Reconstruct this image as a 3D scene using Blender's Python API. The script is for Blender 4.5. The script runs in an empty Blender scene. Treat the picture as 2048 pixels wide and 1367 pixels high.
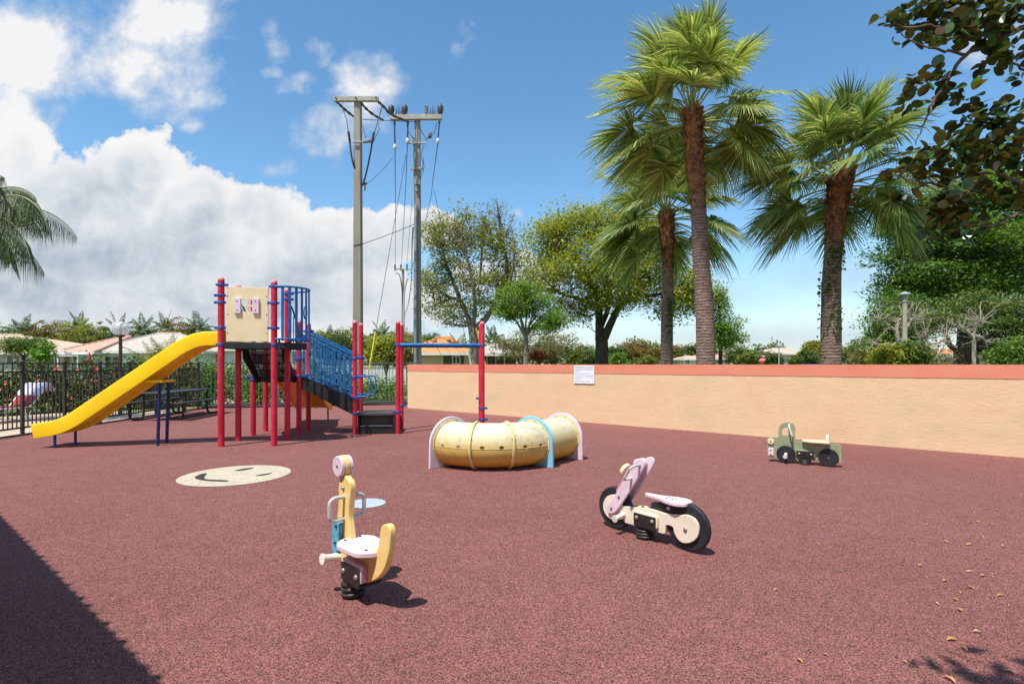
import bpy, bmesh, math, random
import numpy as np
from mathutils import Vector, Matrix

# ------------------------------------------------------------------ basics
F, H, CX, HY = 1060.0, 1.40, 1024.0, 728.0     # focal length in photo pixels, eye height, principal column, horizon row
PI = math.pi
C = bpy.context.scene.collection
R = math.radians
random.seed(5)

def gp(px, py, z=0.0):
    Y = F*(H-z)/(py-HY)
    return Vector(((px-CX)/F*Y, Y, z))
def pt(px, py, Y):
    return Vector(((px-CX)/F*Y, Y, H+(HY-py)/F*Y))

def S(r, g, b):
    def f(c):
        c /= 255.0
        return c/12.92 if c <= 0.04045 else ((c+0.055)/1.055)**2.4
    return (f(r), f(g), f(b), 1.0)

# ------------------------------------------------------------------ objects
def tag(o, label=None, cat=None, group=None, kind=None):
    if label: o['label'] = label
    if cat: o['category'] = cat
    if group: o['group'] = group
    if kind: o['kind'] = kind
    return o
def thing(name, label, cat, loc=(0, 0, 0), rz=0.0, group=None):
    o = bpy.data.objects.new(name, None)
    o.empty_display_size = 0.2
    C.objects.link(o)
    o.location = loc
    o.rotation_euler = (0, 0, rz)
    return tag(o, label, cat, group)
def copy_tree(o, parent=None):
    c = o.copy()
    C.objects.link(c)
    c.parent = parent
    for ch in list(o.children):
        copy_tree(ch, c)
    return c

def link_mesh(name, me, m, parent=None, smooth=False, sharp=40, bevel=0, seg=2):
    o = bpy.data.objects.new(name, me)
    C.objects.link(o)
    if m is not None: me.materials.append(m)
    if smooth:
        me.polygons.foreach_set('use_smooth', [True]*len(me.polygons))
        me.set_sharp_from_angle(angle=R(sharp))
    if bevel:
        b = o.modifiers.new('bevel', 'BEVEL')
        b.width = bevel; b.segments = seg; b.limit_method = 'ANGLE'; b.angle_limit = R(35)
    if parent is not None: o.parent = parent
    return o

class MB:
    def __init__(s, off=(0, 0, 0)):
        s.v = []; s.f = []; s.off = Vector(off)
    def add(s, vs, fs):
        b = len(s.v)
        s.v += [(v[0]-s.off.x, v[1]-s.off.y, v[2]-s.off.z) for v in vs]
        s.f += [tuple(b+i for i in f) for f in fs]
        return s
    def hexa(s, p):   # 8 corners: bottom ring 0-3, top ring 4-7
        return s.add(p, [(3, 2, 1, 0), (4, 5, 6, 7), (0, 1, 5, 4), (1, 2, 6, 5), (2, 3, 7, 6), (3, 0, 4, 7)])
    def box(s, x0, x1, y0, y1, z0, z1):
        return s.hexa([(x0, y0, z0), (x1, y0, z0), (x1, y1, z0), (x0, y1, z0), (x0, y0, z1), (x1, y0, z1), (x1, y1, z1), (x0, y1, z1)])
    def bar(s, a, b, w, h, up=(0, 0, 1)):      # a rectangular bar from a to b
        a, b, up = Vector(a), Vector(b), Vector(up)
        t = (b-a).normalized()
        sd = t.cross(up)
        if sd.length < 1e-4: sd = t.cross(Vector((0, 1, 0)))
        sd.normalize(); u = sd.cross(t).normalized()
        c = [(-1, -1), (1, -1), (1, 1), (-1, 1)]
        r0 = [a+sd*(w/2*i)+u*(h/2*j) for i, j in c]
        r1 = [b+sd*(w/2*i)+u*(h/2*j) for i, j in c]
        return s.hexa(r0+r1)
    def prism(s, pts, o, ax, ay, n, t0, t1):   # polygon in the frame (ax, ay) extruded along n from t0 to t1
        o, ax, ay, n = Vector(o), Vector(ax), Vector(ay), Vector(n)
        k = len(pts)
        area = sum(pts[i][0]*pts[(i+1) % k][1]-pts[(i+1) % k][0]*pts[i][1] for i in range(k))
        flip = (area < 0) != (ax.cross(ay).dot(n) < 0)
        if flip: pts = pts[::-1]
        vs = [o+ax*p[0]+ay*p[1]+n*t0 for p in pts]+[o+ax*p[0]+ay*p[1]+n*t1 for p in pts]
        fs = [tuple(range(k))[::-1], tuple(range(k, 2*k))]
        fs += [(i, (i+1) % k, k+(i+1) % k, k+i) for i in range(k)]
        return s.add(vs, fs)
    def tube(s, pts, r, n=10, caps=True, closed=False):
        pts = [Vector(p) for p in pts]
        m = len(pts)
        rr = [r]*m if isinstance(r, (int, float)) else list(r)
        tang = []
        for i in range(m):
            a = pts[(i-1) % m] if (closed or i > 0) else pts[i]
            b = pts[(i+1) % m] if (closed or i < m-1) else pts[i]
            d = (b-a)
            tang.append(d.normalized() if d.length > 1e-9 else Vector((0, 0, 1)))
        ref = Vector((0, 0, 1)) if abs(tang[0].z) < 0.9 else Vector((1, 0, 0))
        sd = tang[0].cross(ref).normalized()
        vs = []
        for i in range(m):
            t = tang[i]
            sd = (sd-t*sd.dot(t))
            sd = sd.normalized() if sd.length > 1e-6 else t.orthogonal().normalized()
            u = t.cross(sd)
            for k in range(n):
                a = 2*PI*k/n
                vs.append(pts[i]+(sd*math.cos(a)+u*math.sin(a))*rr[i])
        fs = []
        for i in range(m if closed else m-1):
            j = (i+1) % m
            for k in range(n):
                l = (k+1) % n
                fs.append((i*n+k, i*n+l, j*n+l, j*n+k))
        if caps and not closed:
            fs.append(tuple(range(n))[::-1])
            fs.append(tuple((m-1)*n+k for k in range(n)))
        return s.add(vs, fs)
    def lathe(s, prof, c=(0, 0, 0), axis=(0, 0, 1), n=20):     # prof: (radius, distance along the axis)
        c, ax = Vector(c), Vector(axis).normalized()
        e1 = ax.orthogonal().normalized(); e2 = ax.cross(e1)
        vs, fs = [], []
        for r, z in prof:
            for k in range(n):
                a = 2*PI*k/n
                vs.append(c+ax*z+(e1*math.cos(a)+e2*math.sin(a))*max(r, 1e-5))
        for i in range(len(prof)-1):
            for k in range(n):
                l = (k+1) % n
                fs.append((i*n+k, i*n+l, (i+1)*n+l, (i+1)*n+k))
        fs.append(tuple(range(n))[::-1])
        fs.append(tuple((len(prof)-1)*n+k for k in range(n)))
        return s.add(vs, fs)
    def build(s, name, m, parent=None, smooth=False, sharp=40, bevel=0, seg=2):
        me = bpy.data.meshes.new(name)
        me.from_pydata(s.v, [], s.f)
        me.update()
        return link_mesh(name, me, m, parent, smooth, sharp, bevel, seg)

def quads_mesh(name, V, m, parent=None, smooth=False):   # V: (N,4,3) float array, each quad an island of its own
    V = np.asarray(V, dtype=np.float32)
    n = V.shape[0]; k = V.shape[1]
    me = bpy.data.meshes.new(name)
    me.vertices.add(n*k); me.loops.add(n*k); me.polygons.add(n)
    me.vertices.foreach_set('co', V.reshape(-1))
    me.loops.foreach_set('vertex_index', np.arange(n*k, dtype=np.int32))
    me.polygons.foreach_set('loop_start', np.arange(0, n*k, k, dtype=np.int32))
    me.polygons.foreach_set('loop_total', np.full(n, k, dtype=np.int32))
    me.update(calc_edges=True)
    return link_mesh(name, me, m, parent, smooth)

def smooth_path(pts, n=6):          # Catmull-Rom through the points
    P = [Vector(p) for p in pts]
    if len(P) < 3: return P
    P = [P[0]*2-P[1]]+P+[P[-1]*2-P[-2]]
    out = []
    for i in range(1, len(P)-2):
        a, b, c, d = P[i-1:i+3]
        for k in range(n):
            t = k/n
            out.append(0.5*((2*b)+(c-a)*t+(2*a-5*b+4*c-d)*t*t+(3*b-a-3*c+d)*t**3))
    out.append(P[-2])
    return out
def round_poly(pts, r, n=4):        # rounds every corner of a 2-D polygon
    out = []
    k = len(pts)
    for i in range(k):
        p0, p, p1 = Vector(pts[i-1]).to_2d(), Vector(pts[i]).to_2d(), Vector(pts[(i+1) % k]).to_2d()
        a, b = p0-p, p1-p
        rr = min(r, a.length*0.45, b.length*0.45)
        q0, q1 = p+a.normalized()*rr, p+b.normalized()*rr
        for j in range(n+1):
            t = j/n
            out.append(tuple(q0*(1-t)**2+p*2*t*(1-t)+q1*t*t))
    return out
def curve_poly(pts, n=4):           # a smooth closed outline through the points
    k = len(pts); P = [Vector((p[0], p[1])) for p in pts]; out = []
    for i in range(k):
        a, b, c, d = P[i-1], P[i], P[(i+1) % k], P[(i+2) % k]
        for j in range(n):
            t = j/n
            out.append(tuple(0.5*((2*b)+(c-a)*t+(2*a-5*b+4*c-d)*t*t+(3*b-a-3*c+d)*t**3)))
    return out
def ellipse(cx, cy, rx, ry, n=28):
    return [(cx+rx*math.cos(2*PI*i/n), cy+ry*math.sin(2*PI*i/n)) for i in range(n)]

# ------------------------------------------------------------------ materials
def nodes_of(name):
    m = bpy.data.materials.new(name); m.use_nodes = True
    nt = m.node_tree; nt.nodes.clear()
    return m, nt, nt.nodes.new, nt.links.new
def ramp(nt, stops, fac=None, interp='LINEAR'):
    r = nt.nodes.new('ShaderNodeValToRGB')
    r.color_ramp.interpolation = interp
    el = r.color_ramp.elements
    while len(el) > 1: el.remove(el[0])
    el[0].position, el[0].color = stops[0]
    for p, c in stops[1:]:
        e = el.new(p); e.color = c
    if fac is not None: nt.links.new(fac, r.inputs[0])
    return r
def noise(nt, vec, scale, detail=4, rough=0.55, dist=0.0):
    n = nt.nodes.new('ShaderNodeTexNoise')
    n.inputs['Scale'].default_value = scale; n.inputs['Detail'].default_value = detail
    n.inputs['Roughness'].default_value = rough; n.inputs['Distortion'].default_value = dist
    nt.links.new(vec, n.inputs['Vector'])
    return n
def mapping(nt, scale=(1, 1, 1), rot=(0, 0, 0), coord='Object'):
    tc = nt.nodes.new('ShaderNodeTexCoord')
    mp = nt.nodes.new('ShaderNodeMapping')
    mp.inputs['Scale'].default_value = scale; mp.inputs['Rotation'].default_value = rot
    nt.links.new(tc.outputs[coord], mp.inputs['Vector'])
    return mp.outputs['Vector']
def math_n(nt, op, a, b=None, clamp=False, c=None):
    n = nt.nodes.new('ShaderNodeMath'); n.operation = op; n.use_clamp = clamp
    for i, x in enumerate((a, b, c)):
        if x is None: continue
        if isinstance(x, (int, float)): n.inputs[i].default_value = x
        else: nt.links.new(x, n.inputs[i])
    return n.outputs[0]
def mix_c(nt, fac, a, b, blend='MIX'):
    n = nt.nodes.new('ShaderNodeMix'); n.data_type = 'RGBA'; n.blend_type = blend
    ci = [i for i in n.inputs if i.type == 'RGBA']
    if isinstance(fac, (int, float)): n.inputs[0].default_value = fac
    else: nt.links.new(fac, n.inputs[0])
    for s, x in ((ci[0], a), (ci[1], b)):
        if isinstance(x, tuple): s.default_value = x
        else: nt.links.new(x, s)
    return [o for o in n.outputs if o.type == 'RGBA'][0]
def bump(nt, height, strength=0.3, dist=0.01):
    b = nt.nodes.new('ShaderNodeBump')
    b.inputs['Strength'].default_value = strength; b.inputs['Distance'].default_value = dist
    nt.links.new(height, b.inputs['Height'])
    return b.outputs['Normal']
def finish(nt, base, rough=0.5, normal=None, metal=0.0, spec=0.5, coat=0.0, sub=None):
    p = nt.nodes.new('ShaderNodeBsdfPrincipled'); o = nt.nodes.new('ShaderNodeOutputMaterial')
    if isinstance(base, tuple): p.inputs['Base Color'].default_value = base
    else: nt.links.new(base, p.inputs['Base Color'])
    if isinstance(rough, (int, float)): p.inputs['Roughness'].default_value = rough
    else: nt.links.new(rough, p.inputs['Roughness'])
    p.inputs['Metallic'].default_value = metal; p.inputs['Specular IOR Level'].default_value = spec
    p.inputs['Coat Weight'].default_value = coat
    if normal is not None: nt.links.new(normal, p.inputs['Normal'])
    nt.links.new(p.outputs[0], o.inputs[0])
    return p, o

def pm(name, c1, c2, scale=6, rough=0.5, bstr=0.15, bscale=60, metal=0.0, stretch=(1, 1, 1), lo=0.35, hi=0.7, spec=0.4, bdist=0.004, dirt=None, coat=0.0):
    """painted / cast surface: two tones by noise, optional dirt specks, fine bump, uneven gloss"""
    m, nt, N, L = nodes_of(name)
    v = mapping(nt, stretch)
    n1 = noise(nt, v, scale, 5, 0.6)
    col = ramp(nt, [(lo, c1), (hi, c2)], n1.outputs[0]).outputs[0]
    if dirt:
        n3 = noise(nt, v, scale*2.7, 6, 0.7, 0.6)
        f = ramp(nt, [(0.56, (0, 0, 0, 1)), (0.74, (1, 1, 1, 1))], n3.outputs[0]).outputs[0]
        col = mix_c(nt, math_n(nt, 'MULTIPLY', f, 0.6), col, dirt)
    n2 = noise(nt, v, bscale, 3)
    rg = math_n(nt, 'ADD', math_n(nt, 'MULTIPLY', n1.outputs[0], 0.25), rough-0.12)
    finish(nt, col, rg, bump(nt, n2.outputs[0], bstr, bdist), metal, spec, coat)
    return m

def leaf_mat(name, stops, trans=0.25, rough=0.5, under=None, spec=0.35):
    m, nt, N, L = nodes_of(name)
    g = N('ShaderNodeNewGeometry')
    col = ramp(nt, stops, g.outputs['Random Per Island']).outputs[0]
    if under:
        col = mix_c(nt, g.outputs['Backfacing'], col, ramp(nt, under, g.outputs['Random Per Island']).outputs[0])
    p = N('ShaderNodeBsdfPrincipled'); L(col, p.inputs['Base Color'])
    p.inputs['Roughness'].default_value = rough; p.inputs['Specular IOR Level'].default_value = spec
    o = N('ShaderNodeOutputMaterial')
    if trans > 0:
        t = N('ShaderNodeBsdfTranslucent'); L(mix_c(nt, 1.0, col, (1.6, 1.7, 0.9, 1), 'MULTIPLY'), t.inputs[0])
        mx = N('ShaderNodeMixShader'); mx.inputs[0].default_value = trans
        L(p.outputs[0], mx.inputs[1]); L(t.outputs[0], mx.inputs[2]); L(mx.outputs[0], o.inputs[0])
    else:
        L(p.outputs[0], o.inputs[0])
    return m
def lc(*cols):      # evenly spaced leaf colours
    k = len(cols)
    return [(i/(k-1), S(*c)) for i, c in enumerate(cols)]

M = {}
M['red'] = pm('red_post_paint', S(178, 14, 42), S(212, 44, 72), 5, 0.5, 0.08, 160, stretch=(2, 2, .6), dirt=S(214, 112, 120))
M['cap'] = pm('faded_cap', S(214, 110, 118), S(226, 160, 158), 9, 0.55)
M['blue'] = pm('blue_rail_paint', S(4, 84, 146), S(24, 118, 186), 7, 0.48, 0.08, 160, dirt=S(70, 130, 170))
M['navy'] = pm('navy_leg_paint', S(16, 34, 92), S(26, 48, 116), 6, 0.45)
M['clamp'] = pm('blue_clamp', S(24, 58, 136), S(60, 100, 170), 12, 0.4)
M['black'] = pm('black_deck_coating', S(26, 26, 28), S(40, 40, 42), 7, 0.6, 0.4, 140, dirt=S(74, 70, 68))
M['darkgrey'] = pm('dark_grey_step', S(62, 60, 60), S(82, 78, 76), 8, 0.7, 0.4, 160, dirt=S(104, 92, 84))
M['riser'] = pm('brown_grey_riser', S(92, 82, 76), S(112, 100, 92), 8, 0.75)
M['yellow'] = pm('yellow_slide_plastic', S(250, 200, 0), S(255, 216, 14), 2.2, 0.42, 0.06, 90, dirt=S(244, 206, 96))
M['orangeyellow'] = pm('old_yellow_plastic', S(226, 148, 20), S(232, 166, 40), 4, 0.45, 0.06, 90, dirt=S(186, 122, 40))
M['cream'] = pm('cream_board', S(222, 202, 158), S(230, 212, 172), 5, 0.5, 0.08, 120)
M['creamw'] = pm('pale_cream_board', S(226, 212, 188), S(234, 222, 202), 7, 0.5, 0.1, 120, dirt=S(190, 170, 144))
M['pink'] = pm('faded_pink_board', S(218, 192, 204), S(228, 206, 214), 9, 0.5, 0.1, 120, dirt=S(190, 160, 168))
M['pinkdeep'] = pm('pink_board_edge', S(206, 140, 164), S(216, 156, 178), 9, 0.5)
M['paleyellow'] = pm('pale_yellow_board', S(236, 200, 122), S(242, 212, 142), 6, 0.48, 0.1, 120, dirt=S(196, 154, 80))
M['finblue'] = pm('light_blue_board', S(82, 158, 186), S(104, 180, 204), 9, 0.5, dirt=S(52, 100, 120))
M['panelblue'] = pm('sky_blue_board', S(118, 186, 212), S(138, 200, 222), 7, 0.45, dirt=S(180, 200, 206))
M['panelpink'] = pm('lavender_pink_board', S(212, 192, 204), S(224, 208, 216), 7, 0.45, dirt=S(228, 214, 212))
M['green'] = pm('sage_green_board', S(136, 144, 108), S(150, 158, 124), 6, 0.5, 0.1, 120, dirt=S(172, 174, 148))
M['tyre'] = pm('black_board', S(30, 32, 36), S(44, 46, 50), 8, 0.55, 0.15, 120, dirt=S(72, 72, 74))
M['plate'] = pm('black_steel', S(34, 32, 30), S(50, 46, 44), 12, 0.5, 0.2, 120)
M['spring'] = pm('spring_steel', S(44, 42, 40), S(78, 74, 70), 16, 0.42, 0.2, 120, metal=0.4)
M['bolt'] = pm('bolt_steel', S(150, 144, 134), S(176, 168, 156), 30, 0.4, metal=0.7)
M['white'] = pm('white_plastic', S(222, 220, 212), S(236, 234, 228), 9, 0.45, dirt=S(178, 170, 160))
M['grey'] = pm('worn_grey_coating', S(176, 172, 164), S(206, 202, 194), 14, 0.5, dirt=S(116, 108, 100))
M['iron'] = pm('dark_bronze_fence', S(48, 38, 36), S(66, 54, 50), 6, 0.5, 0.1)
M['irongrey'] = pm('grey_green_fence', S(84, 92, 92), S(108, 114, 112), 6, 0.5, 0.1)
M['concrete'] = pm('pole_concrete', S(132, 124, 112), S(160, 152, 138), 1.2, 0.85, 0.4, 40, stretch=(3, 3, .4), dirt=S(96, 86, 76))
M['galv'] = pm('galvanised', S(128, 132, 134), S(158, 160, 160), 3, 0.5, 0.1, metal=0.3)
M['arm'] = pm('weathered_arm', S(150, 146, 138), S(176, 172, 162), 6, 0.8)
M['insul'] = pm('dark_insulator', S(52, 48, 48), S(80, 72, 68), 10, 0.5)
M['cover'] = pm('brown_line_cover', S(74, 64, 60), S(110, 98, 92), 8, 0.7)
M['wire'] = pm('wire_dark', S(54, 56, 60), S(72, 74, 78), 5, 0.6)
M['wirepale'] = pm('wire_pale', S(156, 160, 162), S(182, 184, 186), 5, 0.5)
M['porcelain'] = pm('pale_porcelain', S(196, 192, 182), S(216, 212, 204), 9, 0.35)
M['guardy'] = pm('yellow_guard', S(226, 196, 24), S(236, 210, 50), 9, 0.5)
M['guardw'] = pm('white_guard', S(206, 206, 200), S(224, 222, 216), 9, 0.5)
M['lampbrown'] = pm('brown_lamp_pole', S(70, 54, 50), S(88, 70, 64), 5, 0.5)
M['lampconc'] = pm('pale_lamp_pole', S(158, 150, 136), S(180, 172, 158), 4, 0.8)
M['lampgrey'] = pm('lamp_head_grey', S(150, 156, 162), S(176, 180, 184), 6, 0.45)
M['tablegrey'] = pm('table_coating', S(36, 38, 40), S(52, 54, 56), 9, 0.5, 0.3, 200)
M['strapred'] = pm('red_straps', S(170, 40, 52), S(190, 60, 70), 20, 0.55)
M['towel'] = pm('grey_towel', S(196, 196, 210), S(216, 216, 226), 12, 0.9, 0.4, 300)
M['umbred'] = pm('red_canvas', S(200, 24, 40), S(214, 40, 56), 9, 0.8)
M['glass_dark'] = pm('dark_window_glass', S(30, 36, 42), S(62, 72, 80), 1.5, 0.15, 0.0, spec=0.6)
M['glass_pale'] = pm('pale_window_glass', S(96, 118, 130), S(150, 166, 172), 1.2, 0.2, 0.0, spec=0.6)
M['wallwhite'] = pm('white_stucco', S(214, 214, 208), S(228, 226, 220), 1.5, 0.85, 0.3, 60)
M['wallgrey'] = pm('warm_grey_stucco', S(176, 166, 152), S(190, 180, 166), 1.5, 0.85, 0.3, 60)
M['wallbeige'] = pm('beige_stucco', S(200, 172, 138), S(212, 186, 152), 1.5, 0.85, 0.3, 60)
M['wallolive'] = pm('olive_screen', S(74, 78, 62), S(94, 96, 78), 4, 0.9, 0.3, 60)
M['trim'] = pm('white_trim', S(206, 204, 198), S(220, 218, 212), 5, 0.6)
M['bark'] = pm('dark_bark', S(50, 42, 36), S(92, 80, 68), 3.5, 0.95, 1.0, 14, stretch=(2, 2, .5), bdist=0.05)
M['barkgrey'] = pm('grey_bark', S(104, 96, 84), S(150, 140, 126), 5, 0.95, 0.8, 20, stretch=(2, 2, .6), bdist=0.03)
M['barkpale'] = pm('pale_twigs', S(150, 138, 122), S(186, 174, 158), 8, 0.95, 0.4, 30)
M['barkbrown'] = pm('brown_branch', S(74, 58, 50), S(118, 98, 86), 8, 0.9, 0.6, 40)
M['boot'] = pm('palm_boots', S(66, 46, 36), S(176, 124, 82), 6, 0.95, 0.8, 30, bdist=0.02)
M['soil'] = pm('bare_soil', S(140, 116, 90), S(168, 144, 114), 1.5, 0.95, 0.5, 20)
M['blackedge'] = pm('black_edging', S(28, 28, 30), S(46, 46, 46), 6, 0.7)
M['text'] = pm('sign_ink', S(60, 64, 104), S(84, 88, 124), 30, 0.6)
M['signwhite'] = pm('sign_face', S(228, 228, 232), S(238, 238, 240), 8, 0.4)
M['vent'] = pm('roof_vent', S(120, 84, 70), S(140, 100, 84), 8, 0.8)

def roof_mat(name, c1, c2, c3):
    m, nt, N, L = nodes_of(name)
    v = mapping(nt)
    n1 = noise(nt, v, 2.2, 6, 0.7)
    col = ramp(nt, [(0.32, c1), (0.52, c2), (0.72, c3)], n1.outputs[0]).outputs[0]
    w = N('ShaderNodeTexWave'); w.wave_type = 'BANDS'; w.bands_direction = 'Z'
    w.inputs['Scale'].default_value = 2.2; w.inputs['Distortion'].default_value = 0.6
    L(v, w.inputs['Vector'])
    w2 = N('ShaderNodeTexWave'); w2.wave_type = 'BANDS'; w2.bands_direction = 'X'
    w2.inputs['Scale'].default_value = 1.6; L(v, w2.inputs['Vector'])
    h = math_n(nt, 'ADD', w.outputs['Fac'], math_n(nt, 'MULTIPLY', w2.outputs['Fac'], 0.6))
    line = ramp(nt, [(0.0, (0.55, 0.55, 0.55, 1)), (0.16, (1, 1, 1, 1))], w.outputs['Fac']).outputs[0]
    col = mix_c(nt, 0.7, col, line, 'MULTIPLY')
    finish(nt, col, 0.8, bump(nt, h, 0.6, 0.05))
    return m
M['roof_pink'] = roof_mat('pink_tile_roof', S(190, 142, 120), S(204, 158, 136), S(212, 170, 150))
M['roof_tan'] = roof_mat('tan_tile_roof', S(188, 162, 138), S(204, 178, 154), S(214, 190, 168))
M['roof_grey'] = roof_mat('grey_tile_roof', S(170, 160, 146), S(186, 176, 162), S(198, 188, 176))
M['roof_orange'] = roof_mat('orange_tile_roof', S(206, 126, 68), S(220, 144, 86), S(226, 160, 106))

def rubber_mat():
    m, nt, N, L = nodes_of('red_rubber_granules')
    v = mapping(nt)
    vo = N('ShaderNodeTexVoronoi'); vo.inputs['Scale'].default_value = 185.0; L(v, vo.inputs['Vector'])
    sp = N('ShaderNodeSeparateColor'); L(vo.outputs['Color'], sp.inputs[0])
    fine = noise(nt, v, 130, 2, 0.6)
    k = math_n(nt, 'ADD', math_n(nt, 'MULTIPLY', sp.outputs[0], 0.62), math_n(nt, 'MULTIPLY', fine.outputs[0], 0.42))
    col = ramp(nt, [(0.14, S(50, 38, 38)), (0.32, S(94, 66, 62)), (0.50, S(145, 91, 84)), (0.70, S(166, 106, 98)), (0.92, S(192, 142, 132))], k).outputs[0]
    big = noise(nt, v, 0.45, 5, 0.6)
    tone = ramp(nt, [(0.34, (0.93, 0.91, 0.90, 1)), (0.5, (1, 1, 1, 1)), (0.68, (1.07, 1.06, 1.06, 1))], big.outputs[0]).outputs[0]
    col = mix_c(nt, 1.0, col, tone, 'MULTIPLY')
    med = noise(nt, v, 5.0, 6, 0.7)
    t2 = ramp(nt, [(0.36, (0.90, 0.90, 0.90, 1)), (0.62, (1.06, 1.06, 1.06, 1))], med.outputs[0]).outputs[0]
    col = mix_c(nt, 0.8, col, t2, 'MULTIPLY')
    sc = noise(nt, mapping(nt, (0.6, 2.4, 1)), 2.6, 8, 0.75, 1.2)      # pale scuffs
    sf = ramp(nt, [(0.69, (0, 0, 0, 1)), (0.76, (1, 1, 1, 1))], sc.outputs[0]).outputs[0]
    col = mix_c(nt, math_n(nt, 'MULTIPLY', sf, 0.35), col, S(192, 160, 152))
    finish(nt, col, 0.88, bump(nt, math_n(nt, 'ADD', vo.outputs['Distance'], k), 0.9, 0.006), 0, 0.25)
    return m
M['rubber'] = rubber_mat()
def granule_mat(name, c1, c2, c3):
    m, nt, N, L = nodes_of(name)
    v = mapping(nt)
    vo = N('ShaderNodeTexVoronoi'); vo.inputs['Scale'].default_value = 150.0; L(v, vo.inputs['Vector'])
    sp = N('ShaderNodeSeparateColor'); L(vo.outputs['Color'], sp.inputs[0])
    n = noise(nt, v, 4.0, 6, 0.7)
    k = math_n(nt, 'ADD', math_n(nt, 'MULTIPLY', sp.outputs[0], 0.6), math_n(nt, 'MULTIPLY', n.outputs[0], 0.5))
    col = ramp(nt, [(0.2, c1), (0.5, c2), (0.8, c3)], k).outputs[0]
    finish(nt, col, 0.9, bump(nt, vo.outputs['Distance'], 0.7, 0.006), 0, 0.2)
    return m
M['gran_cream'] = granule_mat('cream_granules', S(150, 138, 118), S(190, 178, 154), S(208, 198, 176))
M['gran_black'] = granule_mat('black_granules', S(36, 36, 38), S(56, 56, 58), S(78, 76, 76))
M['gran_blue'] = granule_mat('pale_blue_granules', S(136, 148, 160), S(164, 178, 190), S(190, 200, 208))

def stucco_mat():
    m, nt, N, L = nodes_of('tan_trowelled_stucco')
    v = mapping(nt)
    big = noise(nt, mapping(nt, (1, 1, 1.4)), 0.9, 5, 0.6)
    col = ramp(nt, [(0.34, S(221, 183, 145)), (0.5, S(224, 191, 152)), (0.68, S(213, 185, 146))], big.outputs[0]).outputs[0]
    st = noise(nt, mapping(nt, (1.2, 1.2, 5.0)), 4.2, 7, 0.62, 2.2)
    rid = ramp(nt, [(0.40, (0, 0, 0, 1)), (0.49, (1, 1, 1, 1)), (0.53, (0.5, 0.5, 0.5, 1)), (0.66, (0.8, 0.8, 0.8, 1))], st.outputs[0])
    fi = noise(nt, v, 70, 3)
    h = math_n(nt, 'ADD', rid.outputs[0], math_n(nt, 'MULTIPLY', fi.outputs[0], 0.3))
    finish(nt, col, 0.9, bump(nt, h, 0.42, 0.009), 0, 0.2)
    return m
M['stucco'] = stucco_mat()
M['coral'] = pm('coral_band_paint', S(212, 128, 100), S(218, 140, 112), 1.2, 0.75, 0.35, 50, stretch=(1, 1, 2))

def ground_mat():
    m, nt, N, L = nodes_of('lawn_and_earth')
    v = mapping(nt)
    a = noise(nt, v, 0.12, 6, 0.65); b = noise(nt, v, 9.0, 6, 0.75)
    k = math_n(nt, 'ADD', math_n(nt, 'MULTIPLY', a.outputs[0], 0.55), math_n(nt, 'MULTIPLY', b.outputs[0], 0.45))
    col = ramp(nt, [(0.30, S(62, 82, 34)), (0.48, S(94, 112, 50)), (0.60, S(128, 128, 72)), (0.72, S(160, 144, 102))], k).outputs[0]
    finish(nt, col, 0.95, bump(nt, b.outputs[0], 0.8, 0.05), 0, 0.15)
    return m
M['lawn'] = ground_mat()
M['patio'] = pm('patio_concrete', S(176, 156, 134), S(196, 178, 156), 1.6, 0.9, 0.4, 60, dirt=S(146, 128, 108))

def perforated_mat():
    m, nt, N, L = nodes_of('perforated_black_steel')
    v = mapping(nt)
    s = N('ShaderNodeSeparateXYZ'); L(v, s.inputs[0])
    k = 2*PI/0.026
    a = math_n(nt, 'SINE', math_n(nt, 'MULTIPLY', s.outputs[0], k))
    b = math_n(nt, 'SINE', math_n(nt, 'MULTIPLY', math_n(nt, 'ADD', s.outputs[1], s.outputs[2]), k))
    h = math_n(nt, 'GREATER_THAN', math_n(nt, 'MULTIPLY', a, b), 0.22)
    p = N('ShaderNodeBsdfPrincipled'); p.inputs['Base Color'].default_value = S(34, 34, 36); p.inputs['Roughness'].default_value = 0.55
    t = N('ShaderNodeBsdfTransparent'); mx = N('ShaderNodeMixShader'); o = N('ShaderNodeOutputMaterial')
    L(h, mx.inputs[0]); L(p.outputs[0], mx.inputs[1]); L(t.outputs[0], mx.inputs[2]); L(mx.outputs[0], o.inputs[0])
    return m
M['perf'] = perforated_mat()

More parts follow.
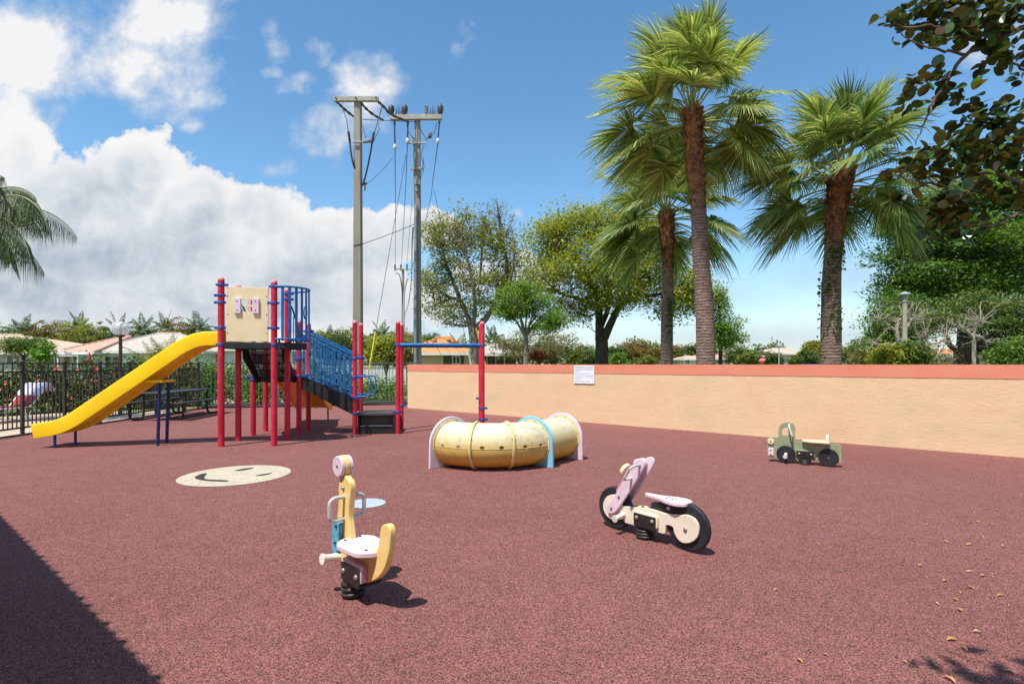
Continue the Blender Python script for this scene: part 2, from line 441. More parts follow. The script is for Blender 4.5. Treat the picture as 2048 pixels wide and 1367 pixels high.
def tunnel_mat():
    m, nt, N, L = nodes_of('bleached_and_shaded_yellow_plastic')
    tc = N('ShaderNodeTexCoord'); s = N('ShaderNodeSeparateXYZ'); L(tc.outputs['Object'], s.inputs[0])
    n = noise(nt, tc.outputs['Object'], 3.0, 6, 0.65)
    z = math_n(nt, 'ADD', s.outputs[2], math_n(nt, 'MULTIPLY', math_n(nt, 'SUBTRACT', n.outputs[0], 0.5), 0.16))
    col = ramp(nt, [(0.06, S(230, 182, 68)), (0.18, S(232, 194, 98)), (0.28, S(228, 198, 112)), (0.38, S(230, 214, 162)), (0.52, S(232, 224, 194))], z).outputs[0]  # pale bleached top; shade and ground bounce painted into the golden underside
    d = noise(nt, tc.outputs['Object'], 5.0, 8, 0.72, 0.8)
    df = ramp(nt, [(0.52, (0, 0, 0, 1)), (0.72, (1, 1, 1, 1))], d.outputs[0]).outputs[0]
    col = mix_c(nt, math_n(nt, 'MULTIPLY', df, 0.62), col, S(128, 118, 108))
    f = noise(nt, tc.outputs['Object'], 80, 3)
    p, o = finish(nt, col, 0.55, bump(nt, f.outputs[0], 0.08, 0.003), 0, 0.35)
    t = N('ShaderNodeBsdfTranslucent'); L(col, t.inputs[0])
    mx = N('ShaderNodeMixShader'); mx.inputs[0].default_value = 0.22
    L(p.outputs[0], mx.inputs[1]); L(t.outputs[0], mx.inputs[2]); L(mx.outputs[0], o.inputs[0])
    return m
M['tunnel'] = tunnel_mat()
M['flange'] = pm('faded_yellow_flange', S(212, 188, 116), S(224, 206, 146), 8, 0.5, dirt=S(150, 130, 90))

def palm_trunk_mat():
    m, nt, N, L = nodes_of('ringed_palm_trunk')
    v = mapping(nt)
    w = N('ShaderNodeTexWave'); w.wave_type = 'BANDS'; w.bands_direction = 'Z'
    w.inputs['Scale'].default_value = 4.5; w.inputs['Distortion'].default_value = 3.5; w.inputs['Detail'].default_value = 4
    w.inputs['Detail Scale'].default_value = 2.0; L(v, w.inputs['Vector'])
    n = noise(nt, mapping(nt, (1, 1, 2.5)), 7, 6, 0.7)
    k = math_n(nt, 'ADD', math_n(nt, 'MULTIPLY', w.outputs['Fac'], 0.22), math_n(nt, 'MULTIPLY', n.outputs[0], 0.85))
    col = ramp(nt, [(0.26, S(72, 56, 50)), (0.46, S(116, 94, 84)), (0.64, S(146, 124, 112)), (0.82, S(176, 156, 142))], k).outputs[0]
    finish(nt, col, 0.95, bump(nt, k, 0.9, 0.05), 0, 0.15)
    return m
M['palmtrunk'] = palm_trunk_mat()

def globe_mat():
    m, nt, N, L = nodes_of('clear_ribbed_acrylic')
    tc = N('ShaderNodeTexCoord'); s = N('ShaderNodeSeparateXYZ'); L(tc.outputs['Object'], s.inputs[0])
    w = math_n(nt, 'SINE', math_n(nt, 'MULTIPLY', s.outputs[2], 150.0))
    nr = bump(nt, w, 0.10, 0.004)
    g = N('ShaderNodeBsdfGlass'); g.inputs['Roughness'].default_value = 0.12; g.inputs['IOR'].default_value = 1.12; L(nr, g.inputs['Normal'])
    d = N('ShaderNodeBsdfPrincipled'); d.inputs['Base Color'].default_value = S(240, 240, 242); d.inputs['Roughness'].default_value = 0.25; L(nr, d.inputs['Normal'])
    mx = N('ShaderNodeMixShader'); mx.inputs[0].default_value = 0.6
    o = N('ShaderNodeOutputMaterial')
    L(g.outputs[0], mx.inputs[1]); L(d.outputs[0], mx.inputs[2]); L(mx.outputs[0], o.inputs[0])
    return m
M['globe'] = globe_mat()

LM = {
 'oak': leaf_mat('yellow_green_leaves', lc((86, 100, 42), (112, 124, 50), (136, 142, 56), (158, 156, 66), (146, 124, 60)), 0.38),
 'oakdense': leaf_mat('golden_green_leaves', lc((88, 106, 38), (118, 134, 46), (146, 152, 54), (172, 170, 70), (160, 138, 64)), 0.4),
 'fresh': leaf_mat('fresh_green_leaves', lc((70, 100, 34), (96, 128, 44), (120, 148, 56), (138, 160, 70)), 0.35),
 'ficus': leaf_mat('deep_green_leaves', lc((54, 82, 34), (78, 108, 44), (102, 132, 54), (132, 156, 70)), 0.34),
 'bush': leaf_mat('mid_green_leaves', lc((60, 82, 38), (82, 104, 46), (104, 122, 54), (126, 138, 68)), 0.28),
 'hedge': leaf_mat('bright_hedge_leaves', lc((52, 86, 24), (80, 116, 34), (108, 146, 46), (136, 168, 62)), 0.3),
 'hedgedark': leaf_mat('hibiscus_leaves', lc((40, 58, 26), (60, 80, 34), (84, 100, 44), (112, 124, 62)), 0.25),
 'brown': leaf_mat('brown_green_leaves', lc((98, 88, 44), (126, 104, 50), (144, 118, 60), (108, 108, 52)), 0.3),
 'far': leaf_mat('far_green_leaves', lc((66, 84, 40), (88, 104, 50), (110, 122, 60)), 0.28),
 'farlight': leaf_mat('light_far_leaves', lc((84, 100, 40), (108, 120, 50), (132, 138, 64)), 0.3),
 'twig': leaf_mat('sparse_dry_leaves', lc((110, 104, 70), (134, 126, 84), (120, 124, 66)), 0.25),
 'redleaf': leaf_mat('red_brown_leaves', lc((124, 66, 42), (150, 84, 54), (110, 84, 48)), 0.25),
 'yellowbush': leaf_mat('yellow_green_bush', lc((120, 128, 40), (146, 150, 52), (168, 166, 68)), 0.3),
 'areca': leaf_mat('areca_leaves', lc((96, 100, 36), (130, 124, 46), (160, 146, 62)), 0.3),
 'sabal': leaf_mat('fan_palm_leaves', lc((70, 90, 52), (98, 118, 66), (122, 138, 76), (152, 160, 98), (186, 188, 136)), 0.34, 0.36),
 'sabalgold': leaf_mat('sunny_fan_palm_leaves', lc((78, 96, 52), (110, 126, 64), (138, 148, 78), (168, 172, 102), (198, 196, 142)), 0.36, 0.36),
 'coco': leaf_mat('coconut_palm_leaves', lc((52, 76, 40), (70, 94, 48), (90, 110, 56)), 0.2),
 'queen': leaf_mat('queen_palm_leaves', lc((50, 64, 32), (72, 88, 42), (104, 118, 56)), 0.2),
 'grape': leaf_mat('sea_grape_leaves', lc((36, 60, 28), (54, 82, 40), (84, 112, 50), (62, 86, 54)), 0.2, 0.28,
                   under=[(0, S(70, 62, 32)), (0.35, S(54, 66, 32)), (0.6, S(96, 72, 38)), (0.8, S(62, 82, 34)), (1, S(112, 98, 40))], spec=0.5),
 'ivy': leaf_mat('climber_leaves', lc((60, 92, 26), (88, 120, 38)), 0.3),
 'flower': leaf_mat('hibiscus_petals', lc((216, 96, 84), (228, 124, 106), (232, 150, 130)), 0.2),
 'dry': leaf_mat('dry_fallen_leaf', lc((150, 110, 64), (184, 144, 88), (200, 166, 112), (130, 92, 58)), 0.1),
}
# ------------------------------------------------------------------ camera, sun, sky
SUN = Vector((-0.30, -0.40, 1.0)).normalized()          # towards the sun
sun_el = math.asin(SUN.z)
cam = bpy.data.cameras.new('camera'); co = bpy.data.objects.new('camera', cam); C.objects.link(co)
co.location = (0, 0, H); co.rotation_euler = (R(90), 0, 0)
cam.sensor_width = 36; cam.sensor_fit = 'HORIZONTAL'; cam.lens = 36*F/2048
cam.shift_y = (HY-683.5)/2048; cam.clip_start = 0.05; cam.clip_end = 2000
bpy.context.scene.camera = co
sl = bpy.data.lights.new('sun', 'SUN'); so = bpy.data.objects.new('sun', sl); C.objects.link(so)
sl.energy = 4.2; sl.angle = R(0.53); sl.color = (1.0, 0.955, 0.89)
so.rotation_euler = SUN.to_track_quat('Z', 'Y').to_euler(); so.location = (-20, -20, 40)

def build_sky():
    w = bpy.data.worlds.new('World'); bpy.context.scene.world = w; w.use_nodes = True
    nt = w.node_tree; nt.nodes.clear(); N, L = nt.nodes.new, nt.links.new
    sky = N('ShaderNodeTexSky'); sky.sky_type = 'NISHITA'; sky.sun_disc = False
    sky.sun_elevation = sun_el; sky.sun_rotation = math.atan2(SUN.x, SUN.y)
    sky.air_density = 1.0; sky.dust_density = 0.35; sky.ozone_density = 1.3; sky.altitude = 5
    tc = N('ShaderNodeTexCoord')
    d = N('ShaderNodeVectorMath'); d.operation = 'NORMALIZE'; L(tc.outputs['Generated'], d.inputs[0])
    s = N('ShaderNodeSeparateXYZ'); L(d.outputs[0], s.inputs[0])
    ys = math_n(nt, 'MAXIMUM', s.outputs[1], 0.12)
    u = math_n(nt, 'DIVIDE', s.outputs[0], ys); v = math_n(nt, 'DIVIDE', s.outputs[2], ys)
    cb = N('ShaderNodeCombineXYZ'); L(u, cb.inputs[0]); L(v, cb.inputs[1])
    P = cb.outputs[0]
    wn = noise(nt, P, 5.0, 4, 0.6)                                   # warps the cloud banks' outlines
    wv = N('ShaderNodeVectorMath'); wv.operation = 'MULTIPLY_ADD'
    L(wn.outputs['Color'], wv.inputs[0]); wv.inputs[1].default_value = (0.14, 0.14, 0); wv.inputs[2].default_value = (-0.07, -0.07, 0)
    pw = N('ShaderNodeVectorMath'); pw.operation = 'ADD'; L(P, pw.inputs[0]); L(wv.outputs[0], pw.inputs[1])
    def banks(vec, items):
        acc = None
        for (x, y, rx, ry, a) in items:                              # (azimuth, height above horizon, half sizes) as tangents
            q = N('ShaderNodeVectorMath'); q.operation = 'SUBTRACT'; L(vec, q.inputs[0])
            q.inputs[1].default_value = ((x-CX)/F, (HY-y)/F, 0)
            e = N('ShaderNodeVectorMath'); e.operation = 'MULTIPLY'; L(q.outputs[0], e.inputs[0]); e.inputs[1].default_value = (F/rx, F/ry, 0)
            ln = N('ShaderNodeVectorMath'); ln.operation = 'DOT_PRODUCT'; L(e.outputs[0], ln.inputs[0]); L(e.outputs[0], ln.inputs[1])
            g = math_n(nt, 'MULTIPLY', math_n(nt, 'POWER', 2.718, math_n(nt, 'MULTIPLY', ln.outputs['Value'], -1.0)), a)
            acc = g if acc is None else math_n(nt, 'MAXIMUM', acc, g)
        return acc
    heap = [(270, 345, 120, 95, 1.25), (180, 420, 180, 120, 1.2), (390, 420, 130, 95, 1.2), (520, 440, 110, 85, 1.15), (330, 520, 330, 120, 1.25), (640, 510, 130, 85, 1.15),
            (760, 490, 120, 85, 1.12), (850, 470, 110, 60, 1.0), (60, 440, 150, 150, 1.1), (30, 300, 120, 120, 1.0), (600, 590, 330, 90, 1.1), (150, 600, 260, 90, 1.1), (1000, 560, 200, 60, .7)]
    puff = [(330, 60, 170, 120, 1.1), (250, 130, 150, 100, 1.05), (60, 110, 150, 150, 1.15), (10, 230, 130, 110, 1.2), (110, 230, 70, 70, .8), (400, 175, 70, 35, .62), (540, 60, 55, 60, .72), (585, 155, 50, 45, .78), (530, 130, 40, 24, .66),
            (640, 80, 60, 55, .72), (725, 170, 85, 85, .98), (660, 260, 85, 80, .92), (575, 335, 50, 35, .74), (915, 40, 45, 55, .62), (1040, 410, 50, 22, .66), (390, 235, 40, 18, .58),
            (1990, 100, 130, 75, .74), (1120, 420, 60, 20, .5), (1560, 300, 90, 40, .4)]
    veil = [(1250, 600, 520, 70, .62), (1700, 560, 280, 60, .55), (1550, 680, 700, 60, .75), (1300, 690, 400, 60, .7), (860, 640, 300, 90, .75), (500, 660, 700, 70, .95)]
    n1 = noise(nt, P, 7.0, 12, 0.60)
    off = N('ShaderNodeVectorMath'); off.operation = 'ADD'; L(P, off.inputs[0]); off.inputs[1].default_value = (-0.02, 0.035, 0)
    n2 = noise(nt, off.outputs[0], 7.0, 6, 0.6)
    # cumulus: crisp cauliflower edge
    dh = math_n(nt, 'ADD', banks(pw.outputs[0], heap), math_n(nt, 'MULTIPLY', math_n(nt, 'SUBTRACT', n1.outputs[0], 0.5), 1.95))
    ah = ramp(nt, [(0.46, (0, 0, 0, 1)), (0.53, (0.75, 0.75, 0.75, 1)), (0.62, (1, 1, 1, 1))], dh).outputs[0]
    # wisps: soft ragged edge
    dp = math_n(nt, 'ADD', banks(pw.outputs[0], puff), math_n(nt, 'MULTIPLY', math_n(nt, 'SUBTRACT', n1.outputs[0], 0.5), 2.3))
    ap = ramp(nt, [(0.40, (0, 0, 0, 1)), (1.0, (0.97, 0.97, 0.97, 1))], dp).outputs[0]
    nv = noise(nt, P, 2.0, 6, 0.6)
    dv = math_n(nt, 'ADD', banks(P, veil), math_n(nt, 'MULTIPLY', math_n(nt, 'SUBTRACT', nv.outputs[0], 0.5), 0.7))
    av = ramp(nt, [(0.12, (0, 0, 0, 1)), (0.85, (0.85, 0.85, 0.85, 1))], dv).outputs[0]
    front = math_n(nt, 'GREATER_THAN', s.outputs[1], 0.121)
    # clouds round the rest of the sky, for the other side of the place
    nb = noise(nt, d.outputs[0], 2.6, 8, 0.6)
    ab = math_n(nt, 'MULTIPLY', ramp(nt, [(0.52, (0, 0, 0, 1)), (0.66, (0.9, 0.9, 0.9, 1))], nb.outputs[0]).outputs[0], math_n(nt, 'SUBTRACT', 1.0, front))
    ahp = math_n(nt, 'MULTIPLY', math_n(nt, 'MAXIMUM', ah, ap), front)
    a = math_n(nt, 'MAXIMUM', math_n(nt, 'MAXIMUM', ahp, math_n(nt, 'MULTIPLY', av, front)), ab)
    # cloud tone: thick cloud greyer low down, billows modelled by the relief of the density
    relief = math_n(nt, 'ADD', math_n(nt, 'MULTIPLY', math_n(nt, 'SUBTRACT', n1.outputs[0], n2.outputs[0]), 2.4), 0.42)
    nl = noise(nt, P, 3.2, 5, 0.55)
    high = math_n(nt, 'MULTIPLY_ADD', v, 1.5, False, 0.13)
    t = math_n(nt, 'ADD', math_n(nt, 'MULTIPLY', relief, 0.46), math_n(nt, 'ADD', math_n(nt, 'MULTIPLY', high, 0.80), math_n(nt, 'MULTIPLY', math_n(nt, 'SUBTRACT', nl.outputs[0], 0.5), 1.15)))
    rim = ramp(nt, [(0.50, (0.30, 0.30, 0.30, 1)), (0.95, (0, 0, 0, 1))], dh).outputs[0]
    t = math_n(nt, 'ADD', t, rim)
    cc = ramp(nt, [(0.12, S(156, 174, 194)), (0.32, S(180, 195, 210)), (0.54, S(212, 221, 230)), (0.78, S(240, 243, 246)), (0.98, S(255, 255, 255))], t).outputs[0]
    thin = math_n(nt, 'SUBTRACT', 1.0, math_n(nt, 'MAXIMUM', ahp, ab))
    cc = mix_c(nt, math_n(nt, 'MULTIPLY', thin, 0.85), cc, S(176, 198, 222))
    b1 = N('ShaderNodeBackground'); b2 = N('ShaderNodeBackground'); mx = N('ShaderNodeMixShader'); o = N('ShaderNodeOutputWorld')
    hs = N('ShaderNodeHueSaturation'); hs.inputs['Saturation'].default_value = 1.2; hs.inputs['Hue'].default_value = 0.492; hs.inputs['Value'].default_value = 1.16; L(sky.outputs[0], hs.inputs['Color'])
    L(hs.outputs[0], b1.inputs[0]); b1.inputs[1].default_value = 0.12
    L(cc, b2.inputs[0]); b2.inputs[1].default_value = 0.66
    L(a, mx.inputs[0]); L(b1.outputs[0], mx.inputs[1]); L(b2.outputs[0], mx.inputs[2]); L(mx.outputs[0], o.inputs[0])
build_sky()
sc = bpy.context.scene
sc.view_settings.view_transform = 'Standard'; sc.view_settings.look = 'None'
sc.view_settings.exposure = 0.5; sc.view_settings.gamma = 1.0; sc.view_settings.use_curve_mapping = False
sc.cycles.max_bounces = 8; sc.cycles.transparent_max_bounces = 24
sc.cycles.use_denoising = True

# ------------------------------------------------------------------ ground and surfaces
def sheet(name, pts, z, m, kind='structure'):
    b = MB(); b.add([(p[0], p[1], z) for p in pts], [tuple(range(len(pts)))])
    o = b.build(name, m)
    if kind: o['kind'] = kind
    return o
WA, WB = Vector((-3.36, 17.06, 0)), Vector((7.67, 7.94, 0))       # foot of the wall in view
wd = (WB-WA).normalized(); wn_ = Vector((-wd.y, wd.x, 0))         # along the wall, and away from the viewer
if wn_.y < 0: wn_ = -wn_
FL0, FLd = Vector((-10.0, 10.68, 0)), Vector((-0.014, 1.0, 0)).normalized()
FC = Vector((-10.09, 17.05, 0))                                     # corner of the railings
FR = Vector((-3.35, 18.75, 0))
sheet('ground', [(-400, -300), (400, -300), (400, 700), (-400, 700)], -0.03, M['lawn'])
W2 = WA+wd*24
inward = Vector((1.0, 0.014, 0))
e0 = FL0+inward*0.32-FLd*10.5; e1 = FL0+inward*0.30+FLd*6.4
sheet('rubber_surface', [(e0.x, e0.y), (e1.x, e1.y), (-9.75, 16.9), (FR.x+.1, FR.y-.28), (WA.x, WA.y), (W2.x, W2.y), (14, -6), (-3.5, -6)], 0.0, M['rubber'])
pa = FL0+inward*0.30-FLd*11
pb = FL0+inward*0.30+FLd*5.6
sheet('patio', [(pa.x, pa.y), (pb.x, pb.y), (pb.x-3.2, pb.y-.6), (pa.x-12, pa.y-2)], -0.014, M['patio'])
sheet('earth_bed', [(-11.0, 16.95), (-9.9, 17.1), (-3.4, 18.9), (-3.0, 24), (-13.5, 21)], -0.012, M['soil'])
sheet('grass_verge', [(-8.0, 18.3), (-2.8, 19.2), (-2.4, 21.0), (-8.2, 20.2)], -0.006, M['lawn'])
kb = MB()
for a, b in ((Vector((-9.85, 16.82, 0.03)), Vector((-3.45, 18.50, 0.03))),):
    q = smooth_path([a.lerp(b, t)+Vector((0, random.uniform(-.02, .02), random.uniform(-.01, .02))) for t in [i/24 for i in range(25)]], 2)
    kb.tube(q, 0.07, 8)
o = kb.build('kerb_strip', M['blackedge'], smooth=True); o['kind'] = 'structure'
kb = MB(); a = FL0+inward*0.30-FLd*10.5; b = FL0+inward*0.30+FLd*6.2
kb.bar(a+Vector((0, 0, 0)), b, 0.05, 0.05)
o = kb.build('kerb_strip', M['blackedge'], bevel=.008); o['kind'] = 'structure'

# painted circles in the rubber
def ground_disc(name, label, cx, cy, r, m):
    t = thing(name, label, 'ground marking', (cx, cy, 0))
    return t
c0 = Vector((-3.49, 6.70, 0)); r0 = 0.642
fm = thing('smiley_face', 'large cream smiley face circle set into the red rubber', 'ground marking', c0)
b = MB(); b.add([(r0*math.cos(a)*(1+random.uniform(-.006, .006)), r0*math.sin(a), 0.004) for a in [2*PI*i/64 for i in range(64)]], [tuple(range(64))])
b.build('face_disc', M['gran_cream'], fm)
def face_pts(px): return [tuple((gp(319.9+x*.2441, 900+y*.2441)-c0)[:2]) for x, y in px]
for name, px in (('mouth', [(283, 226), (330, 200), (384, 192), (362, 222), (372, 238), (420, 244), (556, 250), (545, 259), (470, 258), (370, 252), (310, 240)]),
                 ('eye', [(612, 170), (650, 160), (700, 151), (768, 146), (745, 155), (690, 165), (640, 171)]),
                 ('eye', [(780, 212), (820, 203), (870, 195), (918, 189), (893, 199), (840, 210)])):
    b = MB(); q = curve_poly(face_pts(px), 3); b.add([(x, y, 0.008) for x, y in q], [tuple(range(len(q)))])
    b.build(name, M['gran_black'], fm)
c1 = gp(733, 1006); 
b = MB(); b.add([(c1.x+.19*math.cos(a), c1.y+.185*math.sin(a), 0.004) for a in [2*PI*i/48 for i in range(48)]], [tuple(range(48))])
tag(b.build('ground_dot', M['gran_blue']), 'small pale blue dot set into the rubber behind the yellow spring rider', 'ground marking')

# ------------------------------------------------------------------ boundary wall with sign
wl = thing('boundary_wall', 'long tan stucco wall with a coral band along its top', 'wall', WA, math.atan2(wd.y, wd.x))
L_ = 24.0
def wall_grid(x0, x1, z0, z1, y0, y1, amp, nx, nz, seed):
    b = MB(); rng = random.Random(seed)
    vs = []; fs = []
    for j in range(nz+1):
        for i in range(nx+1):
            e = rng.uniform(-amp, amp)*(0 if j in (0, nz) else 1)
            vs.append((x0+(x1-x0)*i/nx, y0+e, z0+(z1-z0)*j/nz))
    for j in range(nz):
        for i in range(nx):
            k = j*(nx+1)+i
            fs.append((k, k+1, k+nx+2, k+nx+1))
    b.add(vs, fs)
    b.add([(x0, y0, z0), (x0, y1, z0), (x0, y1, z1), (x0, y0, z1)], [(0, 3, 2, 1)])
    b.add([(x1, y0, z0), (x1, y1, z0), (x1, y1, z1), (x1, y0, z1)], [(0, 1, 2, 3)])
    b.add([(x0, y1, z0), (x1, y1, z0), (x1, y1, z1), (x0, y1, z1)], [(1, 0, 3, 2)])
    b.add([(x0, y0, z1), (x1, y0, z1), (x1, y1, z1), (x0, y1, z1)], [(0, 1, 2, 3)])
    return b
wall_grid(0, L_, -0.05, 1.178, 0, 0.2, 0.004, 160, 10, 1).build('wall_face', M['stucco'], wl, smooth=True, sharp=50)
wall_grid(-0.004, L_, 1.178, 1.394, -0.007, 0.207, 0.0015, 120, 3, 2).build('wall_band', M['coral'], wl, smooth=True, sharp=50)
# sign hung on the wall
sx = (gp(1169, 728+F*H/12.72)-WA).dot(wd)
def on_wall(px, py):           # a point of the wall face under a photo pixel
    r = (px-CX)/F
    k = (r*WA.y-WA.x)/(wd.x-r*wd.y)
    Y = WA.y+wd.y*k
    return k, H+(HY-py)/F*Y
k0, zt = on_wall(1149, 730.6); k1, zb = on_wall(1189.3, 767)
sg = thing('notice_sign', 'white rules sign fixed to the tan wall, with rows of small blue lettering', 'sign', WA+wd*((k0+k1)/2)-wn_*0.012, math.atan2(wd.y, wd.x))
hw = (k1-k0)/2
b = MB(); b.prism(round_poly([(-hw, zb), (hw, zb), (hw, zt), (-hw, zt)], .01), (0, -.006, 0), (1, 0, 0), (0, 0, 1), (0, 1, 0), -.004, .004)
b.build('sign_board', M['signwhite'], sg)
def text_mesh(name, body, size, x, z, m, parent, width=None, y=-0.0125, off=0.0):
    cu = bpy.data.curves.new(name, 'FONT'); cu.body = body; cu.size = size; cu.align_x = 'LEFT'; cu.offset = off
    ob = bpy.data.objects.new(name, cu); C.objects.link(ob)
    dg = bpy.context.evaluated_depsgraph_get()
    me = bpy.data.meshes.new_from_object(ob.evaluated_get(dg))
    bpy.data.objects.remove(ob); bpy.data.curves.remove(cu)
    xs = [v.co.x for v in me.vertices]
    sx_ = width/(max(xs)-min(xs)) if width else 1.0
    x0 = min(xs)
    me.transform(Matrix(((sx_, 0, 0, x-x0*sx_), (0, 0, 1, y), (0, 1, 0, z), (0, 0, 0, 1))))
    me.materials.clear()
    return link_mesh(name, me, m, parent)
hh = zt-zb; ww = 2*hw
lines = [('TODDLER LOT RULES', .086, .88, .060, .95), ('CHILDREN MUST BE WATCHED BY', .235, .90, .044, .90), ('AN ADULT', .315, .24, .044, .24), ('NO GLASS OR FOOD PERMITTED', .44, .76, .044, .76),
         ('PLEASE KEEP THIS AREA CLEAN', .55, .92, .044, .92), ('PLAY EQUIPMENT IS USED AT YOUR', .66, .92, .044, .92), ('OWN RISK', .745, .22, .044, .22), ('CLOSED FROM DUSK TO DAWN', .875, .72, .055, .72)]
for i, (tx, fy, wf, size, _) in enumerate(lines):
    text_mesh('lettering', tx, size*hh*1.35, -hw+.055*ww, zt-hh*(fy+.03), M['text'], sg, width=wf*ww)
b = MB(); b.box(-hw+.05*ww, hw-.05*ww, -.0125, -.0105, zt-hh*.168, zt-hh*.158); b.build('rule_line', M['text'], sg)
for px, pz in ((-hw+.03, zt-.03), (hw-.03, zt-.03), (-hw+.03, zb+.03), (hw-.03, zb+.03)): MB().lathe([(.008, 0), (.006, .004)], (px, -.010, pz), (0, -1, 0), 10).build('screw', M['bolt'], sg)

# ------------------------------------------------------------------ railings
def railings(name, label, A, B, z, bay, mat, mid_rail, pick=0.11, post_w=0.065, ends=True):
    A, B = Vector(A), Vector(B)
    d = B-A; n = max(1, round(d.length/bay)); L0 = d.length
    t = thing(name, label, 'fence', A, math.atan2(d.y, d.x))
    for i in range(n+1):
        x = L0*i/n
        b = MB(); b.box(x-post_w/2, x+post_w/2, -post_w/2, post_w/2, -.03, z+.03)
        b.hexa([(x-post_w*.65, -post_w*.65, z+.03), (x+post_w*.65, -post_w*.65, z+.03), (x+post_w*.65, post_w*.65, z+.03), (x-post_w*.65, post_w*.65, z+.03),
                (x-.01, -.01, z+.06), (x+.01, -.01, z+.06), (x+.01, .01, z+.06), (x-.01, .01, z+.06)])
        b.build('post', mat, t, bevel=.004)
    for i in range(n):
        x0, x1 = L0*i/n+post_w/2, L0*(i+1)/n-post_w/2
        for hy, za_, zb__ in ((.02, z-.03, z), (.016, .09, .125))+(((.016, z-.20, z-.17),) if mid_rail else ()):
            MB().box(x0, x1, -hy, hy, za_, zb__).build('rail', mat, t, bevel=.003)
        b = MB(); k = max(2, round((x1-x0)/pick))
        for j in range(1, k):
            x = x0+(x1-x0)*j/k+random.uniform(-.003, .003)
            segs = ((.125, z-.20), (z-.17, z-.03)) if mid_rail else ((.125, z-.03),)
            for q, (za, zb_) in enumerate(segs):
                if q == 1 and j % 2: continue
                b.box(x-.0085, x+.0085, -.0085, .0085, za, zb_)
        b.build('picket_panel', mat, t)
    return t
railings('pool_fence', 'dark bronze metal railing in front of the red loungers', FL0-FLd*4.0, FC, 1.43, 1.0, M['iron'], True, .10, .055)
railings('back_fence', 'grey green metal railing behind the climbing frame', FC+Vector((.10, .03, 0)), FR, 1.46, 2.4, M['irongrey'], False, .115, .06)
# ------------------------------------------------------------------ climbing frame: local x runs along its front, y away from the viewer
A0 = Vector((-4.95, 9.02, 0))
ps = thing('climbing_frame', 'climbing frame of red posts with yellow slides, cream window panel and blue rails', 'play structure', A0, R(5.65))
def post(x, y, z, r=.05, clamps=(), cap=True):
    b = MB(); b.lathe([(r, -.02), (r, z-.045)], (x, y, 0), n=20)
    p = b.build('post', M['red'], ps, smooth=True)
    b = MB(); b.lathe([(r*1.02, z-.05), (r*1.02, z-.032), (r*.9, z-.012), (r*.55, z), (0.002, z+.004)], (x, y, 0), n=20)
    b.build('post_cap', M['cap'], p, smooth=True, sharp=50)
    for cz, dx, dy in clamps:
        b = MB(); b.lathe([(r+.002, -.022), (r+.011, -.019), (r+.011, .019), (r+.002, .022)], (x, y, cz), n=18)
        e = Vector((dx, dy, 0)).normalized(); s_ = Vector((-e.y, e.x, 0))
        c = Vector((x, y, cz))
        b.bar(c+e*(r+.004)-s_*.016, c+e*(r+.058)-s_*.016, .010, .040)
        b.bar(c+e*(r+.004)+s_*.016, c+e*(r+.058)+s_*.016, .010, .040)
        b.bar(c-e*(r+.004), c-e*(r+.034), .026, .040)
        b.tube([c+e*(r+.04)-s_*.032, c+e*(r+.04)+s_*.032], .009, 8)
        b.build('clamp', M['clamp'], p, smooth=True, sharp=30, bevel=.002, seg=1)
    return p
RW = (0.0, .705, 1.41, 2.08)          # rows of posts
DX = .868
post(0, 0, 2.875, .053, [(2.75, 1, 0), (2.57, -1, 0), (2.45, -1, 0), (2.02, -1, 0), (1.735, 1, 0)])
post(DX, 0, 2.845, .052, [(2.735, 1, 0), (2.45, -1, 0), (2.02, -1, 0), (1.735, -1, 0)])
post(0, RW[1], 2.85, .052, [(2.02, -1, 0), (1.735, 1, 0)])
post(DX, RW[1], 2.80, .052, [(2.70, 1, 0), (2.60, 1, 0), (1.735, 1, 0)])
post(0, RW[2], 2.82, .05, [(1.16, -1, 0), (1.10, 1, 0)])
post(DX, RW[2], 2.27, .05, [(1.50, 1, 0), (1.16, 1, 0)])
post(0, RW[3], 2.27, .05, [(1.14, 1, 0)])
post(DX, RW[3], 2.27, .05, [(2.1, 1, 0), (1.18, 1, 0)])
TX0, TX1, BX = 1.95, 2.80, 4.50
post(TX0, RW[2], 2.275, .045, [(1.52, -1, 0), (1.14, 1, 0), (.74, 1, 0), (.42, 1, 0)])
post(TX0, RW[3], 2.275, .045, [(1.54, -1, 0), (1.16, 1, 0), (.76, 1, 0)])
post(TX1, RW[2], 2.275, .045, [(1.79, 1, 0), (.44, -1, 0)])
post(TX1, RW[3], 2.275, .045, [(1.79, 1, 0), (.52, 1, 0)])
post(BX, RW[2], 2.275, .05, [(1.79, -1, 0), (.50, 1, 0), (.27, 1, 0)])
post(BX, RW[3], 2.275, .05, [(1.79, -1, 0), (.66, -1, 0)])
# decks
def deck(name, pts, z, t=.11):
    b = MB(); b.prism(pts, (0, 0, 0), (1, 0, 0), (0, 1, 0), (0, 0, 1), z-.03, z)
    inset = [(p[0], p[1]) for p in pts]
    k = len(inset)
    for i in range(k):
        a, c = Vector(inset[i]+(z-t/2-.001,)), Vector(inset[(i+1) % k]+(z-t/2-.001,))
        b.bar(a, c, .028, t)
    return b.build(name, M['black'], ps, bevel=.004, seg=1)
half = [(DX+.02+.40*math.sin(a), RW[1]/2-.385*math.cos(a)) for a in [PI*i/14 for i in range(15)]]
deck('deck', [(.03, -.02), (DX+.02, -.02)]+half+[(DX+.02, RW[1]+.02), (.03, RW[1]+.02)], 1.775)
deck('deck', [(.03, RW[2]), (DX-.01, RW[2]), (DX-.01, RW[3]+.02), (.03, RW[3]+.02)], 1.16)
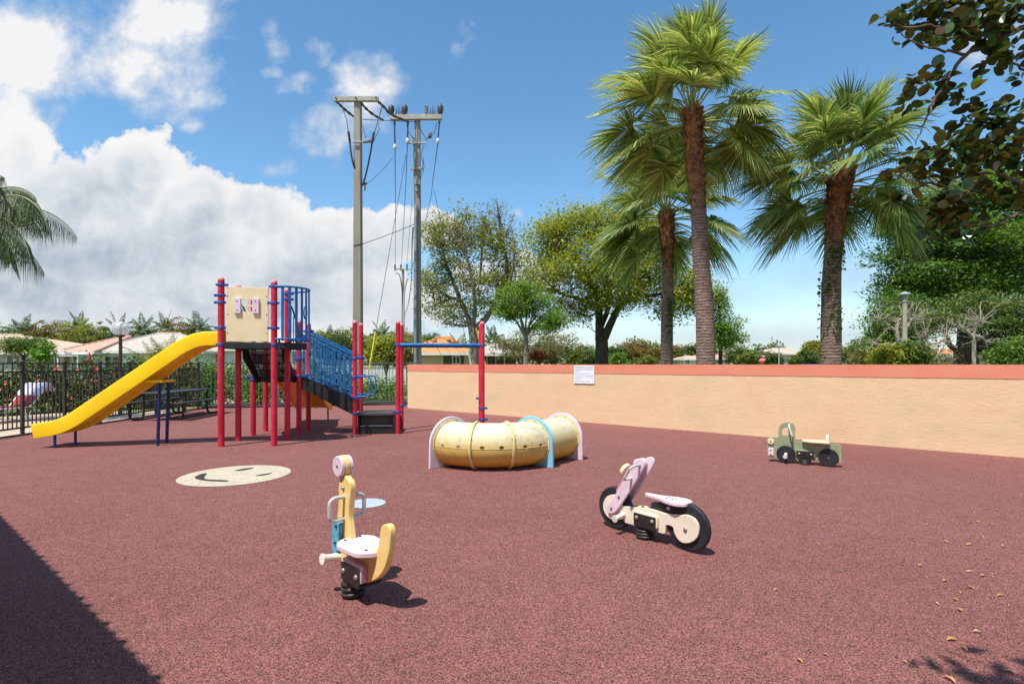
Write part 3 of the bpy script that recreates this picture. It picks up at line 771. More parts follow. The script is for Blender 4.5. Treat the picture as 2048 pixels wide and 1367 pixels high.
# cream window panel (openings left between its pieces)
px0, px1, pz0, pz1 = .085, DX-.095, 1.785, 2.715
cx_, cz_ = .425, 2.395
hxs = [(cx_-.095, cx_-.018), (cx_+.018, cx_+.095)]; hzs = [(cz_-.10, cz_-.015), (cz_+.015, cz_+.10)]
xs = [px0, hxs[0][0], hxs[0][1], hxs[1][0], hxs[1][1], px1]; zs = [pz0, hzs[0][0], hzs[0][1], hzs[1][0], hzs[1][1], pz1]
def panel_with_holes(xs, zs, holes, y0, y1):
    b = MB(); nx, nz = len(xs), len(zs)
    vs = [(x, y, z) for y in (y0, y1) for z in zs for x in xs]
    ix = lambda k, j, i: k*nx*nz+j*nx+i
    fs = []
    solid = lambda i, j: 0 <= i < nx-1 and 0 <= j < nz-1 and (i, j) not in holes
    for j in range(nz-1):
        for i in range(nx-1):
            if not solid(i, j): continue
            fs.append((ix(0, j, i), ix(0, j, i+1), ix(0, j+1, i+1), ix(0, j+1, i)))
            fs.append((ix(1, j, i), ix(1, j+1, i), ix(1, j+1, i+1), ix(1, j, i+1)))
            if not solid(i-1, j): fs.append((ix(0, j, i), ix(0, j+1, i), ix(1, j+1, i), ix(1, j, i)))
            if not solid(i+1, j): fs.append((ix(0, j, i+1), ix(1, j, i+1), ix(1, j+1, i+1), ix(0, j+1, i+1)))
            if not solid(i, j-1): fs.append((ix(0, j, i), ix(1, j, i), ix(1, j, i+1), ix(0, j, i+1)))
            if not solid(i, j+1): fs.append((ix(0, j+1, i), ix(0, j+1, i+1), ix(1, j+1, i+1), ix(1, j+1, i)))
    return b.add(vs, fs)
wp = panel_with_holes(xs, zs, {(1, 1), (1, 3), (3, 1), (3, 3)}, -.012, .012).build('window_panel', M['cream'], ps, bevel=.004)
for x0 in (cx_-.20, cx_+.098):
    b = MB(); b.prism(round_poly([(x0, cz_-.13), (x0+.105, cz_-.13), (x0+.105, cz_+.13), (x0, cz_+.13)], .012), (0, -.03, 0), (1, 0, 0), (0, 0, 1), (0, 1, 0), -.017, .017)
    sh = b.build('shutter', M['pink'], wp, bevel=.004)
    b = MB()
    for dz in (-.075, .075): b.lathe([(.011, 0), (.009, .005)], (x0+.052, -.047, cz_+dz), (0, -1, 0), 10)
    b.build('bolt', M['plate'], wp)
b = MB()
for z in (1.93, 2.25, 2.56):
    for x in (px0+.025, px1-.025): b.lathe([(.010, 0), (.008, .005)], (x, -.012, z), (0, -1, 0), 10)
b.build('panel_bolt', M['plate'], wp)
b = MB()
for z in (2.02, 2.45):
    b.bar((px1, .014, z), (DX-.05, .014, z), .012, .045, (0, 1, 0)); b.bar((px0, .014, z), (.05, .014, z), .012, .045, (0, 1, 0))
b.build('panel_bracket', M['clamp'], wp)
# round balcony guard
def arc_pts(r, z, a0=-.02, a1=1.02, n=24):
    return [(DX+.06+r*math.sin(PI*t), RW[1]/2-(.40)*math.cos(PI*t), z) for t in [a0+(a1-a0)*i/n for i in range(n+1)]]
gr = []
g0 = MB(); g0.tube([(DX+.04, 0, 2.735)]+arc_pts(.42, 2.735)+[(DX+.04, RW[1], 2.735)], .017, 10)
gt = g0.build('balcony_guard', M['blue'], ps, smooth=True)
b = MB(); b.tube(arc_pts(.42, 1.835), .016, 10); b.build('bottom_rail', M['blue'], gt, smooth=True)
for t in [.07+.86*i/10 for i in range(11)]:
    x = DX+.06+.42*math.sin(PI*t); y = RW[1]/2-.40*math.cos(PI*t)
    tx, ty = .42*math.cos(PI*t), .40*math.sin(PI*t)
    b = MB(); b.bar((x, y, 1.80), (x, y, 2.735), .010, .048, (tx, ty, 0)); b.build('guard_bar', M['blue'], gt, bevel=.003, seg=1)
# ring on the guard's inside
b = MB(); b.tube([(DX+.42, RW[1]/2+.09*math.cos(a), 2.32+.11*math.sin(a)) for a in [2*PI*i/20 for i in range(20)]], .012, 8, closed=True)
b.build('guard_ring', M['blue'], gt, smooth=True)
b = MB(); b.bar((DX+.03, -.01, 1.70), (DX+.10, -.02, 1.70), .04, .05); b.bar((DX+.09, -.02, 1.66), (DX+.09, -.02, 1.84), .03, .03); b.build('guard_bracket', M['blue'], gt)
# mesh steps from the upper to the lower deck
for x in (.09, DX-.085):
    b = MB(); b.prism([(RW[1], 1.74), (RW[1], 1.50), (RW[2]-.02, 1.03), (RW[2]-.02, 1.16), (RW[2]-.02, 1.20), (RW[1]+.07, 1.76)], (x, 0, 0), (0, 1, 0), (0, 0, 1), (1, 0, 0), -.018, .018)
    b.build('stair_stringer', M['black'], ps, bevel=.004, seg=1)
for i in range(3):
    y = RW[1]+.10+i*.215; z = 1.745-(i+1)*.150
    b = MB(); b.box(.11, DX-.105, y, y+.235, z-.012, z); b.build('mesh_tread', M['perf'], ps)
    b = MB(); b.box(.11, DX-.105, y-.006, y, z, z+.145); b.build('mesh_riser', M['perf'], ps)
    b = MB(); b.box(.11, DX-.105, y-.014, y+.014, z-.034, z-.014); b.build('tread_edge', M['black'], ps)
b = MB(); b.box(.05, DX-.05, RW[2]-.012, RW[2]-.004, 1.16, 1.30); b.build('mesh_riser', M['perf'], ps)
# blue rails beside those steps
for x in (.02, DX+.03):
    b = MB(); q = smooth_path([(x, RW[1], 2.52), (x, RW[1]+.25, 2.40), (x, RW[2]-.1, 1.98), (x, RW[2]-.03, 1.62), (x, RW[2]-.04, 1.50)], 5)
    b.tube(q, .016, 9); h = b.build('stair_rail', M['blue'], ps, smooth=True)
    for k in range(4):
        y = RW[1]+.11+.15*k
        b = MB(); b.bar((x, y, 1.70-.62*(y-RW[1])), (x, y, 2.50-.72*(y-RW[1])), .010, .030, (0, 1, 0)); b.build('rail_bar', M['blue'], h)
# slides
def slide(path, w, m, wall=.235):
    """path: (distance, height of the chute's underside); cross-section is a shell with rolled rims"""
    prof = [(-w/2, 0), (-w/2-.012, wall-.03), (-w/2-.006, wall), (-w/2+.022, wall+.008), (-w/2+.05, wall-.012), (-w/2+.062, .12), (-w/2+.085, .075),
            (w/2-.085, .075), (w/2-.062, .12), (w/2-.05, wall-.012), (w/2-.022, wall+.008), (w/2+.006, wall), (w/2+.012, wall-.03), (w/2, 0),
            (w/2-.055, .0), (w/2-.07, .035), (.03, .045), (0, .028), (-.03, .045), (-w/2+.07, .035), (-w/2+.055, .0)]
    b = MB(); k = len(prof); vs, fs = [], []
    P = [Vector((p[0], 0, p[1])) for p in path]
    for i, p in enumerate(P):
        t = (P[min(i+1, len(P)-1)]-P[max(i-1, 0)]).normalized()
        up = Vector((-t.z, 0, t.x))
        if up.z < 0: up = -up
        for a, h in prof: vs.append((p.x+up.x*h, a, p.z+up.z*h))
    for i in range(len(P)-1):
        for j in range(k):
            l = (j+1) % k
            fs.append((i*k+j, i*k+l, (i+1)*k+l, (i+1)*k+j))
    fs.append(tuple(range(k))[::-1]); fs.append(tuple((len(P)-1)*k+j for j in range(k)))
    return b.add(vs, fs)
def fillet_path(pts, r, n=7):
    out = [pts[0]]
    for i in range(1, len(pts)-1):
        p0, p, p1 = (Vector(pts[j]) for j in (i-1, i, i+1))
        a, c = (p0-p), (p1-p)
        q0, q1 = p+a.normalized()*min(r, a.length*.45), p+c.normalized()*min(r, c.length*.45)
        for j in range(n+1):
            t = j/n; out.append(tuple(q0*(1-t)**2+p*2*t*(1-t)+q1*t*t))
    return out+[pts[-1]]
path = fillet_path([(-.045, 1.725), (-.46, 1.715), (-2.50, .25), (-3.0, .165)], .30)
sb = slide(path, .56, None)
sb.v = [(x, y+RW[1]/2, z) for x, y, z in sb.v]
for f_i in range(len(sb.f)): sb.f[f_i] = sb.f[f_i][::-1]
sl1 = sb.build('slide', M['yellow'], ps, smooth=True, sharp=50, bevel=.006)
b = MB(); b.prism([(-.02, 1.70), (-.02, 1.985), (.05, 1.985), (.05, 1.70)], (0, RW[1]/2, 0), (1, 0, 0), (0, 0, 1), (0, 1, 0), -.30, -.265)
b.prism([(-.02, 1.70), (-.02, 1.985), (.05, 1.985), (.05, 1.70)], (0, RW[1]/2, 0), (1, 0, 0), (0, 0, 1), (0, 1, 0), .265, .30)
b.box(-.04, .22, RW[1]/2-.265, RW[1]/2+.265, 1.776, 1.80)
b.build('slide_hood', M['yellow'], sl1, bevel=.01)
b = MB(); b.prism([(-1.34, 1.085), (-1.02, 1.085), (-1.02, 1.13), (-1.25, 1.12)], (0, RW[1]/2, 0), (1, 0, 0), (0, 0, 1), (0, 1, 0), -.22, .22); b.build('slide_bracket', M['yellow'], sl1, bevel=.008)
for y, in ((RW[1]/2-.14,), (RW[1]/2+.14,)):
    b = MB(); b.tube([(-1.13, y, -.01), (-1.10, y, 1.095)], .026, 12); b.build('slide_leg', M['navy'], sl1, smooth=True)
for y, in ((RW[1]/2-.24,), (RW[1]/2+.24,)):
    b = MB(); b.bar((-2.70, y, -.01), (-2.70, y, .235), .03, .03); b.build('slide_leg', M['navy'], sl1)
# second slide, leaving the lower deck at the back
sb = slide(fillet_path([(0, 1.09), (.30, 1.08), (1.70, .33), (2.15, .265)], .22), .80, None, .20)
sb.v = [(DX/2+.02-y, RW[3]+x+.03, z) for x, y, z in sb.v]
for f_i in range(len(sb.f)): sb.f[f_i] = sb.f[f_i][::-1]
sl2 = sb.build('slide', M['orangeyellow'], ps, smooth=True, sharp=50, bevel=.006)
for x in (.14, .80):
    b = MB(); b.bar((x, RW[3]+1.95, -.01), (x, RW[3]+1.95, .30), .03, .03); b.build('slide_leg', M['navy'], sl2)
# stairs to the transfer platform
sz = lambda x: 1.16+(x-DX)*(-.50/(TX0-DX))
for y in (RW[2], RW[3]):
    yy = y+(.02 if y == RW[2] else -.02)
    b = MB(); b.prism([(DX-.02, 1.18), (TX0+.02, .675), (TX0+.02, .40), (TX0-.1, .42), (DX+.02, .93)], (0, yy, 0), (1, 0, 0), (0, 0, 1), (0, 1, 0), -.018, .018)
    b.build('stair_stringer', M['black'], ps, bevel=.004, seg=1)
    zt_ = lambda x: 2.10+(x-DX)*(-.53/(TX0-DX)); zb_ = lambda x: 1.215+(x-DX)*(-.47/(TX0-DX))
    b = MB(); b.bar((DX+.04, y, zt_(DX+.04)), (TX0-.03, y, zt_(TX0-.03)), .034, .034); rl = b.build('stair_railing', M['blue'], ps, bevel=.008)
    b = MB(); b.bar((DX+.04, y, zt_(DX+.04)-.075), (TX0-.03, y, zt_(TX0-.03)-.075), .022, .022); b.build('rail', M['blue'], rl, bevel=.004)
    MB().bar((DX+.04, y, zb_(DX+.04)), (TX0-.03, y, zb_(TX0-.03)), .03, .03).build('rail', M['blue'], rl, bevel=.004)
    b = MB(); b.tube(smooth_path([(TX0-.03, y, zb_(TX0-.03)), (TX0+.02, y-.02, .72), (TX0+.05, y-.03, .735)], 4), .014, 8); b.build('rail_end', M['blue'], rl, smooth=True)
    for i in range(9):
        x = DX+.10+(TX0-DX-.20)*i/8
        b = MB(); b.bar((x, y, zb_(x)), (x, y, zt_(x)-.08), .012, .036, (1, 0, 0)); b.build('rail_bar', M['blue'], rl, bevel=.003, seg=1)
for i in range(3):
    x = DX+.08+i*.27; z = 1.16-.185*(i+1)
    b = MB(); b.box(x, x+.30, RW[2]+.04, RW[3]-.04, z-.03, z); b.build('stair_tread', M['black'], ps, bevel=.004, seg=1)
# transfer platform and step
b = MB(); b.box(TX0+.05, TX1-.05, RW[2]-.035, RW[3]+.03, .375, .425); b.build('transfer_platform', M['darkgrey'], ps, bevel=.006)
b = MB(); b.box(TX0+.06, TX1-.06, RW[2]+.16, RW[2]+.20, .17, .375); b.build('step_riser', M['riser'], ps)
for x in (TX0+.055, TX1-.095): MB().box(x, x+.04, RW[2]-.02, RW[3], .0, .374).build('step_side', M['black'], ps, bevel=.004)
b = MB(); b.box(TX0+.11, TX1-.11, RW[2]-.035, RW[2]+.16, .145, .172); b.build('step_tread', M['darkgrey'], ps, bevel=.006)
b = MB(); b.box(TX0+.10, TX1-.10, RW[2]-.02, RW[2]+.02, -.01, .145); b.build('step_riser', M['black'], ps)
for y in (RW[2], RW[3]):
    b = MB(); b.tube(smooth_path([(TX0+.03, y, 1.155), (TX0+.22, y, 1.155), (TX0+.285, y, 1.135), (TX0+.31, y, 1.06), (TX0+.31, y, .86), (TX0+.285, y, .78), (TX0+.22, y, .755), (TX0+.03, y, .755)], 5), .017, 10)
    b.build('grab_handle', M['blue'], ps, smooth=True)
# overhead bars
for y in (RW[2], RW[3]):
    b = MB(); b.lathe([(.036, 0), (.036, BX-TX1)], (TX1, y, 1.79), (1, 0, 0), 16); b.build('overhead_bar', M['blue'], ps, smooth=True)
for x in (TX1+.45, TX1+.85, TX1+1.25):
    b = MB(); b.tube([(x, RW[2], 1.79), (x, RW[3], 1.79)], .016, 10); b.build('rung', M['blue'], ps, smooth=True)
for z in (.50, .66):
    b = MB(); b.tube([(BX, RW[2], z), (BX, RW[3], z)], .016, 10); b.build('rung', M['blue'], ps, smooth=True)

# ------------------------------------------------------------------ crawl tunnel
TC = Vector((-.30, 7.87, 0)); TRAD = .752; TR = .298; TZ = .312
tn = thing('crawl_tunnel', 'curved bleached yellow crawl tunnel with pink and blue end arches lying on the rubber', 'play tunnel', TC)
def ring_frame(a):
    c = Vector((TRAD*math.cos(a), TRAD*math.sin(a), TZ)); return c, Vector((math.cos(a), math.sin(a), 0)), Vector((-math.sin(a), math.cos(a), 0))
A_ = [R(225), R(256.5), R(288), R(319.5)]
ec, er, et = ring_frame(A_[3])
def tube_shell(frames, ro, ri, n=56):
    b = MB(); vs, fs = [], []; m = len(frames)
    for rad in (ro, ri):
        for c, e in frames:
            for k in range(n):
                t = 2*PI*k/n
                vs.append(c+e*(rad*math.cos(t))+Vector((0, 0, rad*math.sin(t))))
    for i in range(m-1):
        for k in range(n):
            l = (k+1) % n
            fs.append((i*n+k, i*n+l, (i+1)*n+l, (i+1)*n+k))
            q = m*n
            fs.append((q+i*n+k, q+(i+1)*n+k, q+(i+1)*n+l, q+i*n+l))
    for k in range(n):
        l = (k+1) % n; q = m*n
        fs.append((k, q+k, q+l, l)); e = (m-1)*n
        fs.append((e+k, e+l, q+e+l, q+e+k))
    return b.add(vs, fs)
def bored(o, cutter):
    """the segment with its port holes really bored through"""
    md = o.modifiers.new('holes', 'BOOLEAN'); md.object = cutter; md.operation = 'DIFFERENCE'; md.solver = 'EXACT'
    dg = bpy.context.evaluated_depsgraph_get()
    me = bpy.data.meshes.new_from_object(o.evaluated_get(dg))
    o.modifiers.clear(); old = o.data; nm = old.name; o.data = me; bpy.data.meshes.remove(old); me.name = nm
    bpy.data.objects.remove(cutter)
    me.polygons.foreach_set('use_smooth', [True]*len(me.polygons)); me.set_sharp_from_angle(angle=R(40))
for i in range(3):
    a0, a1 = A_[i]+.012, A_[i+1]-.012
    fr = [ring_frame(a0+(a1-a0)*k/10)[:2] for k in range(11)]
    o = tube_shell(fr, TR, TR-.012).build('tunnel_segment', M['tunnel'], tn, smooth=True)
    cb = MB()
    for f in (.27, .73):
        c, e, t = ring_frame(a0+(a1-a0)*f)
        z = Vector((0, 0, .004))
        cb.lathe([(.031, TR-.06), (.031, TR+.05)], c+z, e, 20)
        cb.lathe([(.031, -TR-.05), (.031, -TR+.06)], c+z, e, 20)
    bored(o, cb.build('cutter', None, tn))
    b = MB(); b.tube([ring_frame(a0+(a1-a0)*k/10)[0]+ring_frame(a0+(a1-a0)*k/10)[1]*(TR+.001)+Vector((0, 0, -.006)) for k in range(11)], .0035, 6)
    b.build('moulding_seam', M['flange'], o, smooth=True)
c2 = ec+et*.0; c3 = Vector((.735, 7.955, TZ))-TC
e2 = Vector((.77, -.64, 0)).normalized()
fr = []
for k in range(9):
    t = k/8
    fr.append((c2.lerp(c3, t)+er*.012*math.sin(PI*t), er.lerp(e2, t).normalized()))
fr = [(c+et*(.02 if i == 0 else 0), e) for i, (c, e) in enumerate(fr)]
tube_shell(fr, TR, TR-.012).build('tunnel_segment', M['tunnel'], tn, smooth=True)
for a in A_[1:3]:
    c, e, t = ring_frame(a)
    b = tube_shell([(c-t*.016, e), (c+t*.016, e)], TR+.026, TR-.014); b.build('joint_flange', M['flange'], tn, smooth=True, bevel=.005)
    b = MB()
    for k in range(8):
        q = 2*PI*(k+.5)/8; p = c+e*((TR+.012)*math.cos(q))+Vector((0, 0, (TR+.012)*math.sin(q)))
        b.lathe([(.008, -.024), (.008, .024)], p, t, 8)
    b.build('flange_bolt', M['plate'], tn)
def arch(c, e, t, m, w=.365, th=.034, up=.365):
    """an upright board with a round opening, flat at the ground"""
    b = MB(); n = 72; out, inn = [], []
    for k in range(n):
        q = 2*PI*k/n; dx, dz = math.cos(q), math.sin(q)
        inn.append((dx*(TR-.004), dz*(TR-.004)))
        if dz >= 0: out.append((dx*w, dz*up))
        else:
            sx = w/abs(dx) if abs(dx) > 1e-6 else 9; szz = TZ/abs(dz)
            s_ = min(sx, szz); out.append((dx*s_*(1+.02*(1 if s_ == sx else 0)*abs(dz)), dz*s_))
    out.append(None); out = [p for p in out if p]
    # square foot corners
    for x in (-w, w):
        k = min(range(n), key=lambda i: (out[i][0]-x)**2+(out[i][1]+TZ)**2); out[k] = (x*1.02, -TZ)
    vs = []
    for s_ in (-th/2, th/2):
        for p in out: vs.append(c+e*p[0]+Vector((0, 0, p[1]))+t*s_)
        for p in inn: vs.append(c+e*p[0]+Vector((0, 0, p[1]))+t*s_)
    fs = []
    for k in range(n):
        l = (k+1) % n
        fs.append((k, l, n+l, n+k)[::1]); fs.append((2*n+k, 3*n+k, 3*n+l, 2*n+l))
        fs.append((k, 2*n+k, 2*n+l, l)); fs.append((n+k, n+l, 3*n+l, 3*n+k))
    o = b.add(vs, fs).build('end_arch', m, tn, smooth=True, sharp=35, bevel=.006)
    b = tube_shell([(c-t*(th/2+.012), e), (c-t*(th/2+.001), e)], TR+.024, TR-.01); b.build('arch_flange', M['flange'], o, smooth=True, sharp=30)
    b = MB()
    for k in range(12):
        q = 2*PI*(k+.5)/12; p = c+e*((TR+.012)*math.cos(q))+Vector((0, 0, (TR+.012)*math.sin(q)))
        b.lathe([(.007, th/2+.010), (.006, th/2+.018)], p, -t, 8)
    b.build('arch_bolt', M['plate'], o)
    bm_ = bmesh.new(); bm_.from_mesh(o.data); bmesh.ops.recalc_face_normals(bm_, faces=bm_.faces); bm_.to_mesh(o.data); bm_.free()
    return o
c, e, t = ring_frame(A_[0]); arch(c-t*.02, e, -t, M['panelpink'])
arch(ec+et*.006, er, et, M['panelblue'])
arch(c3+Vector((.64, .77, 0))*.02, e2, Vector((.64, .77, 0)).normalized(), M['panelpink'])
# ------------------------------------------------------------------ spring riders
class Upright:
    """an upright board standing on the ground: local x forward, y to its left, z up. s/z of photo marks are worked out once, then it is a solid of its own"""
    def __init__(s, base, fwd):
        s.b = Vector((base.x, base.y, 0)); s.f = Vector((fwd[0], fwd[1], 0)).normalized(); s.l = Vector((-s.f.y, s.f.x, 0))
        s.rz = math.atan2(s.f.y, s.f.x)
    def inv(s, px, py, off=0.0):
        r = (px-CX)/F
        bx, by = s.b.x+off*s.l.x, s.b.y+off*s.l.y
        k = (r*by-bx)/(s.f.x-r*s.f.y)
        Y = by+k*s.f.y
        return (k, H-(py-HY)/F*Y)
    def poly(s, pts, crop, off=0.0):
        x0, y0, sc_ = crop
        return [s.inv(x0+sc_*x, y0+sc_*y, off) for x, y in pts]
XA, YA, ZA = (1, 0, 0), (0, 1, 0), (0, 0, 1)
def board(name, poly, y0, y1, m, parent, bevel=.006, seg=2):
    b = MB(); b.prism(poly, (0, 0, 0), XA, ZA, YA, y0, y1)
    return b.build(name, m, parent, smooth=True, sharp=35, bevel=bevel, seg=seg)
def bolts(name, pts, y, m, parent, r=.012, d=1):
    b = MB()
    for x, z in pts: b.lathe([(r, 0), (r, .004), (r*.7, .010), (.001, .012)], (x, y, z), (0, d, 0), 12)
    return b.build(name, m, parent, smooth=True, sharp=40)
def coil(parent, r, z0, z1, turns, wire, m):
    b = MB(); n = int(turns*20)
    b.tube([(r*math.cos(2*PI*turns*i/n), r*math.sin(2*PI*turns*i/n), z0+wire+(z1-z0-2*wire)*i/n) for i in range(n+1)], wire, 10)
    o = b.build('coil_spring', m, parent, smooth=True)
    b = MB(); b.lathe([(r*.9, -.005), (r*.9, .012)], (0, 0, 0), n=20); b.build('base_plate', M['plate'], parent)
    return o
def peg(parent, x, y0, y1, z, m, r=.021, dz=0.0):
    b = MB(); d = Vector((0, y1-y0, dz)); ln = d.length
    b.lathe([(r*1.1, 0), (r, .012), (r*.92, ln*.5), (r*1.05, ln*.8), (r*1.45, ln*.97), (r*1.45, ln)], (x, y0, z), d, 16)
    return b.build('foot_peg', m, parent, smooth=True, sharp=40)

# -- the pale yellow figure with a round head
U = Upright(gp(707, 1190), (-.715, .70)); crop = (600, 880, .2562)
t = thing('spring_rider', 'pale yellow spring rider with round pink head, curled tail and blue fin', 'spring rider', U.b, U.rz)
body = [(325, 268), (345, 272), (365, 300), (383, 322), (392, 360), (392, 410), (383, 500), (377, 600), (386, 680), (400, 800),
        (440, 840), (520, 848), (580, 850), (606, 845), (628, 690), (645, 662), (668, 656), (692, 672), (703, 720), (700, 800), (692, 880), (674, 960), (645, 1030), (600, 1080), (545, 1108), (500, 1112),
        (400, 1090), (330, 1040), (312, 990), (304, 920), (294, 840), (288, 760), (286, 690), (288, 620), (294, 540), (300, 450), (299, 390), (304, 320), (314, 288)]
body = curve_poly(U.poly(body, crop, .02), 3)
board('body_board', body, -.02, .02, M['paleyellow'], t)
hc = U.inv(600+.2562*337, 880+.2562*198)
n_ = MB(); n_.lathe([(.066, -.016), (.066, .016)], (hc[0], 0, hc[1]), (0, 1, 0), 32)
n_.box(hc[0]-.016, hc[0]+.016, -.015, .015, hc[1]-.12, hc[1]-.05)
hd = n_.build('head_board', M['paleyellow'], t, smooth=True, sharp=40, bevel=.004)
for y0, y1 in ((.017, .040), (-.040, -.017)):
    b = MB(); b.lathe([(.064, y0), (.064, y1)], (hc[0], 0, hc[1]), (0, 1, 0), 36); d_ = b.build('head_disc', M['pink'], t, smooth=True, sharp=40, bevel=.004)
    b = MB(); y = y1 if y0 > 0 else y0; b.lathe([(.009, 0), (.007, .004)], (hc[0], y, hc[1]), (0, 1 if y0 > 0 else -1, 0), 10); b.build('bolt', M['plate'], d_)
fin = curve_poly(U.poly([(275, 635), (312, 640), (322, 680), (316, 760), (304, 840), (284, 890), (262, 880), (256, 800), (254, 700), (262, 655)], crop, .035), 3)
fx = min(p[0] for p in fin); 
f_ = board('fin', fin, .020, .044, M['finblue'], t); bolts('bolt', [U.inv(600+.2562*277, 880+.2562*672, .05), U.inv(600+.2562*268, 880+.2562*800, .05)], .044, M['plate'], f_, .009)
board('fin', fin, -.044, -.020, M['finblue'], t)
bolts('neck_bolt', [U.inv(600+.2562*340, 880+.2562*372, .02)], .02, M['bolt'], t, .014)
zh0 = U.inv(600+.2562*345, 880+.2562*612, .02)[1]; zh1 = U.inv(600+.2562*345, 880+.2562*440, .02)[1]
xh = U.inv(600+.2562*345, 880+.2562*520, .02)[0]
for s_, m in ((1, M['grey']), (-1, M['grey'])):
    b = MB(); y0 = .02*s_; y1 = .115*s_
    b.tube(smooth_path([(xh, y0, zh1), (xh, y1*.72, zh1), (xh, y1*.96, zh1-.018), (xh, y1, zh1-.05), (xh, y1, zh0+.05), (xh, y1*.96, zh0+.018), (xh, y1*.72, zh0), (xh, y0, zh0)], 4), .0125, 10)
    b.build('handle', m, t, smooth=True)
# seat, a board laid across the body
sxa, sz_ = U.inv(600+.2562*400, 880+.2562*770); sxb, _ = U.inv(600+.2562*600, 880+.2562*790)
zs_ = sz_+.004
seat = round_poly([(sxa+.02, -.07), (sxa-.05, -.125), (sxb+.03, -.115), (sxb-.035, -.04), (sxb-.035, .04), (sxb+.03, .115), (sxa-.05, .125), (sxa+.02, .07)], .03)
b = MB(); b.prism(seat, (0, 0, zs_-.012), XA, YA, ZA, -.016, .016); st = b.build('seat', M['pink'], t, smooth=True, sharp=35, bevel=.006)
b = MB()
for x in (sxa-.02, sxb+.03):
    for y in (-.05, .05): b.lathe([(.009, 0), (.007, .004)], (x, y, zs_+.004), ZA, 10)
b.build('bolt', M['plate'], st)
sb_ = U.inv(600+.2562*525, 880+.2562*878, .02); bolts('seat_bolt', [sb_], .02, M['bolt'], t, .016)
pg = U.inv(600+.2562*308, 880+.2562*918, .02)
peg(t, pg[0], .018, .135, pg[1]+.012, M['white'], .023, .012); peg(t, pg[0], -.018, -.135, pg[1]+.012, M['white'], .023, .012)
p0 = U.inv(600+.2562*322, 880+.2562*1035, .08); p1 = U.inv(600+.2562*440, 880+.2562*1085, .08)
xa, xb = p1[0]-.02, p0[0]+.02; za = .125; zb2 = .245
for s_ in (1, -1):
    for (a, c, m) in ((.021, .044, M['pinkdeep']), (.045, .066, M['pink'])):
        y0, y1 = sorted((a*s_, c*s_)); b = MB(); b.prism(round_poly([(xa, za+.012), (xb, za+.012), (xb, zb2), (xa, zb2)], .018), (0, 0, 0), XA, ZA, YA, y0, y1); b.build('clamp_pad', m, t, smooth=True, sharp=35, bevel=.005)
    y0, y1 = sorted((.067*s_, .074*s_)); b = MB(); b.prism(round_poly([(xa+.004, za-.005), (xb-.004, za-.005), (xb-.004, zb2-.02), (xa+.004, zb2-.02)], .012), (0, 0, 0), XA, ZA, YA, y0, y1); pl = b.build('clamp_plate', M['plate'], t, bevel=.002)
    bolts('plate_bolt', [(xa+.035, za+.05), (xb-.035, za+.05)], .074*s_, M['bolt'], pl, .017, s_)
b = MB(); b.box(xa+.02, xb-.02, -.07, .07, za-.018, za-.004); b.build('spring_plate', M['plate'], t, bevel=.003)
coil(t, .062, 0, za-.018, 2.6, .0135, M['spring'])

# -- the motorcycle
U = Upright(gp(1291, 1074.5), (-.63, .777)); crop = (1160, 880, .18293)
t = thing('spring_rider', 'cream and pink spring rider shaped like a motorcycle with black wheels', 'spring rider', U.b, U.rz)
wr = U.inv(1160+.18293*1165, 880+.18293*970, .03); wf = U.inv(1160+.18293*368, 880+.18293*738, .03); RWH = .176
for nm, w_ in (('wheel', wr), ('wheel', wf)):
    b = MB(); b.lathe([(RWH, -.022), (RWH, .022)], (w_[0], 0, max(w_[1], RWH+.006)), (0, 1, 0), 48); b.build(nm, M['tyre'], t, smooth=True, sharp=40, bevel=.010, seg=3)
frame = U.poly([(462, 716), (620, 732), (790, 755), (900, 792), (1000, 808), (1100, 815), (1165, 815), (1240, 850), (1285, 910), (1298, 985), (1280, 1060), (1230, 1108), (1170, 1125), (1110, 1115), (1060, 1070), (1025, 1000),
                (1016, 950), (975, 930), (935, 935), (932, 1020), (860, 1008), (700, 965), (560, 920), (492, 900), (470, 860), (400, 870), (330, 858), (280, 810), (252, 740), (258, 670), (290, 615), (340, 596), (400, 600), (440, 650)], crop, .045)
frame = curve_poly(frame, 2)
for s_ in (1, -1):
    y0, y1 = sorted((.024*s_, .046*s_)); board('frame_board', frame, y0, y1, M['creamw'], t, .004)
    bolts('hub_bolt', [(wr[0], wr[1])], .046*s_, M['bolt'], t, .017, s_)
core = U.poly([(470, 730), (620, 742), (790, 764), (900, 800), (960, 830), (930, 925), (925, 1005), (860, 998), (700, 955), (560, 910), (500, 890)], crop, .0); board('frame_core', core, -.0235, .0235, M['tyre'], t, 0)
blk = U.poly([(795, 672), (1120, 690), (1120, 820), (900, 790), (790, 760)], crop, .0); board('seat_block', blk, -.021, .021, M['tyre'], t, .003)
se0 = U.inv(1160+.18293*725, 880+.18293*600); se1 = U.inv(1160+.18293*1185, 880+.18293*650)
zst = U.inv(1160+.18293*950, 880+.18293*655)[1]+.008
xs0, xs1 = se0[0]+.01, se1[0]
ls = xs0-xs1
seat = curve_poly([(xs0, 0), (xs0-.03, .024), (xs0-ls*.35, .038), (xs0-ls*.62, .085), (xs0-ls*.85, .095), (xs1, .055), (xs1-.005, 0), (xs1, -.055), (xs0-ls*.85, -.095), (xs0-ls*.62, -.085), (xs0-ls*.35, -.038), (xs0-.03, -.024)], 4)
b = MB(); b.prism(seat, (0, 0, zst), XA, YA, ZA, -.014, .014); st = b.build('seat', M['pink'], t, smooth=True, sharp=35, bevel=.006)
b = MB()
for x in (xs0-ls*.55, xs0-ls*.68):
    for y in (-.02, .02): b.lathe([(.006, 0), (.005, .004)], (x, y, zst+.014), ZA, 8)
b.build('bolt', M['plate'], st)
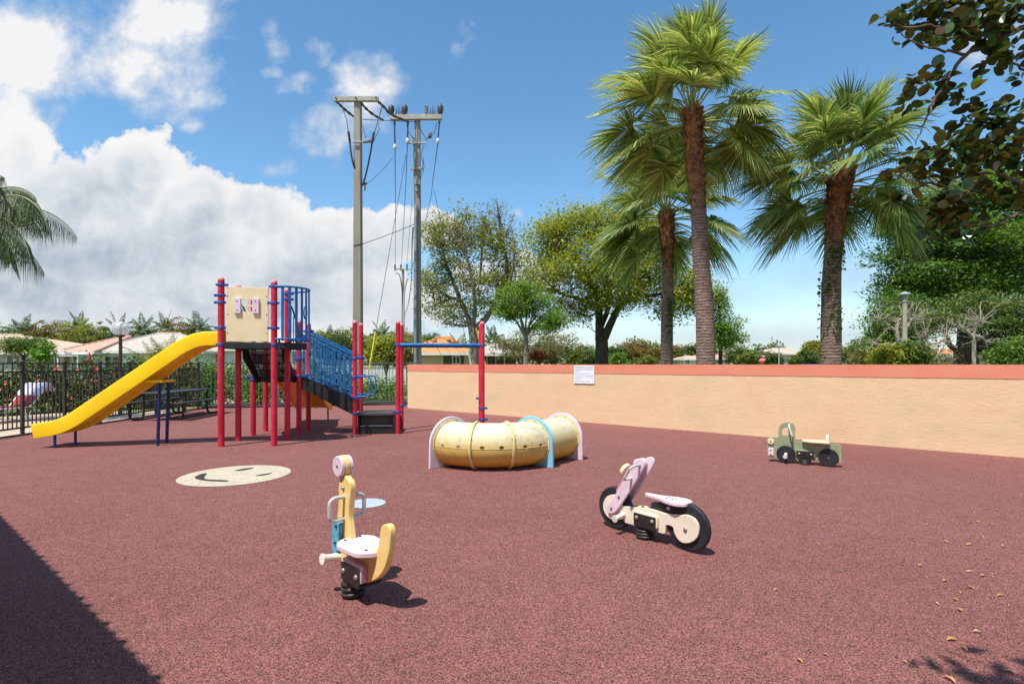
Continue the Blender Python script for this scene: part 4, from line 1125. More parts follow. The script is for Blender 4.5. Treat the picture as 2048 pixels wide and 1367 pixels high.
ly = U.inv(1160+.18293*968, 880+.18293*742, .02); b = MB(); b.lathe([(.016, .0), (.010, .012)], (ly[0], .021, ly[1]), (0, 1, 0), 14); b.build('seat_bolt', M['pink'], t)
fork = U.poly([(310, 790), (300, 740), (330, 680), (420, 540), (560, 320), (600, 240), (640, 205), (680, 200), (710, 225), (712, 265), (690, 320), (560, 540), (440, 720), (385, 790), (345, 800)], crop, .062)
fork = curve_poly(fork, 2)
for s_ in (1, -1):
    y0, y1 = sorted((.048*s_, .070*s_)); fk = board('fork_board', fork, y0, y1, M['pink'], t)
    bolts('bolt', [U.inv(1160+.18293*424, 880+.18293*615, .07), U.inv(1160+.18293*342, 880+.18293*738, .07)], .070*s_, M['bolt'], fk, .013, s_)
ft = U.inv(1160+.18293*655, 880+.18293*240, .0)
for ya_, yb__ in ((-.046, -.026), (-.022, -.002), (.002, .022), (.026, .046)): MB().lathe([(.040, ya_), (.040, yb__)], (ft[0]-.004, 0, ft[1]-.008), (0, 1, 0), 24).build('fork_spacer', M['pink'], t, smooth=True, sharp=40, bevel=.004)
f0 = U.inv(1160+.18293*610, 880+.18293*300); f1 = U.inv(1160+.18293*450, 880+.18293*560)
b = MB(); dv = Vector((f1[0]-f0[0], 0, f1[1]-f0[1])).normalized(); b.bar((f0[0], 0, f0[1]), (f1[0], 0, f1[1]), .094, .05, (dv.z, 0, -dv.x)); b.build('fork_core', M['pinkdeep'], t, bevel=.004)
hl = U.inv(1160+.18293*520, 880+.18293*325, .0)
nv_ = Vector((.86, 0, .42)).normalized()
b = MB(); b.lathe([(.060, -.016), (.060, .012), (.052, .018)], (hl[0]+.022, 0, hl[1]-.004), nv_, 28); b.build('headlight', M['cream'], t, smooth=True, sharp=40)
h0 = U.inv(1160+.18293*650, 880+.18293*270, .075); h1 = U.inv(1160+.18293*560, 880+.18293*415, .075)
for s_ in (1,):
    b = MB(); d = Vector((h1[0]-h0[0], 0, h1[1]-h0[1]))
    a0 = Vector((h0[0], .068*s_, h0[1])); a1 = a0+d
    o_ = Vector((0, .11*s_, 0))
    b.tube(smooth_path([a0, a0+o_*.7, a0+o_*.97+d*.12, a0+o_+d*.3, a0+o_+d*.7, a0+o_*.97+d*.88, a1+o_*.7, a1], 4), .011, 10); b.build('handle', M['grey'], t, smooth=True)
pg = U.inv(1160+.18293*478, 880+.18293*805, .046); peg(t, pg[0], .044, .165, pg[1], M['white'], .020, -.02); peg(t, pg[0], -.044, -.165, pg[1], M['white'], .020, -.02)
pq = U.poly([(580, 845), (830, 905), (835, 1000), (585, 935)], crop, .075)
xa, xb = min(p[0] for p in pq)+.01, max(p[0] for p in pq)-.005; za, zb2 = .108, .205
for s_ in (1, -1):
    y0, y1 = sorted((.047*s_, .068*s_)); b = MB(); b.prism(round_poly([(xa-.014, za+.012), (xb+.004, za+.012), (xb+.004, zb2+.012), (xa-.014, zb2+.012)], .016), (0, 0, 0), XA, ZA, YA, y0, y1); b.build('clamp_pad', M['creamw'], t, smooth=True, sharp=35, bevel=.005)
    y0, y1 = sorted((.069*s_, .076*s_)); b = MB(); b.prism(round_poly([(xa, za-.005), (xb, za-.005), (xb, zb2), (xa, zb2)], .008), (0, 0, 0), XA, ZA, YA, y0, y1); pl = b.build('clamp_plate', M['plate'], t, bevel=.002)
    bolts('plate_bolt', [(xa+.03, zb2-.035), (xb-.03, zb2-.035)], .076*s_, M['bolt'], pl, .017, s_)
b = MB(); b.box(xa+.01, xb-.01, -.072, .072, za-.016, za-.003); b.build('spring_plate', M['plate'], t, bevel=.003)
coil(t, .068, 0, za-.016, 2.8, .0125, M['spring'])

# -- the little truck
U = Upright(gp(1610, 928), (-.84, .54)); crop = (1500, 820, .11719)
t = thing('spring_rider', 'sage green spring rider shaped like a small open truck near the wall', 'spring rider', U.b, U.rz)
bp = round_poly(U.poly([(297, 470), (488, 458), (483, 345), (500, 275), (555, 225), (625, 207), (700, 212), (748, 240), (770, 285), (770, 522), (920, 530), (1350, 568), (1505, 572), (1562, 620), (1565, 885), (1505, 895), (1120, 858), (780, 830), (400, 795), (300, 780)], crop), .012, 3)
wh = round_poly(U.poly([(540, 425), (545, 345), (580, 300), (650, 290), (650, 428)], crop), .008, 3)
# the board is joined from the outline with the cab window as a real opening
def board_with_hole(name, outer, hole, y0, y1, m, parent):
    bm_ = bmesh.new()
    def ring(poly, y): 
        vs = [bm_.verts.new((p[0], y, p[1])) for p in poly]
        return vs, [bm_.edges.new((vs[i], vs[(i+1) % len(vs)])) for i in range(len(vs))]
    for y in (y0, y1):
        v1, e1_ = ring(outer, y); v2, e2_ = ring(hole, y)
        bmesh.ops.triangle_fill(bm_, edges=e1_+e2_, use_beauty=True, use_dissolve=False)
        if y == y0: keep = (v1, v2)
    for a, c in ((keep[0], v1), (keep[1], v2)):
        for i in range(len(a)):
            j = (i+1) % len(a); bm_.faces.new((a[i], a[j], c[j], c[i]))
    bmesh.ops.recalc_face_normals(bm_, faces=bm_.faces)
    me = bpy.data.meshes.new(name); bm_.to_mesh(me); bm_.free()
    return link_mesh(name, me, m, parent, True, 35)
board_with_hole('body_board', bp, wh, -.02, .02, M['green'], t)
w1 = U.inv(1500+.11719*612, 820+.11719*760, .05); w2 = U.inv(1500+.11719*1338, 820+.11719*815, .05); RT = .122
for w_ in (w1, w2):
    for s_ in (1, -1):
        b = MB(); y0, y1 = sorted((.021*s_, .046*s_)); b.lathe([(RT, y0), (RT, y1)], (w_[0], 0, max(w_[1], RT+.004)), (0, 1, 0), 36); whl = b.build('wheel', M['tyre'], t, smooth=True, sharp=40, bevel=.005)
        bolts('hub_bolt', [(w_[0], w_[1])], .046*s_, M['bolt'], whl, .012, s_)
for s_ in (1, -1):
    y0, y1 = sorted((.021*s_, .044*s_))
    hl = U.inv(1500+.11719*355, 820+.11719*530, .04); b = MB(); b.lathe([(.043, y0), (.043, y1)], (hl[0], 0, hl[1]), (0, 1, 0), 28); hh_ = b.build('headlight', M['cream'], t, smooth=True, sharp=40, bevel=.005)
    bolts('bolt', [hl], y1 if s_ > 0 else y0, M['plate'], hh_, .009, s_)
    pk = round_poly(U.poly([(314, 636), (406, 640), (404, 775), (312, 770)], crop, .04), .014); bb = board('bumper_block', pk, y0, y1, M['pink'], t, .004)
    bolts('bolt', [U.inv(1500+.11719*355, 820+.11719*680, .04), U.inv(1500+.11719*358, 820+.11719*748, .04)], y1 if s_ > 0 else y0, M['plate'], bb, .009, s_)
    peg(t, w1[0]+.0, .046*s_, .155*s_, w1[1]+.008, M['white'], .020, -.02)
s0 = U.inv(1500+.11719*905, 820+.11719*530); s1 = U.inv(1500+.11719*1365, 820+.11719*560)
zst = .5*(s0[1]+s1[1])+.012; x0, x1 = s0[0]+.01, s1[0]
seat = round_poly([(x0, -.06), (x1, -.125), (x1, .125), (x0-.10, .125), (x0, .07)], .02)
b = MB(); b.prism(seat, (0, 0, zst), XA, YA, ZA, -.012, .012); b.build('seat', M['cream'], t, smooth=True, sharp=35, bevel=.005)
b = MB(); b.prism(round_poly([(-.085, zst+.012), (.085, zst+.012), (.075, zst+.10), (-.075, zst+.10)], .02), (x1+.028, 0, 0), YA, ZA, XA, -.016, .016); b.build('backrest', M['white'], t, smooth=True, sharp=35, bevel=.005)
b = MB(); cxl, czl = U.inv(1500+.11719*1257, 820+.11719*600, .02); b.tube([(cxl-.012, .022, czl+.03), (cxl-.012, .034, czl-.005), (cxl, .036, czl-.016), (cxl+.012, .034, czl-.005), (cxl+.012, .022, czl+.03)], .005, 8); b.build('seat_bracket', M['white'], t, smooth=True)
h0 = U.inv(1500+.11719*668, 820+.11719*250, .06); h1 = U.inv(1500+.11719*722, 820+.11719*440, .06)
for s_ in (1, -1):
    d = Vector((h1[0]-h0[0], 0, h1[1]-h0[1])); a0 = Vector((h0[0], .018*s_, h0[1]))
    o_ = Vector((0, .10*s_, 0)); b = MB()
    b.tube(smooth_path([a0, a0+o_*.7, a0+o_*.97+d*.1, a0+o_+d*.25, a0+o_+d*.75, a0+o_*.97+d*.9, a0+o_*.7+d, a0+d], 4), .011, 10); b.build('handle', M['white'], t, smooth=True)
pq = U.poly([(790, 745), (1095, 755), (1095, 865), (790, 845)], crop, .06); xa, xb = min(p[0] for p in pq), max(p[0] for p in pq); za, zb2 = .10, .19
for s_ in (1, -1):
    y0, y1 = sorted((.021*s_, .046*s_)); b = MB(); b.prism(round_poly([(xa-.012, za+.012), (xb+.004, za+.012), (xb+.004, zb2+.014), (xa-.012, zb2+.014)], .012), (0, 0, 0), XA, ZA, YA, y0, y1); b.build('clamp_pad', M['green'], t, smooth=True, sharp=35, bevel=.004)
    y0, y1 = sorted((.047*s_, .054*s_)); b = MB(); b.prism(round_poly([(xa, za-.005), (xb, za-.005), (xb, zb2), (xa, zb2)], .008), (0, 0, 0), XA, ZA, YA, y0, y1); pl = b.build('clamp_plate', M['plate'], t, bevel=.002)
    bolts('plate_bolt', [(xa+.035, zb2-.04), (xb-.035, zb2-.04)], .054*s_, M['bolt'], pl, .017, s_)
b = MB(); b.box(xa+.05, xb-.05, -.052, .052, za-.016, za-.003); b.build('spring_plate', M['plate'], t, bevel=.003)
coil(t, .068, 0, za-.016, 3.0, .0115, M['spring'])

# ------------------------------------------------------------------ picnic table
t = thing('picnic_table', 'black metal picnic table with attached benches behind the yellow slide', 'picnic table', (-8.93, 14.15, 0), R(90+4))
L2 = 1.22
def slab(name, y0, y1, z):
    b = MB(); b.prism(round_poly([(-L2, y0), (L2, y0), (L2, y1), (-L2, y1)], .04), (0, 0, z), XA, YA, ZA, -.035, 0); return b.build(name, M['tablegrey'], t, smooth=True, sharp=35, bevel=.008)
slab('table_top', -.37, .37, .70); slab('bench', -.76, -.50, .45); slab('bench', .50, .76, .45)
for x in (-.95, .95):
    for s_ in (1, -1):
        b = MB(); q = smooth_path([(x, .30*s_, .66), (x, .30*s_, .30), (x, .31*s_, .10), (x, .38*s_, .03), (x, .50*s_, .03), (x, .58*s_, .05), (x, .64*s_, .14), (x, .64*s_, .41)], 4); b.tube(q, .027, 10); b.build('leg', M['tablegrey'], t, smooth=True)
    b = MB(); b.bar((x, -.64, .40), (x, .64, .40), .04, .03); b.build('cross_bar', M['tablegrey'], t)

# ------------------------------------------------------------------ loungers behind the railing
def lounger(loc, rz, label, towel):
    t = thing('pool_lounger', label, 'sun lounger', loc, rz, 'loungers behind the pool fence')
    back = R(52)
    b = MB()
    for y in (-.33, .33):
        b.tube([(-1.25, y, .33), (0, y, .34)], .018, 8); b.tube([(0, y, .34), (.72*math.cos(back), y, .34+.72*math.sin(back))], .018, 8)
    b.tube([(-1.25, -.33, .33), (-1.25, .33, .33)], .018, 8); b.tube([(.72*math.cos(back), -.33, .34+.72*math.sin(back)), (.72*math.cos(back), .33, .34+.72*math.sin(back))], .018, 8)
    b.build('frame', M['white'], t, smooth=True)
    b = MB()
    for i in range(20): x = -1.2+i*.062; b.box(x-.024, x+.024, -.34, .34, .345, .357)
    b.build('seat_strap', M['strapred'], t)
    b = MB()
    for i in range(11):
        k = .07+i*.062; c = Vector((k*math.cos(back), 0, .345+k*math.sin(back))); u = Vector((math.cos(back), 0, math.sin(back)))*.024
        b.bar(c-u, c+u, .68, .010, (-math.sin(back), 0, math.cos(back)))
    b.build('back_strap', M['strapred'], t)
    for x in (-1.0, -.05):
        b = MB(); b.tube(smooth_path([(x-.10, -.33, .33), (x-.02, -.30, .10), (x+.08, -.28, .015), (x+.08, .28, .015), (x-.02, .30, .10), (x-.10, .33, .33)], 3), .016, 8)
        b.tube([(x+.12, -.33, .33), (x-.06, -.30, .015)], .014, 8); b.tube([(x+.12, .33, .33), (x-.06, .30, .015)], .014, 8); b.build('leg', M['white'], t, smooth=True)
    return t, back
lc_ = Vector((-12.35, 13.3, 0)); rz_ = R(80)
t, back = lounger(lc_, rz_, 'red strap lounger with a grey towel over its raised back', True)
tw = thing('towel', 'pale grey towel draped over the back of a red lounger', 'towel', lc_, rz_)
b = MB(); vs, fs = [], []; nx, ny = 14, 12
for j in range(ny+1):
    k = .30+.50*j/ny
    for i in range(nx+1):
        y = -.37+.74*i/nx
        if j <= ny-3: p = Vector((k*math.cos(back), y, .365+k*math.sin(back)))+Vector((-math.sin(back), 0, math.cos(back)))*.012*math.sin(i*1.3+j*.8)
        else: q = j-(ny-3); p = Vector(((.70+.03*q)*math.cos(back)+.02*q, y, .38+(.715-.035*q*q)*math.sin(back)))
        vs.append(p)
for j in range(ny):
    for i in range(nx): a = j*(nx+1)+i; fs.append((a, a+1, a+nx+2, a+nx+1))
o = b.add(vs, fs).build('towel_cloth', M['towel'], tw, smooth=True, sharp=80); md = o.modifiers.new('thickness', 'SOLIDIFY'); md.thickness = .012
lounger(Vector((-13.5, 13.0, 0)), R(84), 'red strap lounger cut off by the left edge of the photo', False)

# ------------------------------------------------------------------ lamps
lp = pt(241, 657, 14.9)
t = thing('globe_lamp', 'clear ribbed globe lamp on a brown pole beside the back railing', 'lamp', (lp.x, lp.y, 0))
b = MB(); b.lathe([(.046, -.02), (.044, lp.z-.22)], (0, 0, 0), n=16); b.lathe([(.09, lp.z-.23), (.11, lp.z-.20), (.11, lp.z-.17)], (0, 0, 0), n=20); b.build('lamp_pole', M['lampbrown'], t, smooth=True, sharp=40)
pr = [(.11, -.18)]+[(.240*math.cos(a), .208*math.sin(a)) for a in [R(-58+148*i/18) for i in range(19)]]
b = MB(); b.lathe([(max(r, .002), z) for r, z in pr], (0, 0, 0), n=36); o = b.build('lamp_globe', M['globe'], t, smooth=True, sharp=60); o.location.z = lp.z
b = MB(); b.lathe([(.04, -.2), (.035, -.05), (.03, .05)], (0, 0, lp.z), n=12); b.build('lamp_bulb', M['porcelain'], t, smooth=True)
lp = pt(1809.5, 583, 15.2)
t = thing('street_lamp', 'pale concrete lamp post with a grey capped lantern among the right hand trees', 'lamp', (lp.x, lp.y, 0))
zt2 = lp.z
b = MB(); b.lathe([(.085, -.02), (.055, zt2-.28)], (0, 0, 0), n=14); b.build('lamp_post', M['lampconc'], t, smooth=True)
b = MB(); b.lathe([(.075, zt2-.29), (.075, zt2-.24), (.06, zt2-.23), (.09, zt2-.08)], (0, 0, 0), n=18); b.build('lantern', M['lampgrey'], t, smooth=True, sharp=40)
b = MB(); b.lathe([(.155, zt2-.085), (.155, zt2-.07), (.06, zt2-.015), (.02, zt2)], (0, 0, 0), n=22); b.build('lantern_cap', M['lampgrey'], t, smooth=True, sharp=40)

# ------------------------------------------------------------------ power poles and lines
Y1, Y2, Y3 = 21.5, 24.0, 62.0
def rel(p, base): return p-base
def pole(base, w0, w1, top, name='pole_shaft', m=None, par=None):
    b = MB(); a, c = w0/2, w1/2; b.hexa([(-a, -a, -.1), (a, -a, -.1), (a, a, -.1), (-a, a, -.1), (-c, -c, top), (c, -c, top), (c, c, top), (-c, c, top)]); return b.build(name, m or M['concrete'], par, bevel=.02, seg=1)
P1 = pt(716, 728, Y1); P1.z = 0; T1 = pt(713, 200, Y1).z
t1 = thing('power_pole', 'grey concrete power pole with one plain crossarm, nearest to the climbing frame', 'power pole', P1)
pole(P1, .36, .26, T1, par=t1)
def line_tube(name, pts, r, m, parent, base, n=6, sm=5):
    b = MB(base); b.tube(smooth_path(pts, sm), r, n); return b.build(name, m, parent, smooth=True)
a0, a1 = pt(668, 198.5, Y1-.16), pt(757, 198.5, Y1-.16)
b = MB(P1); b.bar(a0, a1, .14, .185); ar = b.build('crossarm', M['arm'], t1, bevel=.008)
b = MB(P1)
for px in (672, 712, 752): b.lathe([(.03, 0), (.03, .05)], pt(px, 196, Y1-.235), (0, -1, 0), 10)
b.build('arm_bolt', M['insul'], ar)
def strain(pts, base, parent):
    q = [pt(*p) for p in pts]
    b = MB(base); n = 9
    full = smooth_path(q, 4)
    rr = [.035+.03*(.5+.5*math.sin(i*2.1)) for i in range(len(full))]
    b.tube(full, rr, 8); return b.build('strain_insulator', M['cover'], parent, smooth=True)
strain([(673, 203, Y1), (682, 212, Y1+.1), (693, 222, Y1+.5), (707, 233, Y1+.9)], P1, t1)
strain([(722, 206, Y1), (733, 218, Y1+.2), (748, 230, Y1+.6), (766, 240, Y1+1.2)], P1, t1)
strain([(756, 203, Y1), (768, 214, Y1+.3), (780, 227, Y1+.9), (800, 237, Y1+1.5), (814, 242, Y1+1.9)], P1, t1)
line_tube('jumper_wire', [pt(684, 214, Y1-.1), pt(692, 236, Y1-.2), pt(695, 252, Y1-.25), pt(697, 264, Y1-.25)], .018, M['cover'], t1, P1)
line_tube('jumper_wire', [pt(764, 213, Y1), pt(757, 238, Y1-.1), pt(752, 256, Y1-.2), pt(748, 266, Y1-.25)], .018, M['cover'], t1, P1)
line_tube('jumper_wire', [pt(757, 246, Y1), pt(758, 258, Y1), pt(753, 270, Y1), pt(746, 284, Y1-.1)], .012, M['wire'], t1, P1)
line_tube('jumper_wire', [pt(725, 250, Y1), pt(728, 262, Y1), pt(732, 280, Y1)], .012, M['wire'], t1, P1)
for (pa_, pb_) in (((697, 263), (700, 286)), ((748, 265), (744, 287))):
    b = MB(P1); A_, B_ = pt(*pa_, Y1-.25), pt(*pb_, Y1-.25); d = B_-A_; n = 9
    b.lathe([((.055 if i % 2 else .03), d.length*i/(2*n)) for i in range(2*n+1)], A_, d, 12); b.build('cable_termination', M['insul'], t1, smooth=True, sharp=30)
line_tube('down_cable', [pt(700, 286, Y1-.25), pt(702, 305, Y1-.25), pt(705, 322, Y1-.22), pt(710, 340, Y1-.1), pt(712, 350, Y1)], .035, M['insul'], t1, P1)
line_tube('down_cable', [pt(744, 287, Y1-.25), pt(741, 305, Y1-.2), pt(735, 335, Y1), pt(727, 366, Y1+.05), pt(722, 372, Y1+.06)], .035, M['insul'], t1, P1)
b = MB(P1); b.bar(pt(706, 284, Y1-.22), pt(744, 284, Y1-.22), .06, .05); b.bar(pt(726, 283, Y1-.26), pt(741, 281, Y1-.26), .16, .10); b.build('termination_bracket', M['galv'], t1, bevel=.01)
b = MB(P1); b.bar(pt(722, 370, Y1), pt(734, 366, Y1), .05, .06); b.bar(pt(730, 366, Y1), pt(730, 381, Y1), .05, .05); b.build('guy_bracket', M['insul'], t1)
b = MB(P1); b.bar(pt(707, 491, Y1-.16), pt(728, 487, Y1-.16), .02, .04); b.build('pole_band', M['insul'], t1)
# second pole
P2 = pt(835, 728, Y2); P2.z = 0; T2 = pt(834, 236, Y2).z
t2 = thing('power_pole', 'grey concrete power pole with a loaded crossarm and a conduit up its side', 'power pole', P2)
pole(P2, .34, .24, T2, par=t2)
b = MB(P2); b.bar(pt(781, 235, Y2-.2), pt(884, 234.5, Y2-.2), .16, .22); b.bar(pt(800, 231, Y2-.1), pt(882, 228, Y2-.1), .05, .04); ar = b.build('crossarm', M['arm'], t2, bevel=.01)
for px, yt in ((782, 210), (809, 209), (880, 208)):
    b = MB(P2); A_ = pt(px, 229, Y2-.2); ht = (229-yt)/F*Y2
    b.lathe([(.10, 0), (.13, ht*.3), (.14, ht*.6), (.11, ht*.85), (.04, ht)], A_, (0.06, 0, 1), 14); b.build('arm_insulator', M['insul'], t2, smooth=True, sharp=40)
b = MB(P2); A_ = pt(853, 227, Y2-.2); b.lathe([((.09 if i % 2 else .06), .36*i/10) for i in range(11)], A_, (0, 0, 1), 12); b.build('arm_insulator', M['galv'], t2, smooth=True)
for px in (793, 797.5, 802, 861, 865.5, 870):
    b = MB(P2); A_ = pt(px, 229, Y2-.2); b.lathe([(.035, 0), (.006, (.42 if px in (797.5, 865.5) else .30))], A_, (0, 0, 1), 8); b.build('bird_spike', M['insul'], t2)
for px, ya, yb, px2 in ((789, 242, 296, 790), (816, 242, 284, 815), (879, 242, 284, 876)):
    b = MB(P2); A_, B_ = pt(px, ya, Y2-.25), pt(px2, yb-8, Y2-.25); b.tube([A_, A_.lerp(B_, .15), A_.lerp(B_, .2), B_], [.05, .05, .03, .035], 8); b.build('switch_rod', M['insul'], t2, smooth=True)
    b = MB(P2); b.lathe([(.04, -.12), (.085, -.04), (.085, .05), (.05, .12)], pt(px2, yb-2, Y2-.25), (0, 0, -1), 12); b.build('line_insulator', M['porcelain'], t2, smooth=True, sharp=40)
b = MB(P2); b.bar(pt(812, 287, Y2-.18), pt(853, 286, Y2-.18), .06, .06); b.bar(pt(824, 275, Y2-.2), pt(828, 292, Y2-.2), .06, .1); b.bar(pt(852, 276, Y2-.2), pt(853, 293, Y2-.2), .05, .07); b.build('lower_bracket', M['galv'], t2, bevel=.01)
b = MB(P2); b.lathe([(.02, 0), (.09, .06), (.07, .2), (.02, .3)], pt(859, 277, Y2-.2), (.15, 0, 1), 10); b.build('arrester', M['insul'], t2, smooth=True)
b = MB(P2); b.bar(pt(820, 338, Y2-.2), pt(846, 336, Y2-.2), .07, .09); b.bar(pt(830, 364, Y2-.2), pt(840, 364, Y2-.2), .1, .25); b.bar(pt(831, 378, Y2-.2), pt(836, 378, Y2-.2), .1, .25); b.build('pole_fitting', M['arm'], t2, bevel=.01)
b = MB(P2); b.tube([pt(831, 740, Y2-.28), pt(831, 445, Y2-.24), pt(832, 410, Y2-.22)], .075, 12)
for yy in (540, 618, 676): b.lathe([(.088, -.03), (.088, .03)], pt(831, yy, Y2-.265), (0, 0, 1), 12)
b.build('conduit', M['galv'], t2, smooth=True, sharp=40)
for q in ([(813, 241), (816, 262), (826, 275), (833, 280)], [(838, 250), (843, 262), (852, 278)], [(874, 245), (868, 265), (860, 274), (852, 278)], [(848, 290), (843, 310), (846, 330), (840, 350), (835, 370)], [(846, 315), (848, 335), (842, 355), (839, 372)], [(829, 290), (827, 310), (830, 330), (828, 352)]):
    line_tube('jumper_wire', [pt(x, y, Y2-.25) for x, y in q], .014, M['wire'], t2, P2)
line_tube('down_cable', [pt(835, 240, Y2-.15), pt(832, 290, Y2-.17), pt(829, 330, Y2-.18), pt(826, 372, Y2-.2), pt(824, 400, Y2-.22)], .014, M['wirepale'], t2, P2)
# far pole
P3 = pt(806, 728, Y3); P3.z = 0
t3 = thing('power_pole', 'distant thin power pole seen low between the two tall ones', 'power pole', P3)
b = MB(); b.lathe([(.20, 0), (.15, 12.4)], (0, 0, 0), n=10); b.build('pole_shaft', M['concrete'], t3, smooth=True)
b = MB(P3); b.bar(pt(789, 538, Y3-.2), pt(824, 538.5, Y3-.2), .14, .16); b.build('crossarm', M['arm'], t3)
b = MB(P3)
for px in (790, 802, 814): b.lathe([(.10, -.7), (.08, 0)], pt(px, 541, Y3-.2), (0, 0, -1), 8)
b.build('arm_insulator', M['insul'], t3)
line_tube('down_cable', [pt(791, 546, Y3-.2), pt(799, 550, Y3-.3), pt(804, 580, Y3-.3), pt(807, 640, Y3-.3)], .05, M['wire'], t3, P3)
line_tube('down_cable', [pt(815, 556, Y3-.2), pt(811, 572, Y3-.3), pt(808, 600, Y3-.3), pt(808.5, 725, Y3-.3)], .10, M['wirepale'], t3, P3)
# lines strung between the poles
def cable(name, label, pts, r, m, cat='power line'):
    q = [pt(*p) for p in pts]; t = MB(q[0]); t.tube(smooth_path(q, 6), r, 6); o = t.build(name, m, smooth=True); o.location = q[0]; return tag(o, label, cat)
cable('power_line', 'leftmost power line running down from the loaded crossarm to the far pole', [(790, 296, Y2-.2), (791, 420, 40), (790.5, 536, Y3)], .020, M['wire'])
cable('power_line', 'power line running down left of the loaded pole to the far pole, second from left', [(815, 285, Y2-.2), (810, 400, 38), (802.5, 536, Y3)], .020, M['wire'])
cable('power_line', 'pale power line hanging just left of the loaded pole shaft', [(829, 300, Y2-.2), (824, 400, 36), (813, 536, Y3)], .018, M['wirepale'])
cable('power_line', 'power line slanting from the right end of the loaded crossarm behind the sparse tree', [(876, 284, Y2-.2), (867, 350, 30), (856, 420, 42), (824, 538, Y3)], .020, M['wire'])
cable('power_line', 'thick sagging cable hanging down beside the loaded pole to the far pole', [(826, 455, Y2-.2), (824, 500, 30), (823, 560, 40), (816, 610, 50), (808, 632, Y3-.3)], .03, M['insul'])
cable('power_line', 'thin line joining the tops of the two tall power poles', [(725, 239, Y1+.1), (770, 241, 22.5), (832, 244, Y2-.1)], .013, M['wire'])
cable('guy_wire', 'thin wire tying the two tall power poles together at mid height', [(727, 487, Y1), (775, 470, 22.5), (830, 448, Y2-.2)], .014, M['wire'], 'wire')
cable('guy_wire', 'thin wire slanting up from the plain pole bracket towards the loaded pole', [(731, 370, Y1), (760, 345, 22), (786, 316, 23.2)], .010, M['wire'], 'wire')
# guys with their plastic guards
def guy(label, top, bot, frac, m):
    a, c = pt(*top), pt(*bot); o_ = Vector((c.x, c.y, 0)); k = (a.z-0)/(a.z-c.z); c = a+(c-a)*min(k, 1.25)
    t = thing('guy_wire', label, 'wire', (c.x, c.y, max(c.z, 0)))
    b = MB(Vector((c.x, c.y, max(c.z, 0)))); b.tube([a, c], .012, 6); b.build('wire_strand', M['wire'], t)
    b = MB(Vector((c.x, c.y, max(c.z, 0)))); b.tube([c.lerp(a, frac), c], .032, 8); b.build('wire_guard', m, t, smooth=True)
guy('guy wire with a bright yellow guard behind the railing', (812, 310, Y2), (741, 722, 23.0), .26, M['guardy'])
guy('guy wire with a yellow guard beside the sparse tree trunk', (905, 470, 24.6), (959, 682, 25.2), .30, M['guardy'])
guy('guy wire with a white guard in front of the orange roof', (868, 380, 24.4), (942, 728, 25.0), .22, M['guardw'])
# ------------------------------------------------------------------ leaves and trees
def unit(rng, n):
    v = rng.normal(size=(n, 3)); return v/np.linalg.norm(v, axis=1, keepdims=True)
def leaf_quads(P, size, rng, aspect=.5, flat=.35, droop=.2):
    """one diamond leaf at each point, turned at random with the blade tending to face upwards"""
    n = len(P)
    d = unit(rng, n); d[:, 2] = d[:, 2]*(1-flat)-droop; d /= np.linalg.norm(d, axis=1, keepdims=True)
    nn = unit(rng, n); nn[:, 2] = np.abs(nn[:, 2])+flat*1.5
    s = np.cross(d, nn); s /= np.linalg.norm(s, axis=1, keepdims=True)+1e-9
    L = (size*rng.uniform(.65, 1.25, size=n))[:, None]; W = L*aspect
    up = np.cross(s, d)
    V = np.stack([P-d*L*.5, P+s*W*.5+up*L*.06, P+d*L*.5, P-s*W*.5+up*L*.06], axis=1)
    return V
def clumps(blobs, n, rng, shell=.45):
    """clump centres in a set of ellipsoids (x, y, z, rx, ry, rz), more of them towards the outside"""
    vol = np.array([b[3]*b[4]*b[5] for b in blobs])**(2/3.); pick = rng.choice(len(blobs), size=n, p=vol/vol.sum())
    B = np.array(blobs)[pick]
    r = rng.uniform(shell**3, 1, size=n)**(1/3.)
    return B[:, :3]+unit(rng, n)*r[:, None]*B[:, 3:6]*rng.uniform(.70, 1.16, size=n)[:, None]
def foliage(blobs, ncl, nlf, csize, lsize, rng, shell=.45, aspect=.5, flat=.35, droop=.15, squash=.6):
    c = clumps(blobs, ncl, rng, shell)
    k = rng.poisson(nlf, size=ncl)+2
    P = np.repeat(c, k, axis=0)
    sz = np.repeat(rng.uniform(.6, 1.3, size=ncl)*csize, k)
    o = np.clip(rng.normal(size=P.shape), -1.5, 1.5)*sz[:, None]*.5; o[:, 2] *= squash
    return c, leaf_quads(P+o, lsize, rng, aspect, flat, droop)
def limbs_mesh(limbs, twig_to, rng, r_twig=.02, every=1, wob=.15):
    b = MB(); ends = []
    for pts, r0, r1 in limbs:
        q = smooth_path(pts, 5); n = len(q)
        b.tube(q, [r0+(r1-r0)*(i/(n-1)) for i in range(n)], 9 if r0 > .08 else 6)
        for i in range(n//3, n): ends.append((q[i], r0+(r1-r0)*i/(n-1)))
    E = np.array([tuple(e[0]) for e in ends])
    for c in twig_to[::every]:
        w = E-c; dd = np.linalg.norm(w*np.array([1, 1, 1.3]), axis=1)+np.maximum(0, E[:, 2]-c[2])*1.5
        j = int(np.argmin(dd)); a = Vector(E[j]); e = Vector(c); m_ = a.lerp(e, .5)+Vector(tuple(rng.normal(size=3)*wob*(e-a).length*.5))
        m_.z -= .08*(e-a).length
        ra = min(ends[j][1]*.6, r_twig*(1+(e-a).length*.35))
        b.tube(smooth_path([a, m_, e], 3), [ra*(1-.12*i) for i in range(7)], 5, caps=False)
    return b
